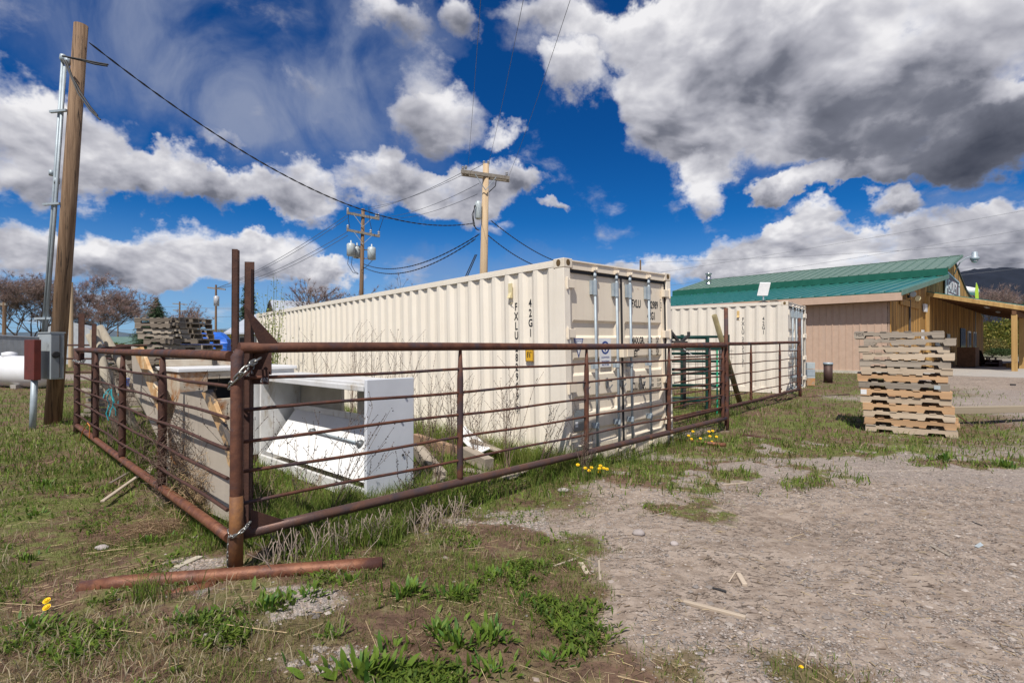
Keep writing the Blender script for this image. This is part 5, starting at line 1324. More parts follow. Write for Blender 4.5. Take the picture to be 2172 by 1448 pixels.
mp, mb_, mt_ = pole('pale wooden utility pole with a crossarm rising behind the near container', 1020, 20, 8.45, .19, .115, X['pole_new'], top_px=1030)
ca = at(978, 364, 19.4); cb = at(1079, 378, 20.4)
MB().bar(ca, cb, .10, .13).build('crossarm', X['arm'], mp, True); MB().bar(ca+Vector((0, .22, -.02)), cb+Vector((0, .22, -.02)), .10, .13).build('crossarm', X['arm'], mp, True)
mid = ca.lerp(cb, .5)
for s in (-.45, .45): MB().bar(mid+(cb-ca).normalized()*s+Vector((0, -.07, -.05)), mid+Vector((0, -.12, -.62)), .03, .02).build('brace', X['galv'], mp, True)
for f, dz in ((.03, .12), (.09, .16), (.95, .14)): MB().lathe(ca.lerp(cb, f)+Vector((0, 0, dz-.05)), [(.03, 0), (.06, .05), (.03, .07), (.055, .11), (.02, .14)], 10).build('insulator', X['porcelain'], mp, True)
for dx in (-.08, .09): MB().lathe(mt_+Vector((dx, 0, .0)), [(.03, 0), (.06, .05), (.03, .07), (.055, .11), (.02, .14)], 10).build('insulator', X['porcelain'], mp, True)
tc = at(1014, 446, 19.85); MB().lathe(tc, [(.10, -.34), (.125, -.30), (.13, .25), (.09, .33), (.03, .36)], 14).build('transformer', X['trafo'], mp, True, smooth=True)
tp, tb_, tt_ = pole('brown utility pole carrying three grey transformers, left of the pale pole', 763, 35, 10.65, .165, .11, X['pole_old'], top_px=769)
for (l, r, Y) in (((735, 452), (804, 465), 35), ((735, 488), (805, 502), 35)):
    a, b = at(l[0], l[1], 34.4), at(r[0], r[1], 35.4); MB().bar(a, b, .12, .15).build('crossarm', X['arm'], tp, True)
    md = a.lerp(b, .5)
    for s in (-.6, .6): MB().bar(md+(b-a).normalized()*s+Vector((0, -.08, -.05)), md+Vector((0, -.12, -.75)), .04, .03).build('brace', X['galv'], tp, True)
    for f in (.03, .9 if l[1] == 452 else .72, .97): MB().lathe(a.lerp(b, f)+Vector((0, 0, .05)), [(.05, 0), (.10, .1), (.05, .14), (.09, .22), (.03, .3)], 10).build('insulator', X['porcelain'], tp, True)
for px, py in ((744, 530), (757, 535), (788, 538)):
    c = at(px, py, 34.7 if px != 757 else 35.3)
    o = MB().lathe(c, [(.22, -.42), (.27, -.40), (.27, .34), (.22, .40), (.05, .44), (.05, .60), (.02, .62)], 16).build('transformer', X['trafo'], tp, True, smooth=True)
MB().bar(at(752, 528, 35.1), at(779, 531, 35.1), .06, .06).bar(at(755, 548, 35.1), at(778, 549, 35.1), .06, .06).build('transformer_rack', X['arm'], tp, True)
# small far poles
def farpole(label, px, py0, Y, arms, r=.16, m=X['pole_old']):
    t = at(px, py0, Y); root = thing('utility_pole', label, 'utility pole', (t.x, t.y, 0))
    MB().tube([(t.x+.02, t.y, -.3), t], [r, r*.7], 10).build('pole', m, root, True)
    for (l, r_, py, dy) in arms: MB().bar(at(l, py, Y), at(r_, py+dy, Y), .14, .16).build('crossarm', X['arm'], root, True)
    return root
r_ = farpole('wooden utility pole with one crossarm and a small transformer, beyond the grey pallets', 458, 605, 62, ((440, 478, 611, 4),), .15); c = at(459, 639, 61.6)
MB().lathe(c, [(.28, -.6), (.3, .5), (.1, .6)], 12).build('transformer', X['porcelain'], r_, True, smooth=True)
farpole('dark distant utility pole with two crossarms just right of the first spruce', 381, 641, 100, ((366, 397, 645, 2), (367, 396, 659, 2)), .2)
farpole('bare distant pole in front of the first spruce, with a small crossarm', 342, 659, 85, ((338, 352, 663, 0),), .18)
farpole('pale wooden pole standing behind the thick pole at left', 151, 600, 30, (), .13, X['pole_new'])
farpole('short dark pole at the far left edge beyond the metal fence', 9, 643, 34, ((0, 14, 647, 0),), .13)
farpole('short brown pole stub showing above the near container doors', 1358, 551, 60, (), .13)
farpole('thin distant pole left of the first grey pallets', 250, 690, 120, (), .2)
def cable(label, a, b, sag, r, n=26, m=X['wire'], wob=0, group=None, twist=False):
    a, b = Vector(a), Vector(b); pts = []
    for i in range(n+1):
        t = i/n; p = a.lerp(b, t); p.z -= sag*4*t*(1-t)
        if wob: p += Vector((0, 0, wob*math.sin(i*2.1)))
        pts.append(p)
    if twist:
        mb = MB(); fine = []
        for i in range(n*6+1):
            t = i/(n*6); p = a.lerp(b, t); p.z -= sag*4*t*(1-t); fine.append(p)
        for ph in (0, math.pi):
            mb.tube([p+Vector((0, math.cos(i*.8+ph), math.sin(i*.8+ph)))*r*.9 for i, p in enumerate(fine)], r*.75, 4, False)
        o = mb.build('cable', m, None)
    else: o = MB().tube(pts, r, 5, False).build('cable', m, None)
    tag(o, label, 'cable', group); return o
TH = 'thin overhead wires'
cable('twisted black service cable sagging from the thick left pole to the pale pole', lt_+Vector((.18, -.02, -.35)), at(1003, 474, 19.9), 1.15, .0135, 30, twist=True)
for i, (x0, y0, x1) in enumerate(((992, 355, 1018), (1036, 346, 1108), (1079, 373, 1207))):
    a = at(x0, y0, 20); b = at(x1, 0, 9.0); b2 = b+(b-a)*.08
    cable('%s of the three thin wires running from the pale pole up out of view' % ('left', 'middle', 'right')[i], a, b2, .12, .005, m=X['wire_grey'])
for i, (x0, y0, x1, y1) in enumerate(((1024, 349, 768, 441), (980, 366, 736, 452), (1016, 389, 797, 461), (1012, 412, 803, 463))):
    cable('%s thin grey wire between the pale pole and the transformer pole' % ('topmost', 'second highest', 'third highest', 'lowest')[i], at(x0, y0, 20), at(x1, y1, 35), .35, .010, m=X['wire_grey'], group=TH+' between the two poles')
cable('upper black cable swooping from the pale pole to the transformer pole', at(1016, 497, 20), at(770, 560, 35), .75, .019, 28, twist=True)
cable('lower black cable swooping from the pale pole to the transformer pole', at(1008, 507, 20), at(768, 566, 35), .85, .019, 28, twist=True)
cable('upper black cable from the pale pole down behind the container corner', at(1041, 468, 20), at(1200, 560, 30), .25, .017, twist=True)
cable('lower black cable from the pale pole down behind the container roof', at(1032, 497, 20), at(1190, 572, 30), .4, .017, twist=True)
for i in range(2): cable('%s black down-guy slanting off the pale pole behind the container' % ('right', 'left')[i], at(1011-i*3, 540, 20), at(985-i*4, 600, 20), 0, .02, 4, group='guys below the pale pole')
for i, (y0, x1, y1) in enumerate(((456, 548, 590), (463, 560, 596), (492, 545, 605), (500, 560, 612))):
    cable('%s thin wire running left from the transformer pole to the far pole' % ('topmost', 'second', 'third', 'lowest')[i], at(737, y0, 35), at(458, 612, 62), .5+.1*i, .018, m=X['wire_grey'], group=TH+' left of the transformer pole')
for i, (ya, yb) in enumerate(((612, 655), (660, 668), (690, 694), (705, 690), (676, 700))):
    cable('%s of the thin distant wires crossing the sky low on the left' % ('highest', 'second highest', 'third', 'fourth', 'lowest')[i], at(-60, ya, 70), at(560, yb, 75), .8, .022, m=X['wire_grey'], group='distant wires on the left')
for i, (ya, yb) in enumerate(((622, 428), (640, 470), (560, 505), (625, 545), (640, 556))):
    cable('%s of the thin distant wires crossing the sky above the green roof' % ('highest', 'second', 'third', 'fourth', 'lowest')[i], at(1090+60*i, ya+0, 80), at(2260, yb, 60), .5, .016, m=X['wire_grey'], group='distant wires above the roof')
# pigtails at poles
for i, (pts, lb) in enumerate((
    ([(131, 121, 9.6), (170, 128, 9.5), (205, 135, 9.45), (228, 139, 9.4)], 'thick twisted service leads at the top of the left pole, upper'),
    ([(131, 121, 9.6), (175, 131, 9.5), (200, 138, 9.45), (226, 142, 9.4)], 'thick twisted service leads at the top of the left pole, lower'),
    ([(133, 128, 9.6), (148, 160, 9.5), (165, 200, 9.45), (190, 235, 9.4), (212, 256, 9.4)], 'black cable ends drooping from the weatherhead of the left pole'),
    ([(139, 130, 9.6), (152, 165, 9.5), (170, 198, 9.45), (190, 228, 9.4), (206, 247, 9.4)], 'second black cable end drooping from the weatherhead'),
    ([(1009, 435, 19.7), (1001, 455, 19.6), (1004, 478, 19.6), (1012, 488, 19.8)], 'drop loop beside the small transformer on the pale pole'),
    ([(1006, 436, 19.7), (1004, 465, 19.6), (1008, 485, 19.6), (1016, 489, 19.8)], 'second drop loop beside the small transformer on the pale pole'),
    ([(740, 540, 34.5), (737, 560, 34.5), (748, 578, 34.6), (760, 582, 34.8)], 'black loop below the left transformer'),
    ([(747, 545, 34.5), (745, 562, 34.5), (752, 576, 34.6), (760, 581, 34.8)], 'second black loop below the left transformer'),
    ([(790, 552, 34.5), (778, 565, 34.6), (766, 574, 34.8)], 'black lead below the right transformer'),
    ([(739, 452, 34.5), (739, 470, 34.5), (742, 484, 34.5)], 'jumper between the crossarms at left of the transformer pole'),
    ([(782, 440, 34.6), (783, 465, 34.6), (788, 488, 34.6)], 'middle jumper between the crossarms of the transformer pole'),
    ([(813, 462, 35), (807, 480, 35), (803, 492, 35)], 'right jumper between the crossarms of the transformer pole'),
    ([(1052, 382, 20), (1050, 395, 20), (1036, 408, 20)], 'curved jumper under the right end of the pale pole crossarm'))):
    o = MB().tube([at(*p) for p in pts], .016 if i < 4 else .018, 5).build('cable_loop', X['wire'], None); tag(o, lb, 'cable')

# ------------------------------------------------------------------ left background: tank, fence, houses
tk = thing('propane_tank', 'white horizontal propane tank at the left edge behind the utility pole', 'tank', (-16, 17.2, 0))
c0, c1_ = Vector((-18.6, 18.2, .62)), Vector((-15.2, 17.0, .62))
ax = (c1_-c0).normalized()
MB().lathe(c0, [(.1, -.42), (.35, -.33), (.50, -.12), (.52, 0), (.52, (c1_-c0).length), (.50, (c1_-c0).length+.12), (.35, (c1_-c0).length+.33), (.1, (c1_-c0).length+.42)], 26, ax).build('shell', X['tank'], tk, True, smooth=True)
for f in (.15, .8): 
    p = c0.lerp(c1_, f); MB().obox((p.x, p.y, .1), ax*.15, ax.cross(Vector((0, 0, 1)))*.45, (0, 0, .12)).build('saddle', X['concrete'], tk, True)
MB().lathe(c0.lerp(c1_, .5), [(.2, .48), (.2, .62), (.05, .66)], 14).build('dome', X['tank'], tk, True, smooth=True)
mf = thing('metal_fence', 'grey corrugated metal fence behind the white tank', 'fence', (-25, 23, 0))
a, b = at(-120, 705, 24), at(88, 719, 27); a.z = 2.05; b.z = 1.88
n = 26
for i in range(n):
    p, q = a.lerp(b, i/n), a.lerp(b, (i+.97)/n)
    mb = MB()
    d = (q-p).normalized(); nn = d.cross(Vector((0, 0, 1)))
    for k in range(3):
        u0, u1 = p.lerp(q, k/3), p.lerp(q, (k+.7)/3)
        mb.prism([Vector((u0.x, u0.y, 0)), Vector((u1.x, u1.y, 0)), u1, u0], nn*.03)
    mb.prism([Vector((p.x, p.y, 0)), Vector((q.x, q.y, 0)), q, p], -nn*.01)
    mb.build('sheet', X['metal_fence'], mf, True)
MB().bar(a+Vector((0, 0, .02)), b+Vector((0, 0, .02)), .12, .05).build('cap', X['house_roof'], mf, True)
def house(label, c, rz, w, l, h, pitch, mw_, mr, trim=X['dark_trim'], win=True):
    root = thing('house', label, 'house', (c[0], c[1], tz(*c[:2])), (0, 0, rz))
    MB().prism([(-w/2, 0, -.3), (w/2, 0, -.3), (w/2, 0, h), (0, 0, h+pitch), (-w/2, 0, h)], (0, l, 0)).build('wall', mw_, root)
    for s in (-1, 1):
        o = MB().prism([(0, -.4, h+pitch+.12), (s*(w/2+.4), -.4, h-.4*pitch/(w/2)+.12), (s*(w/2+.4), l+.4, h-.4*pitch/(w/2)+.12), (0, l+.4, h+pitch+.12)], (0, 0, .08)).build('roof', mr, root)
        MB().bar((0, -.42, h+pitch+.1), (s*(w/2+.42), -.42, h-.42*pitch/(w/2)+.1), .06, .16).build('rake_board', trim, root)
        rb = MB(); k = 0.
        while k < l: rb.prism([(s*.02, k, h+pitch+.20), (s*(w/2+.4), k, h-.4*pitch/(w/2)+.20), (s*(w/2+.4), k+.06, h-.4*pitch/(w/2)+.20), (s*.02, k+.06, h+pitch+.20)], (0, 0, .03)); k += .45
        kind(rb.build('roof_ribs', mr, o), 'stuff')
    if win:
        wv = MB().box(-.5, .5, -.06, -.01, 1.1, 2.1).build('window', X['white'], root); MB().box(-.4, .4, -.09, -.061, 1.2, 2.0).build('pane', X['glass'], wv)
    MB().box(-.25, .25, -.05, -.01, h+pitch*.35, h+pitch*.6).build('gable_vent', trim, root)
    return root
p = at(583, 733, 42); house('house with a ribbed white metal gable roof peeking over the near container', (p.x, p.y), R(-52), 4.6, 11, 2.75, 1.95, X['tan_wall'], X['house_roof'])
p = at(430, 733, 55); house('small garage with a white roof behind the blue tarp', (p.x+.6, p.y), R(28), 5.0, 8, 1.0, 1.15, X['house'], X['white'], win=False)
p = at(545, 733, 34)
hs = thing('house', 'pale house with a long low grey roof, partly hidden by the near container', 'house', (p.x, p.y, 0))
MB().box(p.x-1.6, p.x+4, p.y, p.y+5, -.2, 2.25).build('wall', X['house'], hs, True)
MB().prism([(p.x-1.9, p.y-.5, 2.22), (p.x+4.5, p.y-.5, 2.22), (p.x+4.5, p.y+3, 3.6), (p.x-1.9, p.y+3, 3.6)], (0, 0, .1)).build('roof', X['house_roof'], hs, True)
wv = MB().box(p.x-.05, p.x+.75, p.y-.04, p.y, .75, 1.9).build('window', X['dark_trim'], hs, True); MB().box(p.x+.05, p.x+.65, p.y-.07, p.y-.041, .85, 1.8).build('pane', X['glass'], wv, True)
MB().box(p.x-1.1, p.x-.7, p.y-.04, p.y, 0, 2.0).build('door', X['dark_trim'], hs, True)
p = at(142, 733, 34)
qh = thing('quonset_shed', 'pale arched shed half hidden behind the thick pole at left', 'shed', (p.x, p.y, 0))
prof = [(p.x+2.5*math.cos(a_), p.y, 3.0*math.sin(a_)**.8) for a_ in np.linspace(.001, math.pi-.001, 14)]
MB().prism(prof, (-3, 5, 0)).build('shell', X['metal_fence'], qh, True); MB().box(p.x-1.5, p.x-1.0, p.y-.05, p.y-.01, 1.4, 2.0).build('hatch', X['pine_pale'], qh, True)
p = at(230, 725, 90); o = thing('distant_shed', 'distant low shed with a pale green roof left of the grey pallets', 'shed', (p.x, p.y, 0))
MB().box(p.x-5, p.x+5, p.y, p.y+6, -.3, 1.6).build('wall', X['house'], o, True); MB().prism([(p.x-5.5, p.y-.5, 1.6), (p.x+5.5, p.y-.5, 1.6), (p.x+5.5, p.y+3, 2.9), (p.x-5.5, p.y+3, 2.9)], (0, 0, .1)).build('roof', X['roof_up'], o, True)
# pipe fence beyond the pallets
pf = thing('pipe_fence', 'dark pipe rail fence beyond the grey pallets', 'fence', tuple(at(300, 740, 17)))
for z in (1.5, 1.05, .6): MB().tube([(-15, 17.5, z), (-7.0, 16.5, z)], .03, 8).build('rail', X['rust_dark'], pf, True)
for x in np.arange(-15, -6.9, 1.6): MB().cyl((x, 17.5-(x+15)*.125, 0), (x, 17.5-(x+15)*.125, 1.55), .04, n=8).build('fence_upright', X['rust_dark'], pf, True)
# teal and orange twine on the left gate
tw = gp(243, 835, -.03); r_ = thing('teal_twine', 'knotted teal twine hanging on the left gate', 'twine', tuple(tw))
rg = random.Random(4)
for k in range(6):
    pts = [tw+Vector((rg.uniform(-.06, .06), 0, .05))]
    for j in range(6): pts.append(pts[-1]+Vector((rg.uniform(-.03, .03), rg.uniform(-.02, .02), (-.06 if k < 4 else -.02)*rg.uniform(.4, 1.6))))
    MB().tube(pts, .006, 5).build('strand', X['twine'], r_, True)
tw = gp(183, 920, -.04); r_ = thing('orange_twine', 'loop of orange twine on the bottom rail of the left gate', 'twine', tuple(tw))
MB().tube([gp(170, 935, -.05), gp(176, 915, -.05), gp(186, 898, -.04), gp(191, 905, -.04), gp(190, 930, -.04)], .007, 5).build('strand', X['orange'], r_, True)

# ------------------------------------------------------------------ mountain and ridges
def ridge(name, prof, Y, depth, m, seed):
    xs = np.linspace(prof[0][0], prof[-1][0], 220); zs = np.interp(xs, [p[0] for p in prof], [p[1] for p in prof])
    V = []; rows = 26
    for j in range(rows):
        f = j/(rows-1)
        for x, z in zip(xs, zs):
            k = 1-abs(1-f*1.0)
            zz = z*ss(0, 1, f)*(1+.16*(fbm(x/400., f*4+seed, 3, seed)-.5)*(1 if f < 1 else .25))+(fbm(x/60., f*20, 3, seed+3)-.5)*26*f*(z/500)
            V.append((x+(fbm(x/500., f*3, 2, seed+7)-.5)*300*(1-f), Y+depth*f, float(zz)-4))
    V = np.array(V); nx = len(xs); I = np.arange(nx*rows).reshape(rows, nx)
    F = np.stack([I[:-1, :-1].ravel(), I[:-1, 1:].ravel(), I[1:, 1:].ravel(), I[1:, :-1].ravel()], 1)
    o = npmesh(name, V, F, m, None, True); kind(o, 'structure')
def pz(px, py, Y): v = at(px, py, Y); return v.x, v.z
Ym = 3400
ridge('mountain', [pz(x, y, Ym+1200) for x, y in ((1640, 735), (1800, 660), (1950, 600), (2020, 575), (2040, 570), (2090, 568), (2160, 570), (2250, 572), (2400, 590), (2700, 640), (3200, 730))], Ym, 1200, X['hill'], 2)
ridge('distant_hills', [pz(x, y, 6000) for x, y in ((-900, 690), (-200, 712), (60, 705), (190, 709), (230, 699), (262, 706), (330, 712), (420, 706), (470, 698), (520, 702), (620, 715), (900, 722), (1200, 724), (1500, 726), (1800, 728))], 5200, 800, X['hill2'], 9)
# ------------------------------------------------------------------ trees
def bare_tree(label, base, h, spread, seed, levels=6, buds=(.33, .20, .19), bud_n=1.0, r0=.10, crown='crown', lean=0, up=.35, trunk_h=.22):
    rg = random.Random(seed); root = thing('bare_tree', label, 'tree', tuple(base))
    TR = MB(); segs = []; tips = []
    def grow(p, d, l, r, lev):
        n = 3; q = p
        pts = [p]; rs = [r]
        for i in range(n):
            d = (d+Vector((rg.uniform(-.22, .22), rg.uniform(-.22, .22), rg.uniform(-.10, .16)))).normalized()
            q = q+d*l/n; pts.append(q); rs.append(r*(1-.3*(i+1)/n))
        (TR if lev == 0 else CR).tube(pts, rs, 6 if lev < 2 else 3, False)
        if lev >= levels: tips.append((q, d)); return
        k = 6 if lev == 0 else rg.choice((2, 3, 3)) if lev < levels-1 else 3
        for i in range(k):
            a = rg.uniform(0, 6.28)+(i*1.05 if lev == 0 else 0); tilt = rg.uniform(.30, .80) if lev else rg.uniform(.15, 1.15)
            s = Vector((math.cos(a)*spread, math.sin(a)*spread, 0)); nd = (d*math.cos(tilt)+s*math.sin(tilt)+Vector((0, 0, up*.3 if lev else .1))).normalized()
            grow(pts[-1] if i % 2 else pts[2], nd, (h*.26*rg.uniform(.8, 1.1) if lev == 0 else l*rg.uniform(.66, .86)), r*.66, lev+1)
    CR = MB(); grow(Vector((0, 0, -.2)), Vector((lean, 0, 1)), h*trunk_h+.2, r0, 0)
    # fine twigs and buds
    zmax = max(t[0].z for t in tips) or 1; sc = h/zmax
    T = Matrix.Scale(sc, 4)
    TR.v = [tuple(T @ Vector(v)) for v in TR.v]; CR.v = [tuple(T @ Vector(v)) for v in CR.v]
    TR.build('trunk', X['bark'], root)
    V = []; F = []; Cc = []
    for v in CR.v: V.append(v); Cc.append((.75, .75, .75))
    F4 = [f for f in CR.f]
    kind(CR.build('branches', X['bark'], root), 'stuff')
    V = []; Cc = []; F = []
    for (q, d) in tips:
        q = q*sc
        for j in range(int(16*bud_n)):
            e = (d+Vector((rg.gauss(0, .5), rg.gauss(0, .5), rg.gauss(.1, .4)))).normalized()*rg.uniform(.12, .62)*h/8
            s_ = e.cross(Vector((rg.random(), rg.random(), .3))).normalized()*.007*h/8*1.5
            b = len(V); V += [q-s_, q+s_, q+e]; F.append((b, b+1, b+2)); c = rg.uniform(.7, 1.3); Cc += [(c, c, c)]*3
            for m_ in range(2):
                w = q+e*rg.uniform(.3, 1); o1 = Vector((rg.gauss(0, 1), rg.gauss(0, 1), rg.gauss(0, 1))).normalized()*.022*h/8; o2 = o1.cross(Vector((.3, .2, .9))).normalized()*.022*h/8
                b = len(V); V += [w-o1, w+o2, w+o1]; F.append((b, b+1, b+2)); f = rg.uniform(.7, 1.5)
                Cc += [tuple(x/.22*f for x in buds)]*3
    o = npmesh('twigs', np.array([tuple(v) for v in V]), np.array(F), X['twig'], np.array(Cc)); o.parent = root; kind(o, 'stuff')
    return root
def gb(px, Y): p = at(px, 724, Y); return Vector((p.x, p.y, tz(p.x, p.y)))
bare_tree('big bare pinkish tree left of the thick utility pole', gb(66, 50), 8.2, 1.15, 3, levels=7, bud_n=1.1, trunk_h=.09, up=.15, buds=(.34, .27, .255))
bare_tree('big bare pinkish tree just right of the thick utility pole', gb(186, 52), 8.3, 1.1, 8, levels=7, bud_n=1.1, trunk_h=.09, up=.15, buds=(.40, .29, .28))
bare_tree('smaller pink budding tree between the distant poles', gb(412, 66), 6.6, .95, 12, levels=5, bud_n=1.7, buds=(.40, .27, .25))
bare_tree('dark red budding tree behind the far end of the near container', gb(700, 36), 5.7, 1.2, 21, levels=5, bud_n=1.6, buds=(.22, .09, .09))
bare_tree('twiggy treetop just showing above the middle of the near container', gb(872, 38), 6.2, .9, 33, levels=5, bud_n=.8, buds=(.2, .1, .1))
bare_tree('pale bare tree beyond the porch roof on the right', gb(2112, 75), 10.2, 1.3, 40, levels=6, bud_n=.9, buds=(.40, .30, .29))
def spruce(label, base, h, w, seed):
    rg = random.Random(seed); root = thing('spruce_tree', label, 'tree', tuple(base))
    MB().tube([(0, 0, -.2), (0, 0, h*.97)], [h*.022, .02], 8).build('trunk', X['bark'], root)
    V = []; F = []; Cc = []; z = h*.05
    while z < h:
        rad = w/2*(1-(z/h))**.8+.05; n = int(16+rad*9)
        for i in range(n):
            a = rg.uniform(0, 6.28); L = rad*rg.uniform(.6, 1.15); d = Vector((math.cos(a), math.sin(a), rg.uniform(-.35, -.05)))
            for j in range(max(3, int(L*9))):
                f = (j+rg.random())/max(3, int(L*9)); p = Vector((0, 0, z))+d*L*f+Vector((0, 0, .10*math.sin(f*3)))
                s = .26*(1.1-f*.5)*h/8; e = Vector((rg.gauss(0, 1), rg.gauss(0, 1), rg.gauss(0, .5))).normalized()*s; g = Vector((rg.gauss(0, 1), rg.gauss(0, 1), rg.gauss(-.4, .5))).normalized()*s*.5
                b = len(V); V += [p-e, p+g, p+e]; F.append((b, b+1, b+2)); c = rg.uniform(.6, 1.5); Cc += [(c, c*1.02, c*.95)]*3
        z += .16*h/8
    o = npmesh('crown', np.array([tuple(v) for v in V]), np.array(F), X['needle'], np.array(Cc)); o.parent = root; kind(o, 'stuff')
spruce('dark green spruce between the grey pallets and the distant poles', gb(331, 78), 8.3, 8.6, 1)
spruce('dark spruce behind the two upright angle irons of the corner post', gb(526, 50), 8.0, 3.4, 2)
def bush(label, base, h, w, seed, cols, n=2600, ls=.07, name='bush', d=None, stems=8):
    rg = random.Random(seed); root = thing(name, label, 'bush', tuple(base)); d = d or w
    mb = MB()
    for i in range(stems):
        a = rg.uniform(0, 6.28); mb.tube([(0, 0, 0), (math.cos(a)*w*.15, math.sin(a)*d*.15, h*.4), (math.cos(a)*w*.35, math.sin(a)*d*.35, h*rg.uniform(.6, .95))], [.03*h/3, .02*h/3, .006], 4, False)
    kind(mb.build('stems', X['bark'], root), 'stuff')
    blobs = [(rg.uniform(-.32, .32)*w, rg.uniform(-.32, .32)*d, rg.uniform(.3, .8)*h, rg.uniform(.16, .3)) for _ in range(16)]
    V = []; F = []; Cc = []
    for i in range(n):
        b_ = blobs[rg.randrange(16)]; v = Vector((rg.gauss(0, 1), rg.gauss(0, 1), rg.gauss(0, 1))).normalized()*rg.random()**.4
        p = Vector((b_[0]+v.x*b_[3]*w, b_[1]+v.y*b_[3]*d, max(.02, b_[2]+v.z*b_[3]*h*.8)))
        e = Vector((rg.gauss(0, 1), rg.gauss(0, 1), rg.gauss(0, 1))).normalized()*ls; g = e.cross(Vector((rg.random(), .4, rg.random()))).normalized()*ls*.7
        q = len(V); V += [p-e, p+g, p+e, p-g]; F.append((q, q+1, q+2, q+3)); c = cols[rg.randrange(len(cols))]; f = rg.uniform(.7, 1.3); Cc += [tuple(x*f for x in c)]*4
    o = npmesh('leaves', np.array([tuple(v) for v in V]), np.array(F), X['bushleaf'], np.array(Cc)); o.parent = root; kind(o, 'stuff')
Gn = [(.10, .14, .03), (.15, .18, .04), (.22, .22, .05)]; Yl = [(.30, .28, .05), (.22, .22, .05), (.35, .30, .08)]; Or = [(.25, .19, .06), (.30, .25, .08), (.16, .17, .05)]
bush('yellow-green bush beyond the garage left of the corner post', gb(495, 58), 2.9, 6.0, 5, Yl, 3200, .12)
bush('low green bush left of the far grey pallets', gb(228, 60), 1.7, 5, 6, Gn, 1500, .12)
bush('tall yellow-green shrub seen under the porch roof', gb(2125, 66), 5.2, 6.0, 7, Gn+Yl, 5200, .13)
bush('orange-tinged round shrub seen under the porch roof, in front', gb(2105, 60), 2.6, 3.4, 8, Or, 2600, .09)
bush('low dark green hedge seen beside the porch post', gb(2140, 58), 1.3, 4.6, 9, [(.05, .085, .03), (.08, .11, .04)], 2400, .08)
bush('green shrub at the right behind the porch post', gb(2150, 74), 4.2, 6.0, 17, Gn, 3200, .13)
bush('dark green tree showing over the porch roof at the right edge', gb(2176, 95), 10.2, 5.0, 10, [(.06, .09, .03), (.10, .12, .05)], 2600, .2)
# sapling against the far end of the near container
sp = thing('sapling', 'slender sapling with fresh yellow-green leaves in front of the far end of the near container', 'sapling', (-5.55, 12.2, tz(-5.5, 12.2)))
rg = random.Random(9); mb = MB(); V = []; F = []; Cc = []
for i in range(22):
    a = rg.uniform(0, 6.28); s = rg.uniform(.1, .42); h = rg.uniform(1.6, 3.15); pts = [Vector((rg.uniform(-.1, .1), rg.uniform(-.1, .1), 0))]
    for k in range(7): pts.append(pts[-1]+Vector((math.cos(a)*s*.17+rg.uniform(-.03, .03), math.sin(a)*s*.17, h/7)))
    mb.tube(pts, [.010*(1-j/9) for j in range(8)], 4, False)
    for j in range(46):
        f = rg.uniform(.25, 1)*7; k = min(6, int(f)); p = pts[k].lerp(pts[k+1], f-k)+Vector((rg.gauss(0, .05), rg.gauss(0, .05), rg.gauss(0, .03)))
        e = Vector((rg.gauss(0, 1), rg.gauss(0, 1), rg.gauss(0, 1))).normalized()*.024; g = e.cross(Vector((.3, .5, .8))).normalized()*.017
        q = len(V); V += [p-e, p+g, p+e, p-g]; F.append((q, q+1, q+2, q+3)); f = rg.uniform(.8, 1.3); Cc += [(.34*f, .40*f, .08*f)]*4
mb.build('stems', X['stem'], sp)
o = npmesh('leaves', np.array([tuple(v) for v in V]), np.array(F), X['bushleaf'], np.array(Cc)); o.parent = sp; kind(o, 'stuff')

# ------------------------------------------------------------------ dry seeded weeds
def dryweed(label, base, h, seed, n=5, lean=(0, 0), group=None, dark=True, spread=.3, name='dry_weed'):
    rg = random.Random(seed); root = thing(name, label, 'weed', tuple(base), group=group); mb = MB(); sd = MB()
    def seedat(p, r):
        mb2 = sd; mb2.lathe(p, [(.001, -r), (r, 0), (.001, r)], 4)
    for i in range(n):
        a = rg.uniform(0, 6.28); s = rg.uniform(.05, spread); hh = h*rg.uniform(.6, 1.05); m = 9
        pts = [Vector((rg.uniform(-.03, .03), rg.uniform(-.03, .03), 0))]
        for k in range(m): pts.append(pts[-1]+Vector((math.cos(a)*s*h/m+lean[0]*h/m+rg.uniform(-.012, .012), math.sin(a)*s*h/m+lean[1]*h/m, hh/m*(1-.25*s*k/m))))
        mb.tube(pts, [(.0032 if base[1] < 5.5 else .0046)*(1-.6*j/m) for j in range(m+1)], 3, False)
        for k in range(3, m+1):
            for j in range(rg.choice((1, 2, 2))): seedat(pts[k]+Vector((rg.gauss(0, .008), rg.gauss(0, .008), rg.uniform(-.03, .03))), rg.uniform(.003, .0075))
            if rg.random() < .55:
                b = rg.uniform(0, 6.28); q = [pts[k]]
                for _ in range(4): q.append(q[-1]+Vector((math.cos(b)*.03, math.sin(b)*.03, .035))*rg.uniform(.6, 1.3)*h)
                mb.tube(q, .0018, 3, False)
                for w in q[1:]: seedat(w+Vector((rg.gauss(0, .004), 0, 0)), rg.uniform(.003, .006))
    mb.build('stalks', X['dry'], root); kind(sd.build('seed_heads', X['dry'] if not dark else X['seedhead'], root), 'stuff')
X['seedhead'] = mat('dark_seed_heads', (.06, .04, .035), (.10, .07, .055), 10, .9)
WG = 'dry weeds along the fence and container'
def wl(px, Y): p = at(px, 724, Y); return Vector((p.x, p.y, tz(p.x, p.y)))
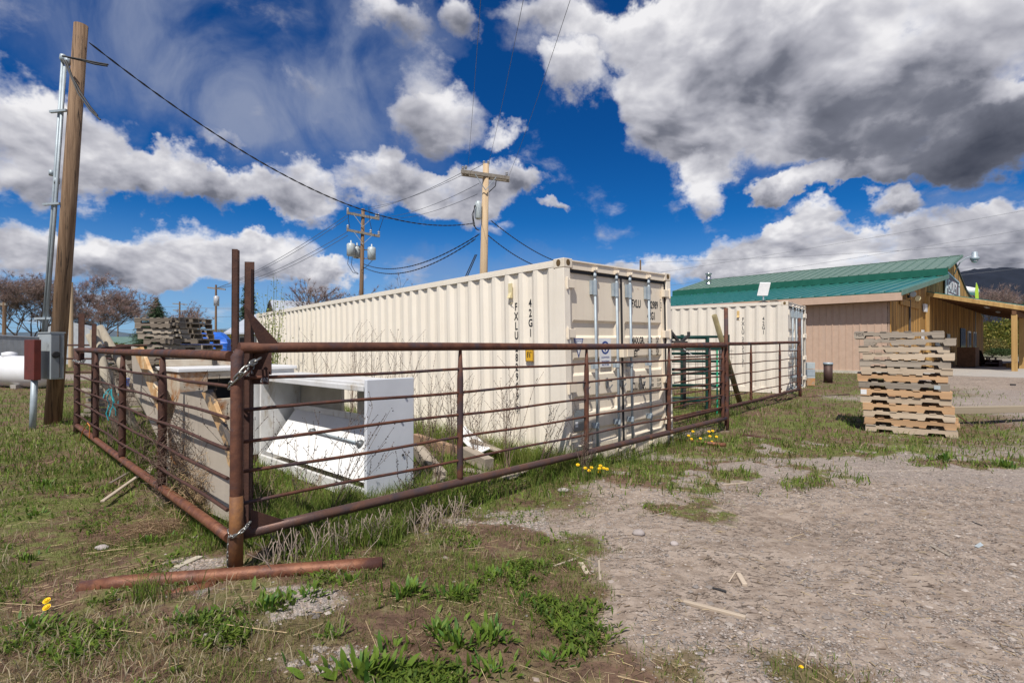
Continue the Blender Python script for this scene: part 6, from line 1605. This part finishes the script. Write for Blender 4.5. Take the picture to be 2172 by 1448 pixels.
for i, (px, Y, h, n, ln, lb) in enumerate((
    (700, 4.55, 1.05, 7, (.32, -.05), 'dense dark seeded weed leaning right in front of the white cabinet'),
    (560, 4.3, 1.15, 5, (-.05, 0), 'thin dark weed stalk just right of the corner post'),
    (640, 4.6, 1.0, 4, (.1, 0), 'sparse dark weed inside the fence below the cabinet rod'),
    (850, 4.75, .75, 4, (.15, 0), 'small dark weed at the right front corner of the cabinet'),
    (1075, 6.35, 1.18, 6, (.03, 0), 'tall dark seeded weed against the container side below its number'),
    (1010, 6.6, 1.0, 5, (.05, 0), 'brown weed against the container between the second upright and its number'),
    (925, 5.6, .8, 5, (0, 0), 'pale weed standing among the timbers left of the second upright'),
    (1140, 6.0, .85, 3, (.30, 0), 'weed arching towards the container corner'),
    (960, 6.9, 1.15, 6, (.02, 0), 'pale brown weed against the container behind the second upright'),
    (905, 7.2, 1.2, 5, (0, 0), 'tall thin weed against the container right of the cabinet'),
    (790, 8.6, 1.75, 6, (.02, 0), 'tall brown weed rising behind the cabinet above the top rail'),
    (835, 8.3, 1.7, 6, (.04, 0), 'tall brown weed rising behind the cabinet, right of the first'),
    (745, 8.8, 1.65, 5, (0, 0), 'tall brown weed rising behind the cabinet, left of the first'),
    (680, 9.4, 1.7, 5, (.02, 0), 'tall brown weed rising far behind the cabinet beside the sapling'),
    (1240, 5.9, .55, 4, (.02, 0), 'small brown weed in front of the container door post'),
    (440, 4.6, 1.15, 5, (-.1, 0), 'thin dark weed between the left gate and the rusty freezer case'),
    (300, 6.4, 1.05, 8, (.05, 0), 'dark weed behind the middle of the left gate'),
    (235, 7.4, 1.2, 9, (.05, 0), 'dense dark weed behind the far part of the left gate'),
    (255, 8.2, 1.1, 8, (0, 0), 'dark weed near the small blue bucket'))):
    dryweed(lb, wl(px, Y), h, 50+i, n+(2 if Y < 5.5 else 5), ln, dark=True)
# brush caught in the left gate
br = thing('brush_heap', 'tangle of dry tumbleweed and straw caught in the left gate near its first upright', 'brush', (-3.1, 4.85, 0))
rg = random.Random(77); mb = MB()
for i in range(420):
    c = Vector((-3.18+rg.gauss(0, .10), 4.90+rg.gauss(0, .10), abs(rg.gauss(.38, .26))+.02)); d = Vector((rg.gauss(0, 1), rg.gauss(0, 1), rg.gauss(0, .9))).normalized()*rg.uniform(.05, .16)
    mb.tube([c-d, c+Vector((rg.gauss(0, .02), rg.gauss(0, .02), rg.gauss(0, .02))), c+d], .0022, 3, False)
kind(mb.build('twigs', X['dry'], br, True), 'stuff')
mb = MB()
for i in range(520):
    t = rg.random(); c = Vector((-2.95+.35*t+rg.gauss(0, .07), 4.72-.25*t+rg.gauss(0, .06), abs(rg.gauss(.16, .14))+.02)); d = Vector((rg.gauss(0, .6), rg.gauss(0, .6), rg.gauss(0, .6))).normalized()*rg.uniform(.03, .09)
    mb.tube([c-d, c+d], .0018, 3, False)
for i in range(420):
    c = Vector((-2.88+rg.gauss(0, .13), 4.25+rg.gauss(0, .12), 0)); c.z = tz(c.x, c.y)+abs(rg.gauss(.02, .04))*1.0; d = Vector((rg.gauss(-.1, .3), rg.gauss(-.5, .4), rg.gauss(.15, .15))).normalized()*rg.uniform(.03, .10)
    mb.tube([c-d, c+d], .0013, 3, False)
V = np.array([tuple(v) for v in mb.v]); kind(mb.build('straw', X['straw2'], br, True), 'stuff')

# ------------------------------------------------------------------ rocks, scrap wood, small things on the ground
def rock(label, px, py, r, seed, flat=.5):
    p = gnd(px, py); rg = random.Random(seed); mb = MB(); n, h = 10, 7; vs = []
    for i in range(h+1):
        ph = math.pi*i/h
        for k in range(n):
            t = 2*math.pi*k/n; j = 1+rg.uniform(-.12, .12); vs.append((p.x+r[0]*math.cos(t)*math.sin(ph)*j, p.y+r[1]*math.sin(t)*math.sin(ph)*j, p.z+r[2]*(.55+math.cos(ph)*j)))
    fs = [(i*n+k, (i+1)*n+k, (i+1)*n+(k+1) % n, i*n+(k+1) % n) for i in range(h) for k in range(n)]
    o = mb.add(vs, fs).build('rock', X['stone'], None, smooth=True); tag(o, label, 'rock')
rock('flat pinkish rock on the bare dirt in front of the container doors', 1355, 1133, (.05, .04, .028), 1)
rock('small pale rock right of the flat pinkish rock', 1431, 1155, (.032, .028, .02), 2)
rock('pale rock in the grass left of the corner post', 217, 1165, (.05, .03, .02), 3)
rock('small grey rock at the lower left among dry grass', 437, 1352, (.016, .014, .012), 4)
rock('pale stone at the foot of the long gate near the container', 1195, 1042, (.06, .04, .025), 5)
def stick(label, p0, p1, w, h, m=X['stick_wood'], cat='stick', dz=.008):
    a, b = gnd(*p0), gnd(*p1); plank('wood_scrap', label, a+Vector((0, 0, dz)), b+Vector((0, 0, dz)), w, h, m, cat)
stick('long pale stick lying alone on the cracked dirt at lower right', (1450, 1277), (1583, 1311), .028, .02)
stick('stubby pale wood piece on the cracked dirt', (1567, 1218), (1581, 1242), .032, .022)
stick('thin grey stick leading up to the stubby wood piece', (1547, 1235), (1562, 1212), .008, .006)
stick('pale stick on the mossy patch right of the container doors', (1532, 1029), (1584, 1024), .028, .018)
stick('upright-looking narrow wood sliver on the dirt at centre', (1271, 1190), (1274, 1231), .016, .01)
stick('curled tan wood chip beside the narrow sliver', (1233, 1195), (1247, 1218), .034, .012)
stick('pale sliver lying left of the tan wood chip', (1176, 1202), (1223, 1186), .016, .01)
stick('weathered sliver across the dirt at right', (1975, 1157), (2015, 1178), .022, .012, X['grey_wood'])
stick('bleached stick lying by the left gate and reaching over its bottom rail', (218, 1078), (310, 1010), .035, .02, dz=.06)
stick('dark slat lying next to the bleached stick by the left gate', (235, 1037), (297, 1000), .03, .012, X['dark_wood'], dz=.06)
stick('flat broken wood piece on the gravel left of the corner post', (375, 1206), (425, 1183), .05, .012, X['stick_white'] if 'stick_white' in X else X['stick_wood'])
stick('light splintered board end under the left gate near the corner post', (413, 1143), (438, 1132), .05, .012, X['stick_wood'])
stick('short crusty driftwood piece caught under the left gate', (310, 1025), (322, 1000), .05, .04, X['stick_wood'], dz=.05)
stick('short grey twig on the dirt right of centre', (1380, 1095), (1412, 1088), .01, .008, X['grey_wood'])
stick('thin black strip on the dirt near the stubby wood piece', (1512, 1247), (1542, 1255), .014, .006, X['black'])
stick('small black curved scrap on the dirt at right', (2063, 1106), (2084, 1114), .01, .006, X['black'])
o = MB().prism([gnd(2067, 1157)+Vector((0, 0, .004)), gnd(2080, 1151)+Vector((0, 0, .012)), gnd(2087, 1156)+Vector((0, 0, .006)), gnd(2076, 1161)+Vector((0, 0, .005))], (0, 0, .002)).build('plastic_scrap', X['trafo'], None); tag(o, 'scrap of clear plastic on the dirt at right', 'litter')
o = MB().box(0, .16, 0, .05, 0, .06); p = gnd(2145, 815); o.v = [(p.x+v[0], p.y+v[1], p.z+v[2]) for v in o.v]; tag(o.build('dark_scrap', X['dark_steel'], None), 'small dark scrap on the gravel before the slab', 'litter')

# ------------------------------------------------------------------ broad-leaved weeds: a leaf mesh shared by all
def leaf_mesh(mname, L, w, curl, m, fold=.12):
    n = 5; vs = []; 
    for i in range(n+1):
        t = i/n; ww = w*math.sin(math.pi*min(1, t**.75*.96+.03))**.8 if i < n else .0005
        ang = curl*t; x = L*t*math.cos(ang*.6); z = L*t*math.sin(ang*.6)*0+L*(t-.45*t*t*curl)*.9
        y = L*t*.45+L*curl*.3*t*t
        vs += [(-ww, y, z+ww*fold), (0, y, z), (ww, y, z+ww*fold)]
    fs = []
    for i in range(n): b = i*3; fs += [(b, b+1, b+4, b+3), (b+1, b+2, b+5, b+4)]
    me = MB().add(vs, fs).mesh(mname, m, True)
    return me
LV = [leaf_mesh('leaf', .15, .017, .35, X['leaf']), leaf_mesh('leaf', .13, .020, .6, X['leaf']), leaf_mesh('leaf', .11, .016, .9, X['leaf']), leaf_mesh('leaf', .14, .015, .45, X['leaf_dark'])]
def clump(label, px, py, s, n, seed, wide=1.0, spreadpx=0, dark=False, group=None):
    s *= .82; n = int(n*1.9)
    rg = random.Random(seed); p = gnd(px, py); root = thing('leafy_weed', label, 'weed', (p.x, p.y, p.z-.005), group=group)
    for i in range(n):
        a = rg.uniform(0, 6.28); rad = abs(rg.gauss(0, .05))*wide
        me = LV[3] if (dark and rg.random() < .6) else LV[rg.randrange(4 if not dark else 3)]
        lx, ly = math.cos(a)*rad*1.6, math.sin(a)*rad
        inst('leaf', me, root, (lx, ly, tz(p.x+lx, p.y+ly)-p.z), (rg.uniform(-.5, .75), rg.uniform(-.3, .3), a-math.pi/2+rg.uniform(-.6, .6)), scale=s*rg.uniform(.55, 1.15))
clumps = [
 (770, 1430, 1.0, 46, 1.9, 'largest clump of tall broad leaves at the bottom edge, left of centre'),
 (705, 1352, .62, 16, .8, 'small upright clump of broad leaves just above the largest one'),
 (560, 1290, .75, 44, 1.6, 'wide clump of broad leaves below the foot pipe'),
 (655, 1262, .60, 26, 1.2, 'broad-leaved clump touching the underside of the foot pipe end'),
 (615, 1275, .6, 18, 1.1, 'broad-leaved clump between the two clumps below the foot pipe'),
 (855, 1262, .85, 40, 1.2, 'tall clump of pointed leaves right of the foot pipe end'),
 (745, 1232, .55, 22, 1.2, 'leafy clump growing against the foot pipe'),
 (960, 1262, .70, 34, 1.3, 'leafy clump in the grass right of the foot pipe, middle one'),
 (1050, 1222, .65, 34, 1.2, 'leafy clump nearest to the bare dirt, upper one'),
 (930, 1340, .72, 34, 1.3, 'leafy clump at bottom centre, left one'),
 (975, 1368, .78, 40, 1.4, 'leafy clump at bottom centre, lower one'),
 (1050, 1350, .75, 40, 1.3, 'leafy clump at bottom centre, right one'),
 (840, 1370, .5, 14, .9, 'sparse leafy weed right of the largest clump'),
 (1170, 1400, .6, 26, 1.2, 'leafy clump at the bottom edge near the cracked dirt'),
 (1040, 1425, .65, 26, 1.2, 'leafy clump at the very bottom, right of centre'),
 (985, 1440, .5, 18, 1.0, 'low leafy clump at the very bottom, centre'),
 (1120, 1270, .5, 26, 1.5, 'low spread of small leaves at the dirt edge'),
 (1160, 1310, .5, 24, 1.5, 'low spread of small leaves below the dirt edge'),
 (395, 1318, .5, 22, 1.1, 'dark leafy weed on the ground left of the clumps below the pipe'),
 (160, 1392, .55, 22, 1.1, 'leafy weed at the lower left corner'),
 (70, 1335, .6, 34, 1.6, 'dandelion leaves under the two yellow flowers at lower left'),
 (320, 1150, .6, 34, 1.4, 'bright broad-leaved clump in the grass left of the corner post'),
 (95, 1030, .7, 30, 1.5, 'leafy weed in the grass at the left, below the brown box'),
 (75, 1095, .6, 24, 1.5, 'leafy weed in the grass at the far left'),
 (55, 1190, .6, 26, 1.4, 'leafy weed at the left edge halfway down the grass'),
 (805, 1160, .7, 24, .8, 'broad weed leaves standing in the fence-line grass'),
 (730, 1175, .5, 16, .9, 'small weed in the fence-line grass just above the foot pipe'),
 (1375, 946, .9, 22, .9, 'dark toothed leaves at the foot of the right container door'),
 (1408, 938, .8, 18, .8, 'second dark leafy weed at the right corner of the container doors'),
 (2005, 972, .9, 30, 1.5, 'flat grey-green weed on the gravel in front of the pallet stack'),
 (2128, 985, .9, 34, 1.6, 'green weed patch on the gravel near the right edge'),
 (1230, 1095, .35, 14, .8, 'tiny green weed on the dirt below the long gate'),
 (1100, 1100, .4, 14, 1.0, 'small green weed near the long gate shadow'),
 (1258, 1008, .75, 22, 1.5, 'dandelion leaves under the yellow flowers below the long gate'),
 (1490, 944, .9, 24, 1.8, 'dandelion leaves under the yellow flowers right of the container'),
]
for i, (px, py, s, n, wd, lb) in enumerate(clumps): clump(lb, px, py, s, n, 200+i, wd, dark=(i in (18, 27, 28)))
# dandelions
def dandelion(label, px, py, Y, s, tilt=0):
    p = at(px, py, Y) if Y else gnd(px, py); g0 = tz(p.x, p.y)
    if not Y: p.z = g0+.07
    root = thing('dandelion', label, 'flower', (p.x, p.y, g0))
    MB().tube([(p.x, p.y+.01, g0), (p.x, p.y, p.z)], .0028, 5).build('stem', X['stem'], root, True)
    mb = MB(); ax = Vector((.15*tilt, -.55, .8)).normalized(); u = ax.cross(Vector((1, 0, 0))).normalized(); w = ax.cross(u); rg = random.Random(int(px))
    for ring, (r, h, n) in enumerate(((1, .0, 18), (.75, .25, 15), (.45, .42, 10))):
        for i in range(n):
            t = 2*math.pi*(i+.5*ring)/n; d = u*math.cos(t)+w*math.sin(t); e = ax.cross(d)*.16*s
            a_ = p+d*.1*s+ax*h*s*.6; b_ = p+d*r*s+ax*(h+.12)*s
            mb.add([a_-e*.6, b_-e, b_+e, a_+e*.6], [(0, 1, 2, 3)])
    mb.lathe(p, [(.3*s, -.1*s), (.55*s, .1*s), (.3*s, .35*s)], 8, ax)
    mb.build('flower_head', X['dandelion'], root, True)
for i, (px, py, Y, lb) in enumerate(((100, 1275, 2.95, 'upper of the two dandelions at lower left'), (100, 1289, 2.85, 'lower of the two dandelions at lower left'))): dandelion(lb, px, py, Y, .019)
for i, (px, py) in enumerate(((1226, 985), (1242, 992), (1250, 997), (1255, 991), (1272, 993), (1272, 1000), (1274, 987), (1281, 992), (1288, 994))):
    dandelion('dandelion %s in the cluster under the long gate by the container' % ('farthest left', 'second from the left', 'lowest on the left', 'beside the lowest left one', 'centre', 'lowest in the middle', 'topmost', 'right of the topmost', 'farthest right')[i], px, py, 5.75+.03*i, .020)
for i, (px, py) in enumerate(((1461, 923), (1467, 930), (1470, 914), (1486, 929), (1504, 914), (1506, 924), (1512, 913), (1511, 936), (1520, 925))):
    dandelion('dandelion %s in the cluster right of the container doors' % ('farthest left', 'low on the left', 'upper left', 'left of centre', 'upper centre', 'centre', 'topmost right', 'lowest', 'farthest right')[i], px, py, 7.9, .022)
dandelion('small lone dandelion in the weeds at bottom right of centre', 1701, 1414, 2.45, .012)

# ------------------------------------------------------------------ grass: blades, straw, pebbles
rs = np.random.RandomState(3)
def in_view(x, y, m=.12): return np.abs(x/np.maximum(y, .1)) < (1.0+m)
def sample(n, y0, y1, power=1.0, dens=None):
    out = []; tot = 0
    while tot < n:
        # sample uniformly in inverse depth so that near blades are dense
        k = n*2; u = rs.rand(k); y = y0*(y1/y0)**u; x = (rs.rand(k)*2-1)*1.05*y
        p = dens(x, y); ok = rs.rand(k) < p; out.append(np.stack([x[ok], y[ok]], 1)); tot += ok.sum()
        if ok.sum() == 0: break
    return np.concatenate(out)[:n]
def blades(name, P, h, wd, lean, cols, jit=.3, segs=2):
    n = len(P); x, y = P[:, 0], P[:, 1]; z = terr(x, y)-.004
    a = rs.rand(n)*6.283; H = h*(.5+rs.rand(n)*.9); L = lean*rs.rand(n)**.7*H; th = rs.rand(n)*6.283
    # blades face the viewer loosely: width axis random
    wx, wy = np.cos(a)*wd, np.sin(a)*wd; dx, dy = np.cos(th)*L, np.sin(th)*L
    B = np.stack([x, y, z], 1); Wv = np.stack([wx, wy, 0*wx], 1)
    M = B+np.stack([dx*.32, dy*.32, H*.6], 1); T = B+np.stack([dx, dy, H*np.clip(1-.35*(L/H)**2, .3, 1)], 1)
    V = np.stack([B-Wv, B+Wv, M+Wv*.75, M-Wv*.75, T], 1).reshape(-1, 3)
    i = np.arange(n)*5
    F = np.concatenate([np.stack([i, i+1, i+2], 1), np.stack([i, i+2, i+3], 1), np.stack([i+3, i+2, i+4], 1)])
    cols = np.array(cols); c = cols[rs.randint(0, len(cols), n)]*(1-jit/2+jit*rs.rand(n, 1))
    C = np.repeat(c, 5, 0)
    o = npmesh(name, V, F, X['blade'], C); kind(o, 'stuff'); return o
GR = [(.14, .22, .03), (.19, .28, .045), (.25, .32, .065), (.10, .17, .03)]
OL = [(.20, .19, .06), (.26, .22, .09), (.14, .17, .045)]
RD = [(.20, .105, .07), (.24, .145, .095), (.17, .125, .065)]
DRY = [(.46, .38, .24), (.36, .28, .17), (.52, .44, .30)]
def dens_low(x, y): g = grass_amt(x, y); return np.clip(g*1.15-.12, 0, 1)*(.15+.85*ss(.42, .60, fbm(x*2.3, y*2.3, 3, 55)))*(.30+.70*ss(2.7, 3.6, y))
def dens_red(x, y): return np.clip(grass_amt(x, y)-.1, 0, 1)*(1-ss(.42, .60, fbm(x*1.7, y*1.7, 3, 55)))*(y < 7)
def leaves(name, P, h, wd, cols, jit=.4):
    n = len(P); x, y = P[:, 0], P[:, 1]; z = terr(x, y)-.003; a = rs.rand(n)*6.283; b = a+1.57; H = h*(.4+rs.rand(n)); L = H*(.3+1.1*rs.rand(n)); w = wd*(.5+rs.rand(n))
    B = np.stack([x, y, z], 1); D = np.stack([np.cos(a)*L, np.sin(a)*L, H*.8], 1); S = np.stack([np.cos(b)*w, np.sin(b)*w, .25*w], 1); S2 = S*np.array([-1, -1, 1])
    M = B+D*.55+np.array([0, 0, 1])*(H*.08)[:, None]; T = B+D*np.array([1, 1, .85]); Q = B+D*.25
    V = np.stack([B, Q+S*.6, M+S, T, M+S2, Q+S2*.6, M-np.array([0, 0, .2])*w[:, None]], 1).reshape(-1, 3); i = np.arange(n)*7; q = lambda *k: np.stack([i+j for j in k], 1)
    F = np.concatenate([q(0, 6, 2, 1), q(6, 3, 2, 2)[:, :3][:, [0, 1, 2, 2]], q(0, 5, 4, 6), q(6, 4, 3, 3)])
    F = np.concatenate([q(0, 6, 1), q(1, 6, 2), q(6, 3, 2), q(0, 5, 6), q(5, 4, 6), q(6, 4, 3)])
    cols = np.array(cols); C = np.repeat(cols[rs.randint(0, len(cols), n)]*(1-jit/2+jit*rs.rand(n, 1)), 7, 0)
    o = npmesh(name, V, F, X['blade'], C); kind(o, 'stuff')
def dens_leafy(x, y):
    return np.clip(grass_amt(x, y), 0, 1)*ss(.54, .66, fbm(x*2.6+4, y*2.6, 3, 131))*(.25+.75*ell(x, y, -.5, 2.75, 1.5, 1.3))*(y < 9)
fence_line = lambda x, y: np.abs((x+1.83)-(y-3.47))/1.414
def inside(x, y): return ((y-3.47) > (x+1.83))*((y-3.61) > -(x+1.94)*.96)
def dens_fence(x, y):
    d = ((y-3.47)-(x+1.83))/1.414
    return ss(-.42, -.05, d)*(1-ss(.5, 1.4, d))*(x > -2.2)*(x < 3.6)*(.25+.75*ss(.4, .6, fbm(x*2, y*2, 3, 61)))*np.where(x > -.85, np.where(x < .2, .06, .8), 1)*(1-.75*(x > 1.2))*ss(.35, .8, np.hypot(x+1.83, y-3.47))
def dens_in(x, y): return inside(x, y)*(y < 12)*grass_amt(x, y)*ss(.35, .6, fbm(x*1.4, y*1.4, 3, 62))
def dens_far2(x, y): return grass_amt(x, y)*(y > 5.2+.0*x)*np.where((x > 1.2) & (y < 9), 1.0, np.where(y > 6, 1.0, .5))
def dens_far(x, y): return grass_amt(x, y)*(y > 6)
def dens_cont(x, y):
    # tuft line along the container foot
    d = (x-.677)*.741+(y-6.42)*.672; s = -(x-.677)*.672+(y-6.42)*.741
    return ((d < .02)*(d > -.45)*(s > -.3)*(s < 8)*ss(.35, .55, fbm(x*3, y*3, 2, 70)))
blades('grass', sample(80000, 1.5, 9, dens=dens_low), .040, .0018, .9, GR+OL, .5)
blades('short_reddish_grass', sample(75000, 1.5, 7, dens=dens_red), .020, .0011, 1.0, RD+OL+RD, .4)
leaves('broadleaf_groundcover', sample(16000, 1.7, 8, dens=dens_leafy), .045, .0065, [(.10, .16, .02), (.14, .21, .028), (.17, .23, .035), (.075, .13, .02)])
blades('fence_grass', sample(15000, 3.0, 8.5, dens=dens_fence), .17, .0024, .8, GR+GR+OL, .4)
blades('tall_grass', sample(24000, 3.6, 12, dens=dens_in), .14, .0035, .8, GR+GR+OL, .4)
blades('container_foot_grass', sample(7000, 5.6, 12, dens=dens_cont), .26, .0032, .55, [(.22, .28, .05), (.16, .24, .04), (.30, .30, .10)], .4)
blades('field_grass', sample(66000, 5.2, 60, dens=dens_far2), .085, .006, 1.0, GR+GR+OL+DRY[:1], .5)
blades('dry_grass', sample(9000, 2, 30, dens=lambda x, y: np.clip(grass_amt(x, y)+.0, 0, 1)*ss(.5, .65, fbm(x*1.3, y*1.3, 3, 91))), .075, .0022, 1.4, DRY, .4)
# pale standing stalks along the fence foot
mb = MB(); rg = random.Random(15)
for i in range(170):
    t = rg.uniform(.15, 1.9); off = rg.gauss(-.12, .08); x = -1.83+.707*t*1.0+.707*(-off)*-1; y = 3.47+.707*t+.707*off
    x = -1.83+.707*t-.707*off; p = Vector((x, y, tz(x, y))); pts = [p]; d = Vector((rg.gauss(.1, .3), rg.gauss(-.1, .3), 1)).normalized()
    for k in range(4): d = (d+Vector((rg.gauss(0, .18), rg.gauss(0, .18), 0))).normalized(); pts.append(pts[-1]+d*rg.uniform(.03, .075))
    mb.tube(pts, .0028, 3, False)
    if rg.random() < .5: mb.tube([pts[2], pts[2]+Vector((rg.gauss(0, .05), rg.gauss(0, .05), .06))], .0018, 3, False)
kind(mb.build('dead_stalks', X['stalk'], None), 'stuff')
# straw litter lying flat
def litter(name, P, L, wd, cols, m, lift=.006):
    n = len(P); x, y = P[:, 0], P[:, 1]; a = rs.rand(n)*6.283; l = L*(.3+rs.rand(n)); dx, dy = np.cos(a)*l, np.sin(a)*l
    z0 = terr(x-dx, y-dy)+lift*(.5+rs.rand(n)); z1 = terr(x+dx, y+dy)+lift*(.5+2*rs.rand(n)); bx, by = -np.sin(a)*wd, np.cos(a)*wd
    V = np.stack([np.stack([x-dx-bx, y-dy-by, z0], 1), np.stack([x-dx+bx, y-dy+by, z0], 1), np.stack([x-dx, y-dy, z0+wd*1.6], 1),
                  np.stack([x+dx-bx, y+dy-by, z1], 1), np.stack([x+dx+bx, y+dy+by, z1], 1), np.stack([x+dx, y+dy, z1+wd*1.6], 1)], 1).reshape(-1, 3)
    i = np.arange(n)*6; q = lambda *k: np.stack([i+j for j in k], 1)
    F = np.concatenate([q(0, 3, 5, 2), q(1, 2, 5, 4)]); cols = np.array(cols); C = np.repeat(cols[rs.randint(0, len(cols), n)]*(.7+.6*rs.rand(n, 1)), 6, 0)
    o = npmesh(name, V, F, m, C); kind(o, 'stuff')
litter('straw_litter', sample(3800, 1.6, 9, dens=lambda x, y: np.clip(grass_amt(x, y)*.9+.03, 0, 1)*ss(.38, .6, fbm(x*1.9, y*1.9, 3, 95))), .035, .0010, [(.8, .8, .8), (.55, .5, .48), (1.0, .95, .85)], X['straw'])
litter('long_dry_stems', sample(70, 1.7, 5, dens=lambda x, y: (grass_amt(x, y) > .3)*.8+.02), .15, .0014, [(.8, .78, .75), (1.0, .95, .9)], X['straw'], .012)
litter('twig_litter', sample(1500, 1.8, 9, dens=lambda x, y: 1-.6*grass_amt(x, y)), .022, .0018, [(.35, .3, .3), (.6, .55, .5), (.8, .8, .8)], X['straw'])
# pebbles: squashed octahedra
def pebbles(name, P, s0, s1, cols):
    n = len(P); x, y = P[:, 0], P[:, 1]; z = terr(x, y); s = s0*(s1/s0)**(rs.rand(n)**3); a = rs.rand(n)*6.283
    base = np.array([(1, 0, 0), (0, 1, 0), (-1, 0, 0), (0, -1, 0), (.1, .1, .55), (0, 0, -.4)]); F0 = np.array([(0, 1, 4), (1, 2, 4), (2, 3, 4), (3, 0, 4)])
    J = 1+.35*(rs.rand(n, 6, 1)-.5); b = base[None]*J*s[:, None, None]; b[:, :, 0] *= (.7+.7*rs.rand(n, 1)); c, d = np.cos(a)[:, None], np.sin(a)[:, None]
    X_ = b[:, :, 0]*c-b[:, :, 1]*d+x[:, None]; Y_ = b[:, :, 0]*d+b[:, :, 1]*c+y[:, None]; Z_ = b[:, :, 2]+z[:, None]+.1*s[:, None]
    V = np.stack([X_, Y_, Z_], 2).reshape(-1, 3); F = (F0[None]+(np.arange(n)*6)[:, None, None]).reshape(-1, 3)
    cols = np.array(cols); C = np.repeat(cols[rs.randint(0, len(cols), n)]*(.75+.5*rs.rand(n, 1)), 6, 0)
    o = npmesh(name, V, F, X['pebble'], C); kind(o, 'stuff')
X['pebble'] = mat('yard_gravel', (1, 1, 1), (.85, .85, .85), 3, .9, attr=True)
PC = [(.32, .27, .235), (.25, .215, .19), (.40, .345, .30), (.34, .27, .225), (.21, .185, .17)]
dg = lambda x, y: np.clip(1-grass_amt(x, y)*1.5, 0, 1)
pebbles('gravel', sample(95000, 1.6, 14, dens=lambda x, y: dg(x, y)*(.15+.85*ss(.42, .6, fbm(x*.9, y*.9, 3, 99)+.25*ell(x, y, 7, 9, 3.4, 2.4)))), .002, .011, PC)
pebbles('far_gravel', sample(16000, 5, 24, dens=dg), .006, .018, PC)
pebbles('scattered_stones', sample(1100, 1.9, 9, dens=lambda x, y: dg(x, y)*.9+.05), .010, .026, PC)
pebbles('gravel_in_grass', sample(9000, 1.8, 6, dens=lambda x, y: (grass_amt(x, y) < .35)*1.0*(x < .3)), .003, .016, PC)
